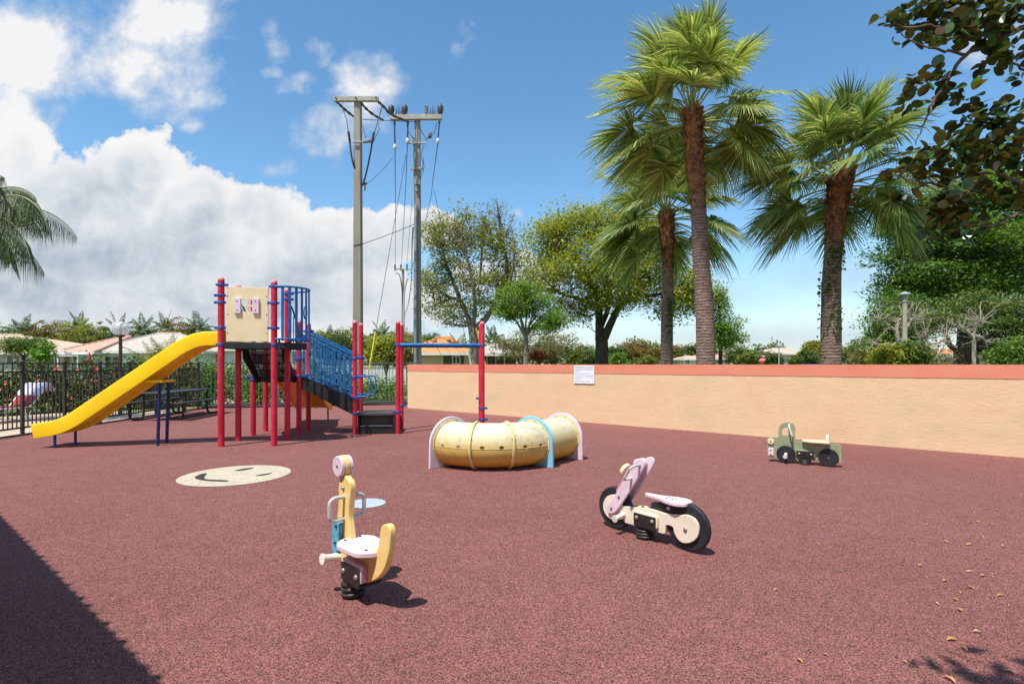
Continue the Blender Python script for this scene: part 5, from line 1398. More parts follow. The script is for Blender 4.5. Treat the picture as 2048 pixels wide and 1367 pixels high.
def tree(name, label, base, limbs, blobs, ncl, nlf, csize, lsize, leafm, barkm='bark', seed=1, group=None, r_twig=.03, every=2, cat='tree', **kw):
    rng = np.random.default_rng(seed)
    base = Vector((base[0], base[1], 0))
    t = thing(name, label, cat, base, 0, group)
    c, V = foliage(blobs, ncl, nlf, csize, lsize, rng, **kw)
    quads_mesh('crown', V, LM[leafm], t)
    limbs_mesh(limbs, c, rng, r_twig, every).build('trunk', M[barkm], t, smooth=True, sharp=60)
    return t
def loc_blobs(base, items, Y):
    """crown masses given by what they span as seen from the viewer at distance Y: (px, py, half width, half height, depth offset, half depth)"""
    out = []
    for px, py, hw, hh_, dy, hd in items:
        p = pt(px, py, Y+dy); out.append((p.x-base[0], p.y-base[1], p.z, hw/F*(Y+dy), hd, hh_/F*(Y+dy)))
    return out
def loc_pts(base, pts, Y):
    return [tuple(pt(q[0], q[1], Y+(q[2] if len(q) > 2 else 0))-Vector((base[0], base[1], 0))) for q in pts]
def bs(px, Y): p = pt(px, HY, Y); return (p.x, p.y)

# -- sparse tree with bare upper twigs, left of centre
Y = 29.0; B0 = bs(946, Y)
limbs = [([(0, 0, -.2)]+loc_pts(B0, [(948, 690), (944, 650)], Y), .30, .24),
 (loc_pts(B0, [(944, 655), (930, 620, .3), (905, 560, .8), (885, 500, 1), (878, 450, 1)], Y), .16, .03),
 (loc_pts(B0, [(945, 655), (950, 610, -.4), (940, 540, -.8), (922, 470, -1), (932, 430, -1)], Y), .13, .03),
 (loc_pts(B0, [(947, 660), (975, 632, .2), (1000, 580, .2), (1014, 530, 0), (1000, 460, 0), (994, 405, 0)], Y), .19, .025),
 (loc_pts(B0, [(985, 615), (1020, 560, -.6), (1028, 500, -1), (1020, 440, -1)], Y), .10, .02),
 (loc_pts(B0, [(925, 600), (890, 590, 1), (860, 560, 1.4)], Y), .09, .03), (loc_pts(B0, [(960, 560), (965, 490, .5), (970, 430, .5)], Y), .08, .03)]
blobs = loc_blobs(B0, [(880, 470, 38, 48, 0, 1.5), (870, 560, 40, 50, .5, 1.6), (905, 520, 40, 60, 0, 1.6), (935, 460, 40, 45, 0, 1.5), (985, 480, 40, 60, 0, 1.6), (1015, 520, 42, 60, 0, 1.6), (950, 570, 50, 45, 0, 1.6), (890, 620, 50, 32, .6, 1.5), (1005, 590, 45, 40, 0, 1.5), (935, 620, 40, 25, 0, 1.2)], Y)
rngA = np.random.default_rng(11)
tA = tree('sparse_tree', 'open twiggy tree with a forked dark trunk, behind the lone red post', B0, limbs, blobs, 480, 38, .66, .155, 'oak', 'barkgrey', seed=11, every=1, r_twig=.016, shell=.2)
tw_ = MB(); tops = clumps(loc_blobs(B0, [(992, 425, 42, 34, 0, 1.4), (975, 450, 40, 30, 0, 1.4), (1020, 445, 25, 25, 0, 1.2)], Y), 150, rngA, .2)
limbs_mesh([(loc_pts(B0, [(1005, 460), (996, 420), (992, 395)], Y), .05, .012), (loc_pts(B0, [(985, 470), (968, 440), (960, 425)], Y), .05, .012), (loc_pts(B0, [(1012, 470), (1025, 440)], Y), .04, .012)], tops, rngA, .014).build('bare_twigs', M['barkgrey'], tA, smooth=True)
_, V = foliage([tuple(list(c)+[.3, .3, .3]) for c in tops[:60]], 70, 3, .3, .13, rngA); quads_mesh('top_leaves', V, LM['twig'], tA)
# -- broad golden green tree
Y = 28.0; B0 = bs(1203, Y)
limbs = [([(0, 0, -.2)]+loc_pts(B0, [(1204, 700), (1203, 672)], Y), .38, .32),
 (loc_pts(B0, [(1200, 680), (1199, 640, .2), (1196, 600, .5), (1180, 560, .8), (1150, 520, 1)], Y), .26, .08),
 (loc_pts(B0, [(1208, 676), (1222, 645, -.3), (1240, 612, -.6), (1270, 590, -.8), (1300, 560, -1)], Y), .24, .08),
 (loc_pts(B0, [(1203, 650), (1216, 615, 0), (1215, 560, .2), (1210, 500, .3)], Y), .16, .06),
 (loc_pts(B0, [(1197, 615), (1165, 600, 1), (1120, 585, 1.4), (1090, 560, 1.5)], Y), .12, .04),
 (loc_pts(B0, [(1262, 592), (1310, 590, -1), (1370, 580, -1)], Y), .12, .04), (loc_pts(B0, [(1195, 590), (1150, 540, -1), (1110, 490, -1.2)], Y), .12, .04), (loc_pts(B0, [(1240, 600), (1270, 540, 1), (1290, 480, 1.2)], Y), .11, .04)]
blobs = loc_blobs(B0, [(1095, 480, 50, 48, .5, 2.0), (1140, 460, 60, 40, 0, 2.2), (1200, 450, 60, 38, 0, 2.2), (1260, 470, 60, 45, 0, 2.2), (1160, 530, 75, 55, -1, 2.4), (1230, 545, 75, 55, -1.2, 2.4), (1090, 550, 50, 45, .5, 2), (1300, 540, 65, 55, 0, 2.2), (1365, 560, 55, 45, 0, 2.0),
    (1150, 600, 50, 34, 0, 1.7), (1230, 590, 55, 28, -1, 1.8), (1320, 600, 60, 28, 0, 1.8), (1395, 600, 40, 32, 0, 1.6), (1170, 630, 24, 22, 0, .9), (1340, 622, 28, 18, 0, 1.0), (1280, 470, 60, 50, 0, 2)], Y)
tree('broad_tree', 'broad rounded tree with golden green leaves and a V shaped dark trunk', B0, limbs, [b_[:3]+tuple(q_*.93 for q_ in b_[3:]) for b_ in blobs], 900, 60, .95, .165, 'oakdense', seed=12, r_twig=.022, every=3, shell=.55, flat=.5)
# -- small fresh green tree in front
Y = 24.0; B0 = bs(1051, Y)
limbs = [([(0, 0, -.1)]+loc_pts(B0, [(1052, 690), (1050, 665)], Y), .13, .10)]+[(loc_pts(B0, [(1050, 672), (1050+dx*.35, 645, dy*.4), (1050+dx, yy, dy)], Y), .07, .02) for dx, yy, dy in ((-45, 600, .5), (-22, 580, -.6), (5, 575, .3), (28, 590, -.4), (60, 610, .5), (75, 630, -.2), (-15, 610, .8), (35, 620, .8))]
blobs = loc_blobs(B0, [(1030, 595, 38, 22, 0, .9), (1075, 600, 40, 26, 0, .9), (1010, 620, 26, 18, 0, .7), (1105, 635, 38, 18, 0, .8), (1050, 575, 40, 14, 0, .7), (1090, 655, 42, 10, 0, .7), (1045, 625, 35, 16, 0, .8)], Y)
tree('young_tree', 'small young tree with fresh light green leaves in front of the bigger trees', B0, limbs, blobs, 320, 40, .38, .115, 'fresh', 'barkgrey', seed=13, r_twig=.014, shell=.25)
# -- conical tree right of the tall palm
Y = 27.0; B0 = bs(1440, Y)
limbs = [([(0, 0, -.1)]+loc_pts(B0, [(1441, 690), (1439, 640), (1437, 590)], Y), .12, .03)]
blobs = loc_blobs(B0, [(1438, 590, 10, 18, 0, .4), (1440, 620, 24, 20, 0, .7), (1450, 648, 36, 20, 0, .9), (1435, 660, 28, 20, 0, .9), (1458, 675, 38, 16, 0, 1.0), (1438, 690, 30, 10, 0, .8)], Y)
tree('conical_tree', 'narrow light green tree tapering upwards right of the tallest palm', B0, limbs, blobs, 260, 26, .38, .125, 'fresh', 'bark', seed=14, r_twig=.015, shell=.2)
# -- great spreading tree at the right
Y = 23.0; B0 = bs(1935, Y)
limbs = [([(0, 0, -.2)]+loc_pts(B0, [(1935, 690), (1935, 650)], Y), .42, .34)]+[(loc_pts(B0, [(1935, 665), (1935+dx*.3, 610, dy*.3), (1935+dx*.7, yy+50, dy*.7), (1935+dx, yy, dy)], Y), .2, .05) for dx, yy, dy in ((-150, 560, 1), (-120, 480, -1), (-60, 430, .5), (0, 400, -1), (60, 420, 1), (130, 480, -1), (160, 560, .5))]
blobs = loc_blobs(B0, [(1800, 470, 48, 22, 0, 1.6), (1790, 510, 40, 24, 0, 1.6), (1830, 440, 60, 28, 0, 2), (1900, 400, 70, 36, 0, 2.2), (1980, 380, 80, 45, 0, 2.4), (2060, 420, 80, 70, 0, 2.4), (1830, 550, 60, 40, -.4, 2), (1900, 480, 80, 50, -.8, 2.4), (1980, 500, 90, 60, -1, 2.6), (2060, 530, 80, 70, 0, 2.4), (1880, 570, 80, 40, -.4, 2.2), (1800, 590, 45, 30, 0, 1.6), (1960, 590, 80, 40, -.4, 2.2), (2140, 480, 90, 110, 0, 2.4)], Y)
tree('spreading_tree', 'great dark green spreading tree filling the right edge behind the lamp post', B0, limbs, blobs, 2100, 42, .72, .165, 'ficus', seed=15, r_twig=.022, every=9, shell=.3, flat=.65, squash=.40)
# -- dark round tree under it, at the left of the lamp
Y = 20.5; B0 = bs(1775, Y)
blobs = loc_blobs(B0, [(1768, 640, 34, 32, 0, 1.0), (1790, 610, 36, 30, 0, 1.0), (1800, 660, 50, 36, 0, 1.2), (1760, 680, 30, 26, 0, .9), (1840, 640, 40, 40, .4, 1.2)], Y)
tree('round_tree', 'low rounded green tree left of the lamp post at the foot of the great tree', B0, [([(0, 0, -.1)]+loc_pts(B0, [(1776, 700), (1780, 660), (1785, 630)], Y), .12, .04)], blobs, 330, 30, .40, .12, 'ficus', seed=16, every=5, shell=.5)
# -- windswept low tree at right with a dark forked trunk
Y = 17.5; B0 = bs(1915, Y)
limbs = [([(0, 0, -.1)]+loc_pts(B0, [(1918, 712), (1912, 695)], Y), .16, .14), (loc_pts(B0, [(1914, 700), (1900, 690, .2), (1892, 670, .3), (1870, 650, .5), (1840, 640, .6)], Y), .10, .02), (loc_pts(B0, [(1914, 700), (1922, 680, 0), (1940, 655, .2), (1930, 625, .2)], Y), .10, .02), (loc_pts(B0, [(1918, 700), (1945, 690, -.2), (1975, 670, -.3), (2010, 650, -.3)], Y), .09, .02)]
blobs = loc_blobs(B0, [(1870, 640, 42, 20, 0, 1.0), (1910, 620, 45, 18, 0, 1.0), (1950, 600, 40, 16, 0, 1.0), (1985, 615, 45, 20, 0, 1.0), (2030, 620, 50, 30, 0, 1.1), (1940, 645, 60, 18, 0, 1.1), (2000, 655, 50, 26, 0, 1.1), (2040, 680, 40, 36, 0, 1), (1990, 695, 36, 26, 0, .9), (2090, 650, 60, 60, 0, 1.1)], Y)
tree('windswept_tree', 'low wide tree with a black forked trunk just over the wall at far right', B0, limbs, blobs, 700, 34, .34, .09, 'bush', seed=17, r_twig=.018, every=4, shell=.3)
# -- pale bare branched small trees
def bare_tree(label, px, Y, tips, seed, leaves=0):
    rng = np.random.default_rng(seed); B0 = bs(px, Y); t = thing('bare_tree', label, 'tree', (B0[0], B0[1], 0), 0, 'pale bare branched trees over the wall')
    limbs = []; E = []
    for trunk in tips:
        limbs.append((loc_pts(B0, trunk, Y), .065, .025))
        p = Vector(limbs[-1][0][-1]); E += [tuple(p+Vector((rng.uniform(-.55, .55), rng.uniform(-.5, .5), rng.uniform(-.15, .6)))) for _ in range(24)]
    limbs[0][0].insert(0, (0, 0, -.1))
    limbs_mesh(limbs, np.array(E), rng, .009, 1, .7).build('trunk', M['barkpale'], t, smooth=True, sharp=60)
    if leaves:
        _, V = foliage([tuple(list(e)+[.12, .12, .1]) for e in E[::2]], leaves, 3, .2, .09, rng); quads_mesh('crown', V, LM['bush'], t)
bare_tree('pale bare branching tree left of the lamp post, its twigs reaching across it', 1806, 15.9, [[(1802, 705), (1793, 665), (1775, 650), (1760, 640)], [(1798, 690), (1793, 660), (1800, 640), (1808, 636)], [(1797, 695), (1775, 688), (1757, 690)], [(1800, 700), (1812, 660), (1824, 638)]], 21, 20)
bare_tree('pale bare branching tree right of the lamp post, leaning to the right', 1848, 15.6, [[(1853, 705), (1855, 690), (1875, 685), (1892, 675)], [(1855, 695), (1853, 680), (1852, 672)]], 22)
bare_tree('pale bare upright trunk in front of the low wide tree at far right', 1947, 15.9, [[(1948, 700), (1948, 670), (1952, 648), (1962, 640)], [(1948, 675), (1935, 662), (1925, 656)], [(1949, 672), (1962, 674), (1970, 682)]], 23, 14)
# -- shrubs over the wall
def shrub(name, label, px, py, hw, hh_, Y, leafm, seed, n=120, nl=20, ls=.1, cs=.3, cat='shrub', group=None, twiggy=False, barkm='barkgrey'):
    B0 = bs(px, Y); zc = pt(px, py, Y).z; top = zc+hh_/F*Y
    bl = [(0, 0, zc, hw/F*Y*.8, hw/F*Y*.7, hh_/F*Y), (-hw/F*Y*.45, .1, zc-hh_/F*Y*.2, hw/F*Y*.55, hw/F*Y*.5, hh_/F*Y*.8), (hw/F*Y*.45, -.1, zc-hh_/F*Y*.25, hw/F*Y*.55, hw/F*Y*.5, hh_/F*Y*.75)]
    lm = [([(0, 0, -.1), (.03, 0, zc*.5), (0, 0, zc)], .05*max(1, top/3), .02)]+([([(0, 0, zc*.4), (a*.5, .1, zc*.9), (a, 0, top*.96)], .035, .01) for a in (-hw/F*Y*.6, -hw/F*Y*.2, hw/F*Y*.3, hw/F*Y*.6)])
    return tree(name, label, B0, lm, bl, n, nl, cs, ls, leafm, barkm, seed=seed, cat=cat, group=group, every=1 if twiggy else 4, r_twig=.014, shell=.3)
shrub('yellow_shrub', 'yellow green rounded shrub just over the wall left of the lamp post', 1783, 712, 34, 22, 15.0, 'yellowbush', 31)
shrub('green_shrub', 'small mid green shrub just over the wall under the lamp post', 1826, 706, 30, 24, 14.8, 'bush', 32)
shrub('dry_shrub', 'grey leafless twiggy shrub over the wall right of the lamp post', 1868, 706, 40, 26, 16.2, 'twig', 33, 90, 4, .08, .3, twiggy=True, barkm='barkpale')
shrub('dark_shrub', 'dark green shrub over the wall at the right edge of the photo', 2030, 705, 45, 30, 15.2, 'ficus', 34, 150)
shrub('grey_shrub', 'dull grey green low shrub over the wall left of the yellow green one', 1735, 712, 30, 18, 24.0, 'twig', 35, 90, 14, .14, .4, twiggy=True)
# -- cabbage palms
def fan_palm(label, px_base, Y, path, r0, r1, crown, nfr, pet, fan, leafm, seed, boot_from, ivy=None, wind=-.12):
    rng = np.random.default_rng(seed); B0 = bs(px_base, Y)
    t = thing('cabbage_palm', label, 'palm tree', (B0[0], B0[1], 0), 0, 'cabbage palms behind the wall')
    q = smooth_path([(0, 0, -.1)]+loc_pts(B0, path, Y), 12); n = len(q)
    rr = []
    for i in range(n):
        f = i/(n-1); r = r0+(r1-r0)*min(1, f*1.25)
        r *= 1+.16*max(0, 1-f*9)                     # flared foot
        r *= 1+.006*math.sin(i*2.4)+rng.uniform(-.012, .012)
        if f > boot_from: r *= 1+.22*min(1, (f-boot_from)/.12)
        rr.append(r)
    b = MB(); b.tube(q, rr, 20); b.build('trunk', M['palmtrunk'], t, smooth=True, sharp=70)
    # old leaf bases clasping the upper trunk
    V = []
    i0 = int(n*(boot_from-.07)); m = 270
    for k in range(m):
        f = k/m; i = i0+f*(n-1-i0); j = int(i); p = Vector(q[min(j, n-1)]); rad = rr[min(j, n-1)]*.98
        a = k*2.39996+rng.uniform(-.2, .2); o_ = Vector((math.cos(a), math.sin(a), 0)); s_ = Vector((-math.sin(a), math.cos(a), 0))
        L = rng.uniform(.14, .32)*(.35+.95*f); w = rng.uniform(.045, .085); out = rng.uniform(.02, .13)*(.15+f)
        lean = rng.uniform(-.05, .05)
        p0 = p+o_*rad*.96-Vector((0, 0, L*.35)); p1 = p+o_*(rad+out)+Vector((0, 0, L*.65))+s_*lean
        V += [[p0-s_*w, p0+s_*w, p1+s_*w*.5, p1-s_*w*.5], [p0-s_*w-o_*.01, p1-s_*w*.5-o_*.035, p1+s_*w*.5-o_*.035, p0+s_*w-o_*.01]]
    quads_mesh('leaf_bases', [[tuple(c) for c in v] for v in V], M['boot'], t)
    # fronds
    top = Vector(q[-1]); Q = []; PET = MB()
    for k in range(nfr):
        f = (k+.5)/nfr
        az = k*2.39996+rng.uniform(-.25, .25)
        el = R(86-108*f**1.05)+rng.uniform(-.14, .14)
        ac = math.atan2(-B0[1], -B0[0]); df = (az-ac+PI) % (2*PI)-PI
        if el < R(18) and abs(df) < R(58): az = ac+math.copysign(R(58)+rng.uniform(0, .5), df)
        L = pet*rng.uniform(.75, 1.15)*(1.0 if f > .2 else .92)
        d = Vector((math.cos(az)*math.cos(el), math.sin(az)*math.cos(el), math.sin(el)))
        P_ = []; p = top+Vector((0, 0, .10-.5*f))+Vector((d.x, d.y, 0))*.08
        g = .055+.05*f; v = d.copy()
        for i in range(7):
            P_.append(p.copy()); p = p+v*(L/6); v = (v+Vector((wind*.06, 0, -g))).normalized()
        PET.tube(P_, [.022-.0018*i for i in range(7)], 5, caps=False)
        hub = P_[-1]; tdir = v; side = tdir.cross(Vector((0, 0, 1)))
        side = side.normalized() if side.length > .1 else Vector((-math.sin(az), math.cos(az), 0))
        L *= (1-.25*f); dr_ = rng.uniform(.22, .6)*(1-.35*f); tw = rng.uniform(-.6, .6); nrm = side.cross(tdir).normalized()
        side, nrm = side*math.cos(tw)+nrm*math.sin(tw), nrm*math.cos(tw)-side*math.sin(tw)
        ns = 66; R_ = fan*rng.uniform(.85, 1.15)*(1-.12*f)
        for i in range(ns):
            u = (i+.5)/ns*2-1; a = u*R(112)
            dd = (tdir*math.cos(a)+side*math.sin(a)+nrm*(.28*abs(u)-.02)+Vector((wind*.35, 0, 0))).normalized()
            st = hub+tdir*R_*.34*(1-abs(u))**1.3
            ln = R_*(1-.30*abs(u)**1.5)*rng.uniform(.86, 1.08)
            w = .0165*R_/.9; sd = dd.cross(nrm).normalized(); ta = rng.normal()*.45; sd = sd*math.cos(ta)+nrm*math.sin(ta)
            pts = []
            for tt, ww in ((0, .35), (.36, 1.0), (.60, .85), (.82, .5), (1.0, .05)):
                g_ = ln*(.07*tt**2+dr_*max(0, tt-.38)**1.35)
                c = st+dd*ln*tt+Vector((wind*.5*tt**3*ln, 0, -g_*(1.0+rng.uniform(-.2, .5))))
                pts.append((c-sd*w*ww, c+sd*w*ww))
            # the strip folds along its midrib; drawn as joined quads sharing one island
            Q.append([pts[0][0], pts[1][0], pts[2][0], pts[3][0], pts[4][0], pts[4][1], pts[3][1], pts[2][1], pts[1][1], pts[0][1]])
    vs, fs = [], []
    for s_ in Q:
        b0 = len(vs); vs += [tuple(c) for c in s_]
        for i in range(4): fs.append((b0+i, b0+i+1, b0+8-i, b0+9-i))
    me = bpy.data.meshes.new('crown'); me.from_pydata(vs, [], fs); me.update(); link_mesh('crown', me, LM[leafm], t)
    PET.build('leaf_stalks', M['stalk'], t, smooth=True)
    if ivy:
        P_ = []
        for fx, s0, s1, cnt in ivy:
            for _ in range(cnt):
                f = rng.uniform(s0, s1); j = int(f*(n-1)); a = R(fx)+rng.normal()*.35; P_.append(tuple(Vector(q[j])+Vector((math.cos(a), math.sin(a), 0))*(rr[j]+rng.uniform(.01, .07))+Vector((0, 0, rng.uniform(-.05, .05)))))
        quads_mesh('climber', leaf_quads(np.array(P_), .085, rng, .75), LM['ivy'], t)['kind'] = 'stuff'
    return t
M['stalk'] = pm('palm_stalk', S(126, 138, 66), S(156, 160, 92), 8, 0.5)
fan_palm('tallest cabbage palm, in front of the other two, with a swaying trunk', 1413, 12.5, [(1410, 640), (1402, 520), (1396, 400), (1388, 300), (1383, 225)], .225, .155, None, 50, 1.12, 1.15, 'sabalgold', 41, .64, wind=-.18)
fan_palm('shortest cabbage palm, half hidden behind the tallest palm', 1333, 17.0, [(1334, 640), (1336, 560), (1335, 490), (1332, 425)], .20, .16, None, 50, 1.2, 1.2, 'sabal', 42, .66, ivy=[(-80, .22, .36, 120), (0, .3, .4, 30)], wind=-.08)
fan_palm('cabbage palm with a climber on its trunk, rightmost of the three', 1663, 12.0, [(1662, 640), (1664, 540), (1672, 440), (1684, 350)], .225, .165, None, 50, 1.05, 1.06, 'sabal', 43, .70, ivy=[(-130, .36, .66, 110), (170, .12, .5, 70), (-60, .50, .62, 50), (-90, .22, .32, 50)], wind=-.10)
# -- feather palms
def pinnate(V, o, az, el, L, nl, ll, rng, droop=.10, hang=.6, w=.022, stem=None, vee=.5):
    p = Vector(o); v = Vector((math.cos(az)*math.cos(el), math.sin(az)*math.cos(el), math.sin(el))); n = 14; pts = []
    for i in range(n+1):
        pts.append((p.copy(), v.copy())); p = p+v*(L/n); v = (v+Vector((0, 0, -droop*(.5+i/n)))).normalized()
    if stem is not None: stem.tube([q[0] for q in pts], [.022*(1-i/n)+.004 for i in range(n+1)], 5, caps=False)
    for k in range(nl):
        f = .14+.86*(k+.5)/nl; i = min(int(f*n), n-1); fr = f*n-i
        c = pts[i][0].lerp(pts[i+1][0], fr); tv = pts[i][1]
        s = tv.cross(Vector((0, 0, 1))); s = s.normalized() if s.length > .05 else Vector((1, 0, 0)); up = s.cross(tv)
        for sg_ in (-1, 1):
            l = ll*(math.sin(PI*min(1, .18+f*.80))**.7)*rng.uniform(.8, 1.15)
            d = (s*sg_*1.0+tv*.55+up*vee*rng.uniform(.2, 1)+Vector((0, 0, -hang*.3))).normalized()
            m_ = c+d*l*.5+Vector((0, 0, -hang*l*.14)); e = c+d*l*.86+Vector((0, 0, -hang*l*.62))
            q = d.cross(up if abs(d.dot(up)) < .95 else tv).normalized()*w
            q = (q+Vector((0, 0, rng.uniform(-.3, .3)*w)))
            V.append([tuple(c-q*.5), tuple(m_-q), tuple(e), tuple(m_+q), tuple(c+q*.5)])
def five_mesh(name, V, m, parent):
    V = np.array(V, dtype=np.float32); return quads_mesh(name, V, m, parent)
# palm at the left edge
Y = 12.5; B0 = bs(-65, Y); rng = np.random.default_rng(51)
t = thing('feather_palm', 'feathery drooping palm fronds entering at the left edge above the pool', 'palm tree', (B0[0], B0[1], 0))
crn = loc_pts(B0, [(-48, 440)], Y)[0]
b = MB(); b.tube(smooth_path([(0, 0, -.1), (.02, 0, 2.0), (crn[0], crn[1], crn[2]-.1)], 8), .15, 14); b.build('trunk', M['palmtrunk'], t, smooth=True)
V = []; stm = MB()
for az, el, L, dr, hg in ((-4, 50, 2.5, .25, 1.2), (8, 66, 2.0, .26, 1.1), (-14, 12, 2.2, .17, 1.1), (24, 74, 1.7, .24, 1.0), (-30, 66, 1.9, .22, 1.0), (2, 86, 1.5, .30, 1.0), (55, 45, 2.3, .18, 1.1), (95, 50, 2.3, .18, 1.1), (140, 40, 2.3, .18, 1.1), (185, 45, 2.3, .18, 1.1), (230, 40, 2.3, .18, 1.1), (270, 50, 2.3, .18, 1.1), (310, 48, 2.0, .2, 1.1), (338, -10, 1.9, .12, 1.1), (20, -20, 1.8, .10, 1.1)):
    pinnate(V, crn, R(az), R(el), L, 66, .55, rng, dr, hg*2.0, .008, stm, .15)
five_mesh('crown', V, LM['queen'], t); stm.build('leaf_stalks', M['stalk'], t, smooth=True)
# small palms far off: three shapes, then copies
def coco(name, h, nfr, L, seed, leafm='coco', ll=.75, nl=16):
    rng = np.random.default_rng(seed); t = thing(name, 'x', 'palm tree')
    b = MB(); b.tube(smooth_path([(0, 0, -.1), (.15, .05, h*.5), (.05, 0, h)], 5), [.17, .16, .15, .14, .14, .13, .13, .12, .12, .12, .12], 8); b.build('trunk', M['barkgrey'], t, smooth=True)
    V = []
    for k in range(nfr):
        pinnate(V, (.05, 0, h), k*2.39996+rng.uniform(-.3, .3), R(78-95*(k/nfr)), L*rng.uniform(.8, 1.15), nl, ll, rng, .085, .9, .065, None, .3)
    five_mesh('crown', V, LM[leafm], t)
    return t
protos = [coco('coconut_palm', 5.4, 17, 2.5, 61), coco('coconut_palm', 4.9, 14, 2.2, 62), coco('coconut_palm', 5.9, 19, 2.7, 63)]
used = [False]*3
far_palms = [(46, 652, 60, 0, 1.15, 'tall distant palm at far left behind the umbrella shaped tree'), (158, 645, 63, 1, 1.0, 'distant palm tip poking above the brown trees at far left'), (237, 650, 62, 2, .9, 'distant palm directly behind the globe lamp'),
 (286, 650, 62, 0, 1.0, 'distant palm first to the right of the globe lamp'), (330, 645, 64, 1, 1.0, 'distant palm left of the round brown tree behind the grey roof'), (396, 648, 61, 2, 1.05, 'distant palm above the top of the yellow slide'), (426, 665, 60, 1, .85, 'distant palm just left of the front red post'),
 (655, 668, 52, 0, .8, 'distant palm above the blue stair railing'), (762, 660, 48, 1, .85, 'palm whose fronds stand clear of the yellow green shrub behind the railing'), (916, 682, 42, 2, .85, 'palm between the orange roof and the sparse tree trunk'), (690, 680, 60, 2, .7, 'distant palm left of the plain power pole'),
 (1166, 688, 70, 0, .8, 'distant palm left of the V shaped trunk, second from it'), (1187, 692, 68, 1, .75, 'distant palm touching the V shaped trunk on its left'), (1140, 700, 72, 2, .7, 'distant palm behind the grey twiggy tree'), (1250, 705, 90, 1, .75, 'distant palm first to the right of the V shaped trunk'), (1302, 702, 88, 0, .8, 'distant palm just left of the shortest cabbage palm'),
 (1372, 705, 92, 2, .7, 'distant palm between the two nearest cabbage palm trunks'), (1520, 694, 74, 0, .85, 'distant palm above the left tan roofs beyond the wall'), (1548, 704, 82, 1, .7, 'distant palm right of the biggest one beyond the wall'), (1596, 700, 80, 2, .7, 'thin distant palm left of the rounded dark tree'), (985, 668, 46, 1, .9, 'palm hanging over the grey roof right of the lone red post')]
for i, (px, py, Y, k, s_, lab) in enumerate(far_palms):
    py += 15; s_ *= .82
    if used[k]: o = copy_tree(protos[k])
    else: o = protos[k]; used[k] = True
    p = pt(px, py, Y); hgt = (5.4, 4.9, 5.9)[k]
    o.location = (p.x, p.y, 0); sc_ = p.z/hgt
    kx = s_*1.0
    o.scale = (kx, kx, sc_) if sc_ < kx else (kx, kx, sc_)
    o.rotation_euler = (0, 0, i*1.7); o['label'] = lab; o['group'] = 'distant palms on the skyline'
# round trees far off
def far_tree(px, ytop, hw, Y, leafm, lab, seed, n=70, nl=16):
    top = pt(px, ytop, Y).z; w = hw/F*Y; h = top*.62; zc = top-h/2
    B0 = bs(px, Y); rng = np.random.default_rng(seed)
    bl = [(0, 0, zc, w*.75, w*.7, h/2)]+[(w*.5*math.cos(a), w*.4*math.sin(a), zc+rng.uniform(-.25, .1)*h, w*.5, w*.45, h*.36) for a in (0, 1.6, 3.1, 4.4)]
    lm = [([(0, 0, -.1), (.05, 0, top*.35), (0, 0, zc)], .16, .06), ([(0, 0, top*.3), (w*.4, 0, zc), (w*.6, 0, zc+h*.2)], .09, .03), ([(0, 0, top*.3), (-w*.4, 0, zc), (-w*.6, 0, zc+h*.15)], .09, .03)]
    return tree('background_tree', lab, B0, lm, bl, n, nl, w*.24, max(.14, .0040*Y), leafm, 'barkgrey', seed=seed, every=3, r_twig=.03, shell=.5, group='trees on the skyline')
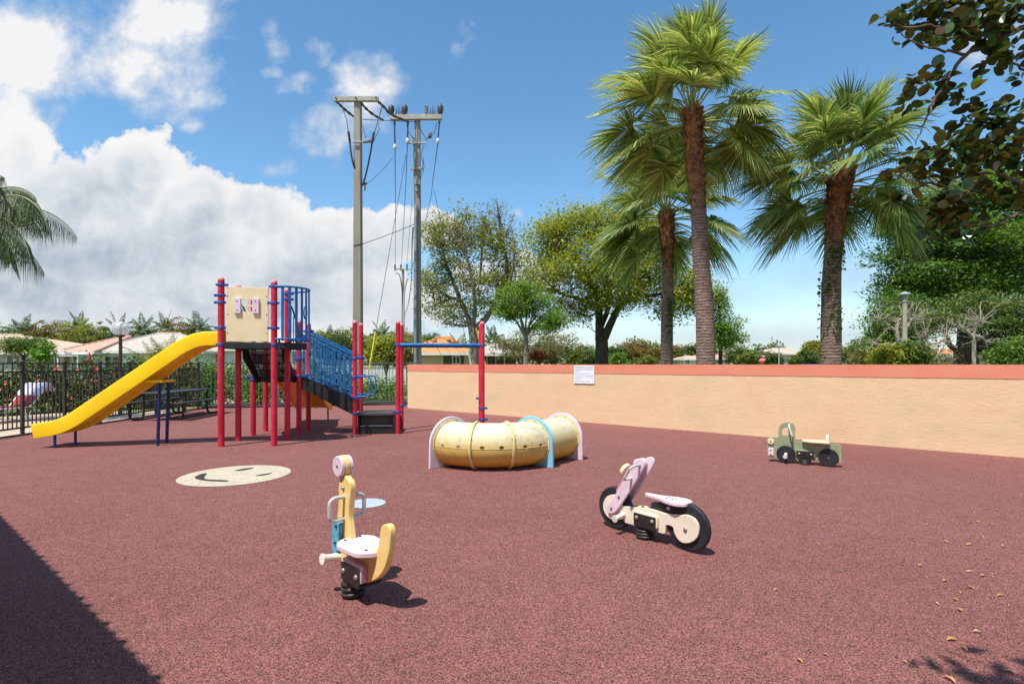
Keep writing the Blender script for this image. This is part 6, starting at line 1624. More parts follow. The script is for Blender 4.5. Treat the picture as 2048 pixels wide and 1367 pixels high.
FT = [(8, 648, 30, 58, 'far', 'dark green tree at the very left of the skyline'), (32, 668, 34, 56, 'far', 'green bushy tree under the tall distant palm at far left'), (84, 640, 30, 60, 'brown', 'russet tree leftmost of the brown skyline trees'), (118, 638, 32, 61, 'brown', 'russet tree in the middle of the brown skyline trees'), (155, 640, 40, 60, 'oak', 'broad brown green tree left of the globe lamp'),
 (198, 648, 28, 63, 'far', 'grey green tree touching the left side of the globe lamp'), (262, 655, 30, 63, 'farlight', 'light green tree touching the right side of the globe lamp'), (305, 660, 30, 62, 'far', 'grey green tree behind the ridge of the grey roof'), (352, 636, 36, 60, 'brown', 'round russet tree behind the grey roof'), (400, 662, 34, 63, 'far', 'dark tree behind the top of the yellow slide'), (440, 668, 30, 64, 'far', 'dark tree behind the cream panel at left'),
 (640, 652, 32, 50, 'oak', 'green tree above the blue stair railing, leftmost'), (672, 655, 36, 48, 'far', 'green tree above the middle of the blue stair railing'), (700, 650, 34, 52, 'oak', 'green tree just left of the plain power pole'), (738, 662, 24, 56, 'far', 'dark green tree right of the plain power pole'), (808, 655, 34, 44, 'oak', 'green tree behind the right pair of red posts'), (870, 665, 34, 54, 'far', 'dark green trees behind the orange roof'),
 (1045, 652, 62, 36, 'twig', 'grey brown twiggy tree left of the notice sign'), (1108, 662, 48, 38, 'twig', 'second grey brown twiggy tree, nearer the notice sign'), (1150, 690, 30, 66, 'farlight', 'light green tree behind the notice sign'), (1182, 700, 26, 64, 'far', 'dark green tree just left of the V shaped trunk'),
 (1236, 688, 22, 78, 'far', 'small dark tree just right of the V shaped trunk'), (1266, 676, 32, 80, 'brown', 'russet tree right of the V shaped trunk'), (1300, 690, 28, 78, 'brown', 'russet tree left of the shortest cabbage palm'), (1352, 688, 30, 82, 'brown', 'russet tree right of the shortest cabbage palm'), (1384, 686, 26, 80, 'far', 'green tree left of the tallest palm trunk'), (1236, 704, 20, 50, 'fresh', 'small light green tree at the foot of the V shaped trunk'), (1292, 708, 24, 60, 'farlight', 'small light tree low over the wall, left of the shortest palm'),
 (1475, 692, 26, 66, 'far', 'green tree right of the narrow conical tree'), (1500, 700, 22, 62, 'farlight', 'light green tree left of the tan roofs beyond the wall'), (1545, 702, 20, 62, 'far', 'dark green tree before the biggest tan roof'), (1630, 672, 24, 72, 'oak', 'tall rounded olive tree left of the rightmost cabbage palm'), (1618, 698, 22, 68, 'far', 'dark bushy tree below the rounded olive tree'), (1592, 708, 12, 66, 'farlight', 'small palm like tree between two tan roofs'), (1700, 690, 30, 60, 'farlight', 'light green tree right of the rightmost cabbage palm'), (1738, 680, 36, 46, 'far', 'grey green tree left of the round dark tree'), (1420, 690, 20, 78, 'far', 'green tree hidden behind the tallest palm trunk'),
 (480, 678, 34, 66, 'far', 'dark tree seen under the upper deck'), (550, 672, 40, 64, 'far', 'dark tree seen beside the blue balcony')]
rngW = np.random.default_rng(7); nW = 5200
aW = rngW.uniform(-1.02, .80, nW); dW = rngW.uniform(92, 104, nW); xW = aW*dW
tW = 3.6+1.3*np.sin(aW*31)+.9*np.sin(aW*77+1)+.5*np.sin(aW*140); zW = tW*rngW.uniform(0, 1, nW)**.8
tag(quads_mesh('far_woods', leaf_quads(np.repeat(np.stack([xW, dW, zW], axis=1), 9, axis=0)+rngW.normal(size=(nW*9, 3))*.45, .55, rngW, .7, .4), LM['far']), 'low band of far off woods along the horizon behind everything', 'woods', kind='stuff')
for i, (px, yt, hw, Y, lm_, lab) in enumerate(FT): hw *= 1.18; far_tree(px, yt, hw, Y, lm_, lab, 100+i, 170 if hw > 30 else 130, 26)
# umbrella shaped tree, shrubs and hedges at left
Y = 27.0; B0 = bs(50, Y)
blobs = loc_blobs(B0, [(20, 690, 26, 14, 0, .9), (50, 684, 38, 12, 0, 1.0), (78, 692, 26, 14, 0, .8), (45, 698, 45, 9, 0, .9)], Y)
tree('umbrella_tree', 'small clipped tree with an umbrella shaped crown before the tan roof', B0, [([(0, 0, -.1)]+loc_pts(B0, [(47, 722), (49, 712)], Y), .09, .07), (loc_pts(B0, [(48, 715), (35, 702), (22, 694)], Y), .05, .02), (loc_pts(B0, [(49, 714), (62, 702), (75, 694)], Y), .05, .02), (loc_pts(B0, [(49, 714), (50, 700), (52, 688)], Y), .05, .02)], blobs, 190, 22, .30, .12, 'bush', 'bark', seed=71, r_twig=.012, every=3)
shrub('lime_shrub', 'bright lime green shrub rising over the left railing', 85, 706, 20, 22, 20.0, 'hedge', 72, 60, 14, .14, .28)
Y = 24.0; B0 = bs(325, Y); rng = np.random.default_rng(73)
t = thing('clumping_palm', 'bushy yellow green clumping palm before the grey roof, behind the slide', 'palm tree', (B0[0], B0[1], 0)); V = []; stm = MB()
for k in range(40): pinnate(V, (rng.uniform(-.3, .3), rng.uniform(-.3, .3), rng.uniform(.3, 1.1)), rng.uniform(0, 6.28), R(rng.uniform(38, 84)), rng.uniform(1.3, 2.2), 22, .42, rng, .10, .7, .022, stm, .4)
five_mesh('crown', V, LM['areca'], t); stm.build('leaf_stalks', M['stalk'], t, smooth=True)
shrub('round_shrub', 'yellow green rounded shrub behind the grey railing by the right posts', 772, 695, 40, 34, 25.0, 'oakdense', 74, 170, 22, .16, .45)
shrub('round_shrub', 'green rounded shrub lower down beside the yellow guy guard', 800, 705, 26, 26, 24.5, 'farlight', 75, 110, 20, .15, .4)
shrub('red_shrub', 'russet leaved shrub low over the wall left of the notice sign', 1076, 710, 17, 14, 33.0, 'redleaf', 76, 70, 16, .15, .35)
def hedge(name, label, A, B, w, h0, leafm, seed, n, nl, ls, cs=.26, flowers=0, cat='hedge', zb=.05):
    rng = np.random.default_rng(seed); A, B = Vector(A), Vector(B); d = B-A; t = thing(name, label, cat, A)
    u = rng.uniform(0, 1, n); side = np.array((-d.y, d.x, 0))/d.length
    hh = h0*(1+.14*np.sin(u*23+seed)+.08*np.sin(u*57)); z = zb+(hh-zb)*rng.uniform(0, 1, n)**.75
    off = rng.uniform(-1, 1, n)*w/2*(1-.25*(z/hh)**3)
    c = np.outer(u, np.array(tuple(d)))+off[:, None]*side+np.stack([0*z, 0*z, z], axis=1)
    k = rng.poisson(nl, n)+2; P = np.repeat(c, k, axis=0)+rng.normal(size=(k.sum(), 3))*cs*.5; P[:, 2] = np.maximum(P[:, 2], .02)
    quads_mesh('hedge_leaves', leaf_quads(P, ls, rng, .6, .3, .1), LM[leafm], t)
    b = MB()
    for i in range(int(d.length*5)):
        p = Vector((0, 0, 0))+d*rng.uniform()+Vector(tuple(side*rng.uniform(-w*.3, w*.3))); b.tube([p, p+Vector((rng.uniform(-.15, .15), rng.uniform(-.15, .15), h0*.55)), p+Vector((rng.uniform(-.3, .3), rng.uniform(-.2, .2), h0*.9))], [.014, .010, .004], 5, caps=False)
    b.build('hedge_stems', M['bark'], t)
    if flowers:
        V = []
        for i in range(flowers):
            p = d*rng.uniform()+Vector(tuple(-side*np.sign(side[1])*w*.52))+Vector((0, 0, h0*rng.uniform(.3, 1.0)))
            for k_ in range(5):
                a = k_*2*PI/5; dv = Vector((math.cos(a), -.5, math.sin(a)))*.055; s2 = Vector((-math.sin(a), 0, math.cos(a)))*.035
                V.append([tuple(p), tuple(p+dv*.6+s2), tuple(p+dv*1.1), tuple(p+dv*.6-s2)])
        quads_mesh('blossom', V, LM['flower'], t)
    return t
hedge('hibiscus_hedge', 'dark leafy hedge with coral flowers behind the loungers and left railing', (-16.2, 13.4, 0), (-12.7, 16.6, 0), 1.1, 1.30, 'hedgedark', 81, 600, 15, .11, flowers=30)
hedge('hibiscus_hedge', 'flowering hedge behind the railing at left of the picnic table', (-12.7, 16.7, 0), (-10.5, 18.3, 0), .9, 1.28, 'hedgedark', 84, 420, 15, .11, flowers=14)
hedge('bright_hedge', 'bright green hedge behind the back railing under the upper deck', (-10.6, 17.75, 0), (-6.6, 18.75, 0), .9, 1.28, 'hedge', 82, 620, 15, .10)
hedge('low_hedge', 'low light green shrubs behind the grey railing right of the blue stairs', (-5.9, 19.4, 0), (-4.0, 19.9, 0), .6, .75, 'hedge', 83, 170, 13, .09)
hedge('low_hedge', 'small bright green shrub at the foot of the back railing behind the red posts', (-8.7, 17.62, 0), (-8.1, 17.76, 0), .4, .62, 'hedge', 86, 70, 13, .09)
hedge('low_hedge', 'leafy shrubs behind the stair railing beyond the grey fence', (-7.1, 18.9, 0), (-5.9, 19.3, 0), .7, 1.15, 'hedgedark', 85, 190, 13, .10)
# grass on the verge
rng = np.random.default_rng(90); n = 5200
P = np.stack([rng.uniform(-8.0, -2.9, n), rng.uniform(18.6, 21.0, n), np.zeros(n)], axis=1); a = rng.uniform(0, 6.28, n); hg = rng.uniform(.05, .14, n)
s_ = np.stack([np.cos(a)*.008, np.sin(a)*.008, 0*a], axis=1); tp = np.stack([rng.normal(size=n)*.03, rng.normal(size=n)*.03, hg], axis=1)
tag(quads_mesh('grass', np.stack([P-s_, P+s_, P+tp+s_*.2, P+tp-s_*.2], axis=1), LM['hedge']), 'short grass behind the grey railing', 'grass', kind='stuff')

# -- sea grape reaching in from the right
Y = 8.9; B0 = (12.6, 9.9); rng = np.random.default_rng(95)
t = thing('sea_grape', 'dark leathery round leaved branches reaching in at the upper right corner', 'tree', (B0[0], B0[1], 0))
def lp_(pts, dy=0): return loc_pts(B0, [(x, y, (q[0] if q else 0)+dy) for x, y, *q in pts], Y)
br = MB()
top_ = (-.6, -.3, 5.0)
br_l = [([(0, 0, -.1), (-.05, 0, 1.6), (-.25, -.1, 3.2), top_], .17, .11),
 ([top_]+lp_([(2120, 20), (2048, 55), (1980, 90), (1930, 112), (1890, 170), (1862, 215), (1846, 250)]), .06, .012), ([top_]+lp_([(2110, -20), (2040, 15), (1960, 45), (1890, 50), (1830, 55), (1780, 48)]), .05, .010),
 (lp_([(1932, 110), (1880, 100), (1840, 90), (1800, 65)]), .025, .008), (lp_([(1900, 150), (1870, 158), (1838, 168), (1826, 190)]), .02, .007), (lp_([(1880, 180), (1910, 190), (1930, 200)]), .016, .006), (lp_([(1846, 250), (1838, 270), (1830, 290)]), .012, .005),
 ([(-.3, -.1, 3.4)]+lp_([(2130, 330), (2060, 370), (2000, 350), (1940, 345), (1880, 368), (1830, 362), (1795, 350)]), .05, .010), ([(-.3, -.1, 3.4)]+lp_([(2110, 250), (2048, 245), (1990, 235), (1940, 245)]), .035, .008),
 (lp_([(2060, 300), (2000, 290), (1960, 280), (1930, 300)]), .03, .008), ([(-.2, -.1, 2.9)]+lp_([(2120, 430), (2048, 425), (1990, 450), (1930, 455), (1890, 470)]), .04, .008), (lp_([(1960, 360), (1920, 400), (1880, 430), (1875, 460)]), .02, .006), (lp_([(2048, 140), (2010, 120), (1980, 122)]), .02, .007), (lp_([(2080, 60), (2040, 80), (2000, 95)]), .02, .008), (lp_([(1850, 365), (1820, 395), (1790, 405)]), .012, .005)]
for pts, r0_, r1_ in br_l:
    q = smooth_path(pts, 6); br.tube([p+Vector(tuple(rng.normal(size=3)*.012)) for p in q], [r0_+(r1_-r0_)*i/(len(q)-1) for i in range(len(q))], 8)
br.build('trunk', M['barkbrown'], t, smooth=True, sharp=60)
cl = [(1775, 45, 25, 8), (1810, 30, 30, 11), (1850, 22, 35, 14), (1900, 20, 40, 18), (1950, 18, 40, 18), (2000, 20, 40, 18), (2035, 55, 30, 8), (1840, 75, 25, 6), (1872, 70, 30, 7), (1905, 60, 35, 12), (1955, 58, 40, 12), (2000, 72, 35, 8), (1785, 80, 10, 1), (1860, 155, 25, 6), (1832, 163, 28, 9), (1820, 205, 24, 5), (1895, 150, 20, 4), (1905, 186, 28, 8), (1935, 192, 20, 4), (1985, 122, 30, 11), (2022, 112, 25, 6), (2040, 155, 12, 4), (2045, 260, 30, 8), (1918, 224, 12, 2),
 (1935, 245, 25, 6), (1972, 232, 40, 14), (2012, 240, 35, 13), (2040, 205, 14, 3), (1960, 275, 42, 18), (2012, 292, 42, 18), (1900, 285, 30, 9), (1922, 312, 42, 16), (1872, 310, 25, 6), (1846, 327, 25, 6), (1800, 345, 20, 5), (1950, 322, 42, 16), (1992, 332, 36, 12), (1870, 350, 30, 8), (1920, 350, 30, 9), (1790, 403, 16, 4), (1870, 400, 30, 9), (1902, 420, 32, 12), (1882, 450, 34, 14), (1930, 430, 30, 8), (1960, 400, 30, 6), (2002, 380, 30, 7), (1908, 470, 26, 8), (1992, 445, 22, 3), (2030, 332, 30, 9), (2030, 382, 20, 5), (1930, 385, 26, 6), (1835, 300, 10, 2), (2080, 300, 50, 20), (2090, 100, 50, 20), (2090, 400, 40, 14)]
vs, fs = [], []
for px, py, rad, n in cl:
    c0_ = pt(px, py, Y+rng.uniform(-.35, .35))
    for _ in range(int(n*2.6)):
        o_ = unit(rng, 1)[0]*rad/F*Y*rng.uniform(.2, 1)**.6
        c = c0_+Vector((o_[0], o_[1]*.8, o_[2]*.75))-Vector((B0[0], B0[1], 0))
        out = Vector((o_[0], o_[1], 0)); out = out.normalized() if out.length > .01 else Vector((1, 0, 0))
        d = (out*1.0+Vector(tuple(rng.normal(size=3)*.6))+Vector((0, 0, .12))).normalized()
        nn = (Vector((0, 0, 1))+Vector(tuple(rng.normal(size=3)*.55))).normalized(); s2 = d.cross(nn).normalized(); nn = s2.cross(d)
        L = rng.uniform(.12, .23); W = L*rng.uniform(.72, .95)/2; b0 = len(vs); cup = rng.uniform(-.05, .22); curl = rng.uniform(-.05, .25)
        rim = [(.0, .06), (.12, .55), (.35, .93), (.6, 1.0), (.82, .75), (.96, .32), (1.0, 0.0)]
        mid = [(0.0, 0), (.35, -.012), (.7, -.008), (1.0, .01)]
        ring_ = [c+d*L*a+s2*W*w_+nn*(cup*L*w_*w_-(.05+curl)*L*a*a) for a, w_ in rim]+[c+d*L*a-s2*W*w_+nn*(cup*L*w_*w_-(.05+curl)*L*a*a) for a, w_ in rim[-2::-1]]
        ctr = c+d*L*.5-nn*.01
        vs += [tuple(p) for p in ring_]+[tuple(ctr)]; m_ = len(ring_)
        for i in range(m_): fs.append((b0+i, b0+(i+1) % m_, b0+m_))
me = bpy.data.meshes.new('crown'); me.from_pydata(vs, [], fs); me.update(); link_mesh('crown', me, LM['grape'], t, True, 180)
# -- tree beside the viewer, whose leaf shadow reaches the lower right corner
base = (3.9, -2.2); blobs = [(-1.2, .6, 4.8, 1.2, 1.2, .8), (-.4, -.4, 5.2, 1.4, 1.4, .9), (-1.9, 1.4, 4.6, .7, .7, .35), (-3.10, 2.56, 4.45, .55, .26, .2), (-3.0, 2.38, 4.45, .60, .28, .2), (-2.35, 2.0, 4.5, .5, .45, .3), (.6, 0, 4.8, 1.2, 1.2, .8)]
tree('shade_tree', 'leafy tree beside the viewer casting the small leaf shadow at lower right', base, [([(0, 0, -.1), (-.1, .1, 1.8), (-.2, .2, 3.4)], .14, .10), ([(-.2, .2, 3.2), (-1.2, .9, 4.2), (-2.0, 1.6, 4.5), (-2.8, 2.5, 4.5)], .06, .012), ([(-.2, .2, 3.3), (.2, -.2, 4.4), (.5, -.2, 5)], .06, .02)], blobs, 620, 14, .30, .16, 'ficus', seed=97, every=2, aspect=.42)
# -- fallen leaves
def fallen(L, W, seed):
    r_ = random.Random(seed); b = MB(); n = 5; vs = []; fs = []
    for i in range(n+1):
        f = i/n; w = W*math.sin(PI*min(1, max(.02, f)))**.8/2+.0006; z = .004+.010*math.sin(PI*f)*r_.uniform(.6, 1.4)
        vs += [(L*(f-.5), -w, z+.35*w), (L*(f-.5), 0, z-.15*w), (L*(f-.5), w, z+.4*w)]
    for i in range(n):
        a = i*3; fs += [(a, a+3, a+4, a+1), (a+1, a+4, a+5, a+2)]
    o = b.add(vs, fs).build('fallen_leaf', LM['dry'], None, smooth=True); return o
lv = [(1552, 1180), (1651, 1311), (1598, 1322), (1939, 1144), (1966, 1152), (1984, 1154), (2001, 1192), (1921, 1186), (1911, 1200), (1873, 1208), (1919, 1221), (1954, 1265), (1903, 1280), (1929, 1298), (2018, 1344), (1898, 1360), (1869, 1330), (1975, 1018), (1853, 1050), (1910, 1064), (1891, 1084), (1940, 1046), (1985, 1049), (1948, 1026), (1990, 1000), (2002, 1014), (2042, 990), (1972, 972), (1994, 1020), (2006, 1092), (1938, 1090), (1965, 1075), (1840, 1131), (1850, 1155), (1889, 1162), (2019, 1212), (1940, 1176), (2010, 1140), (256, 1031), (1810, 1325), (1636, 1088), (1970, 1050), (1955, 1044), (1690, 885), (1748, 894), (1800, 900), (1852, 906), (1945, 915), (1990, 918)]
lp0 = [fallen(.070, .026, 1), fallen(.055, .030, 2), fallen(.045, .018, 3)]; us = [0, 0, 0]
for i, (px, py) in enumerate(lv):
    k = 0 if i in (3, 6, 12, 13, 14, 15, 17) else 1+i % 2
    o = lp0[k] if not us[k] else lp0[k].copy()
    if us[k]: C.objects.link(o)
    us[k] = 1; p = gp(px, py); o.location = (p.x, p.y, .003); o.rotation_euler = (random.uniform(-.2, .2), random.uniform(-.2, .2), random.uniform(0, 6.28)); s_ = random.uniform(.5, .85); o.scale = (s_, s_, s_)
    tag(o, 'small dry yellow brown leaf lying loose on the red rubber', 'fallen leaf', 'dry leaves scattered on the rubber')

# ------------------------------------------------------------------ houses
def hip_roof(name, x0, x1, y0, y1, ze, zr, m, parent, over=.5, rx=None):
    b = MB(); X0, X1, Y0, Y1_ = x0-over, x1+over, y0-over, y1+over; hd = (Y1_-Y0)/2
    r0_, r1_ = (X0+hd, X1-hd) if rx is None else rx
    ym = (Y0+Y1_)/2
    vs = [(X0, Y0, ze), (X1, Y0, ze), (X1, Y1_, ze), (X0, Y1_, ze), (r0_, ym, zr), (r1_, ym, zr)]
    vs += [(x, y, z-.16) for x, y, z in vs[:4]]
    b.add(vs, [(0, 1, 5, 4), (1, 2, 5), (2, 3, 4, 5), (3, 0, 4), (0, 6, 7, 1), (1, 7, 8, 2), (2, 8, 9, 3), (3, 9, 6, 0), (6, 9, 8, 7)])
    o = b.build(name, m, parent)
    g = MB(); e = .012
    for a, c in (((X0-e, Y0-e), (X1+e, Y0-e)), ((X1+e, Y0-e), (X1+e, Y1_+e)), ((X1+e, Y1_+e), (X0-e, Y1_+e)), ((X0-e, Y1_+e), (X0-e, Y0-e))): g.bar((a[0], a[1], ze-.12), (c[0], c[1], ze-.12), .03, .20)
    g.build('fascia', M['trim'], o)
    g = MB()
    for a, c in (((X0, Y0, ze), (r0_, ym, zr)), ((X1, Y0, ze), (r1_, ym, zr)), ((r0_, ym, zr), (r1_, ym, zr))): g.tube([Vector(a)+Vector((0, 0, .02)), Vector(c)+Vector((0, 0, .02))], .09, 6)
    g.build('ridge_tiles', m, o, smooth=True)
    return o
def house(label, px0, px1, Y, depth, ye, yr, wm, rm, openings=(), over=.5, rx=None, name='house', extra=None):
    p0, p1 = pt(px0, HY, Y), pt(px1, HY, Y); x0, x1 = 0, p1.x-p0.x; ze = pt(0, ye, Y).z; zr = pt(0, yr, Y+depth/2).z
    t = thing(name, label, 'house', (p0.x, Y, 0))
    b = MB(); b.box(x0, x1, 0, depth, -.1, ze-.17); b.build('wall', M[wm], t)
    rxx = None
    if rx: rxx = tuple(pt(q, yr, Y+depth/2).x-p0.x for q in rx)
    rf = hip_roof('roof', x0, x1, 0, depth, ze, zr, M[rm], t, over, rxx)
    for kind, a, c, top, bot, gm in openings:
        xa, xb = pt(a, HY, Y).x-p0.x, pt(c, HY, Y).x-p0.x; za = pt(0, top, Y).z; zb_ = max(pt(0, bot, Y).z, .05)
        if kind == 'vent':
            b = MB(); b.box(xa, xb, -.06, -.01, zb_, za); b.build('wall_vent', M['glass_dark'], t); continue
        f = MB(); w = .07
        f.box(xa-w, xb+w, -.05, .0, za, za+w); f.box(xa-w, xb+w, -.05, .0, zb_-w, zb_); f.box(xa-w, xa, -.05, .0, zb_, za); f.box(xb, xb+w, -.05, .0, zb_, za)
        n = max(2, round((xb-xa)/.75))
        for i in range(1, n): x = xa+(xb-xa)*i/n; f.box(x-.03, x+.03, -.045, 0, zb_, za)
        fr = f.build('window_frame' if kind == 'win' else 'door_frame', M['trim'], t)
        b = MB(); b.box(xa, xb, -.02, -.012, zb_, za); b.build('pane', M[gm], fr)
    return t, x1, ze
h1, _, _ = house('low house with a tan tiled roof behind the umbrella shaped tree', -120, 128, 46, 11, 703.5, 669, 'wallgrey', 'roof_tan', [('win', 15, 40, 711, 726, 'glass_dark'), ('win', 98, 122, 709, 727, 'glass_dark')], rx=(-60, 40))
h2, xw, ze = house('white house with a faded pink tiled roof left of the globe lamp', 128, 186, 46.6, 10, 703.5, 672.5, 'wallwhite', 'roof_pink', [('door', 148, 176, 708, 745, 'glass_pale')], rx=(245, 262), over=.45)
b = MB(); o0 = pt(143, 0, 46.6).x-pt(128, 0, 46.6).x; o1 = pt(186, 0, 46.6).x-pt(128, 0, 46.6).x; b.box(o0, o1, -1.6, -.46, ze-.40, ze-.30)
for x in (o0+.1, o1-.1): b.box(x-.05, x+.05, -1.55, -1.45, 0, ze-.40)
b.build('patio_cover', M['trim'], h2)
h3, _, _ = house('white house with a long pale grey tiled roof behind the slide', 188, 402, 47.5, 11, 701.5, 666.5, 'wallwhite', 'roof_grey', [('door', 211, 238, 713, 745, 'glass_dark'), ('win', 392, 399, 712, 725, 'glass_pale'), ('vent', 192, 197, 713, 717, 0), ('vent', 247, 251, 712, 715, 0)], rx=(315, 360))
h4, _, _ = house('white house with a tan roof seen through the red posts under the upper deck', 405, 640, 50, 12, 697, 655, 'wallwhite', 'roof_tan', [('win', 428, 447, 707, 722, 'glass_pale'), ('win', 500, 530, 708, 724, 'glass_dark'), ('door', 585, 612, 706, 740, 'glass_pale')], rx=(525, 550))
h5, _, _ = house('house with a bright orange tiled roof behind the overhead bar', 820, 942, 40, 8, 704.5, 674.5, 'wallbeige', 'roof_orange', [('win', 906, 919, 713, 726, 'glass_dark')], rx=(882, 898), over=.6)
p0 = pt(820, HY, 40).x; b = MB(); xa, xb = pt(887, HY, 40).x-p0, pt(928, HY, 40).x-p0; b.box(xa, xb, -.03, -.004, 0, 2.1); b.build('screen_wall', M['wallolive'], h5)
h6, _, _ = house('house with a pale grey tiled roof between the lone red post and the young tree', 945, 1032, 41, 9, 706, 686, 'wallolive', 'roof_grey', [('door', 975, 1008, 709, 745, 'glass_dark')], rx=(968, 984), over=.7)
h7, _, _ = house('low house with a faded pink roof behind the tallest palm trunk', 1420, 1460, 74, 8, 716, 706, 'wallwhite', 'roof_pink', [('win', 1432, 1436, 718, 726, 'glass_dark'), ('win', 1446, 1453, 718, 725, 'glass_pale')], rx=(1435, 1448))
h8, _, _ = house('two storey white house with a tan roof beyond the wall right of the conical tree', 1536, 1585, 76, 10, 706, 696, 'wallwhite', 'roof_tan', [('win', 1572, 1580, 720, 726, 'glass_pale')], rx=(1546, 1572))
h9, _, _ = house('low white house with a tan roof left of the rounded olive tree', 1590, 1616, 75, 8, 715, 703, 'wallwhite', 'roof_tan', [('door', 1597, 1608, 716, 728, 'glass_dark')], rx=(1596, 1606))
h10, _, _ = house('low house with a tan roof right of the rightmost cabbage palm', 1676, 1722, 70, 9, 715, 706, 'wallwhite', 'roof_tan', [('win', 1698, 1706, 717, 725, 'glass_dark'), ('win', 1712, 1718, 717, 725, 'glass_dark')], rx=(1690, 1715))
h11, _, _ = house('small white house half hidden left of the biggest tan roof beyond the wall', 1508, 1530, 72, 7, 713, 706, 'wallwhite', 'roof_tan', [('win', 1512, 1519, 717, 726, 'glass_dark')], rx=(1514, 1524))
h12, _, _ = house('distant house with a pale roof left of the tallest palm trunk', 1366, 1392, 76, 7, 717, 709, 'wallwhite', 'roof_tan', [('win', 1372, 1378, 719, 726, 'glass_dark')], rx=(1374, 1384))
h13, _, _ = house('house with an orange roof glimpsed through the far right trees', 1950, 2060, 34, 8, 706, 690, 'wallbeige', 'roof_orange', [('win', 1975, 1985, 712, 724, 'glass_dark')], rx=(1985, 2020))
# roof vents
for hs_, px, py, Yd in ((h2, 214, 690, 49.2), (h2, 218, 690, 49.2), (h5, 852, 684, 42.4), (h5, 870, 682, 42.4), (h5, 899, 681, 42.4)):
    p = pt(px, py, Yd)-Vector(hs_.location); b = MB(); b.box(p.x-.14, p.x+.14, p.y-.14, p.y+.14, p.z-.35, p.z+.12); b.build('roof_vent', M['vent'], hs_, bevel=.03)
# closed red parasol on the terrace, white garden wall behind the grey railing
p = pt(179, 728, 44.5); t = thing('closed_parasol', 'closed red parasol standing before the pink roofed house', 'parasol', (p.x, p.y, 0))
b = MB(); b.lathe([(.03, 0), (.03, 2.45)], (0, 0, 0), n=8); b.build('pole', M['white'], t); b = MB(); b.lathe([(.17, .75), (.19, 1.0), (.12, 1.7), (.09, 2.1), (.03, 2.4)], (0, 0, 0), n=12); b.build('canopy', M['umbred'], t, smooth=True)
p = pt(545, 728, 33); q = pt(812, 728, 36); t = thing('garden_wall', 'low white garden wall behind the grey railing', 'wall', (p.x, p.y, 0), math.atan2(q.y-p.y, q.x-p.x))
b = MB(); b.box(0, (q-p).to_2d().length, -.1, .1, -.1, 1.22); b.box(-.03, (q-p).to_2d().length+.03, -.14, .14, 1.22, 1.30); b.build('wall_face', M['wallwhite'], t)
# striped barrier seen over the wall
p = pt(1524, 720, 58); t = thing('warning_sign', 'small red and white diamond sign far beyond the wall', 'sign', (p.x, p.y, 0))
b = MB(); b.box(-.03, .03, -.03, .03, 0, p.z); b.build('sign_post', M['galv'], t); b = MB(); b.prism([(0, -.42), (.42, 0), (0, .42), (-.42, 0)], (0, -.05, p.z), XA, ZA, YA, -.01, .01); b.build('sign_plate', M['umbred'], t)
b = MB()
for k in (-.2, 0, .2): b.prism([(k-.16, -.02+.0), (k-.11, -.07), (k+.16, .2-abs(k)*.4), (k+.11, .25-abs(k)*.4)], (0, -.064, p.z), XA, ZA, YA, -.002, .002)
b.build('sign_stripe', M['white'], t)
p = pt(1558, 728, 60); t = thing('light_pole', 'thin pale light pole before the biggest tan roof beyond the wall', 'lamp', (p.x, p.y, 0)); b = MB(); b.lathe([(.08, 0), (.06, 3.4)], (0, 0, 0), n=8); b.build('pole', M['lampconc'], t, smooth=True); b = MB(); b.box(-.3, .3, -.12, .12, 3.4, 3.5); b.build('lamp_head', M['lampgrey'], t)
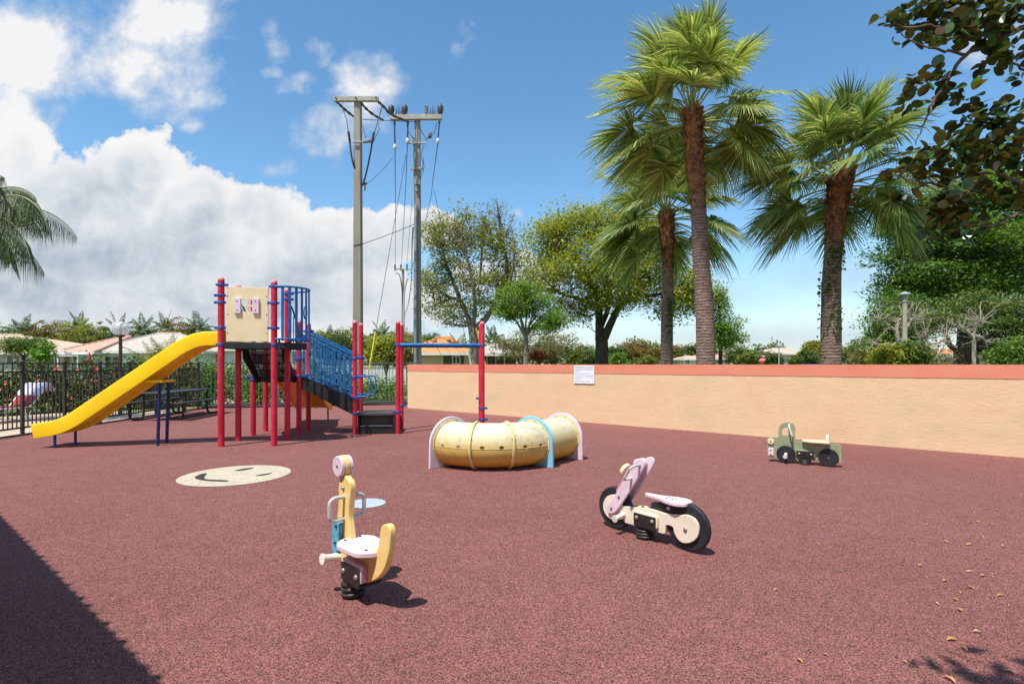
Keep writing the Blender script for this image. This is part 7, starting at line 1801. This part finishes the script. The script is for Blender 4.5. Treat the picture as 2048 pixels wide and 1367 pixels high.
# far parked car glimpsed beyond the wall
p = pt(1634, 726, 62); t = thing('parked_car', 'small blue car glimpsed over the wall left of the rightmost palm', 'car', (p.x-2.2, p.y, 0))
b = MB(); b.prism(round_poly([(0, .3), (4.3, .3), (4.3, .85), (3.5, .95), (2.9, 1.4), (1.3, 1.4), (.7, .95), (0, .85)], .12), (0, 0, 0), XA, ZA, YA, 0, 1.7); b.build('body', M['blue'], t, bevel=.05)
b = MB(); b.prism([(2.85, .98), (2.75, 1.32), (1.4, 1.32), (.95, .98)], (0, -.012, 0), XA, ZA, YA, 0, .01); b.build('side_window', M['glass_dark'], t)
for x in (.85, 3.4):
    for y in (-.02, 1.54): b = MB(); b.lathe([(.32, 0), (.32, .18)], (x, y, .32), (0, 1, 0), 18); b.build('wheel', M['tyre'], t, smooth=True, sharp=40)
# ------------------------------------------------------------------ building beside the viewer (its eave shades the lower left)
ew = Vector((.778, -.628, 0)).normalized(); en = Vector((.628, .778, 0)).normalized()
E0 = Vector((-5.53, 3.79, 0)); E0 = E0-ew*1.6-en*.03
t = thing('pool_building', 'building beside the viewer whose eave shades the lower left of the rubber', 'building', E0-en*.7, math.atan2(ew.y, ew.x))
BL, BD, ZE = 16.0, 7.0, 2.80
b = MB(); b.box(.6, BL-.6, -BD, 0, -.1, ZE-.12); b.build('wall', M['wallbeige'], t)
b = MB(); vs = [(-.1, .7, ZE), (BL, .7, ZE), (BL, -BD-.7, ZE), (-.1, -BD-.7, ZE), (4, -BD/2, ZE+1.5), (BL-4, -BD/2, ZE+1.5)]; vs += [(x, y, z-.12) for x, y, z in vs[:4]]
b.add(vs, [(1, 0, 4, 5), (2, 1, 5), (3, 2, 5, 4), (0, 3, 4), (6, 0, 1, 7), (7, 1, 2, 8), (8, 2, 3, 9), (9, 3, 0, 6), (9, 6, 7, 8)]); rf = b.build('roof', M['roof_orange'], t)
b = MB()
for i in range(int(BL/.16)):
    x = .02+i*.16+random.uniform(-.02, .02); b.lathe([(.03, 0), (.03, .02+random.choice((0, 0, .004, .012)))], (x, .69, ZE-.02), (0, 1, .05), 8)
b.build('eave_tiles', M['roof_orange'], rf)
f = MB(); f.box(3.0, 4.9, .0, .05, .0, 2.2); dr = f.build('door', M['trim'], t); f = MB(); f.box(3.15, 4.75, .05, .06, .15, 2.05); f.build('pane', M['glass_dark'], dr)
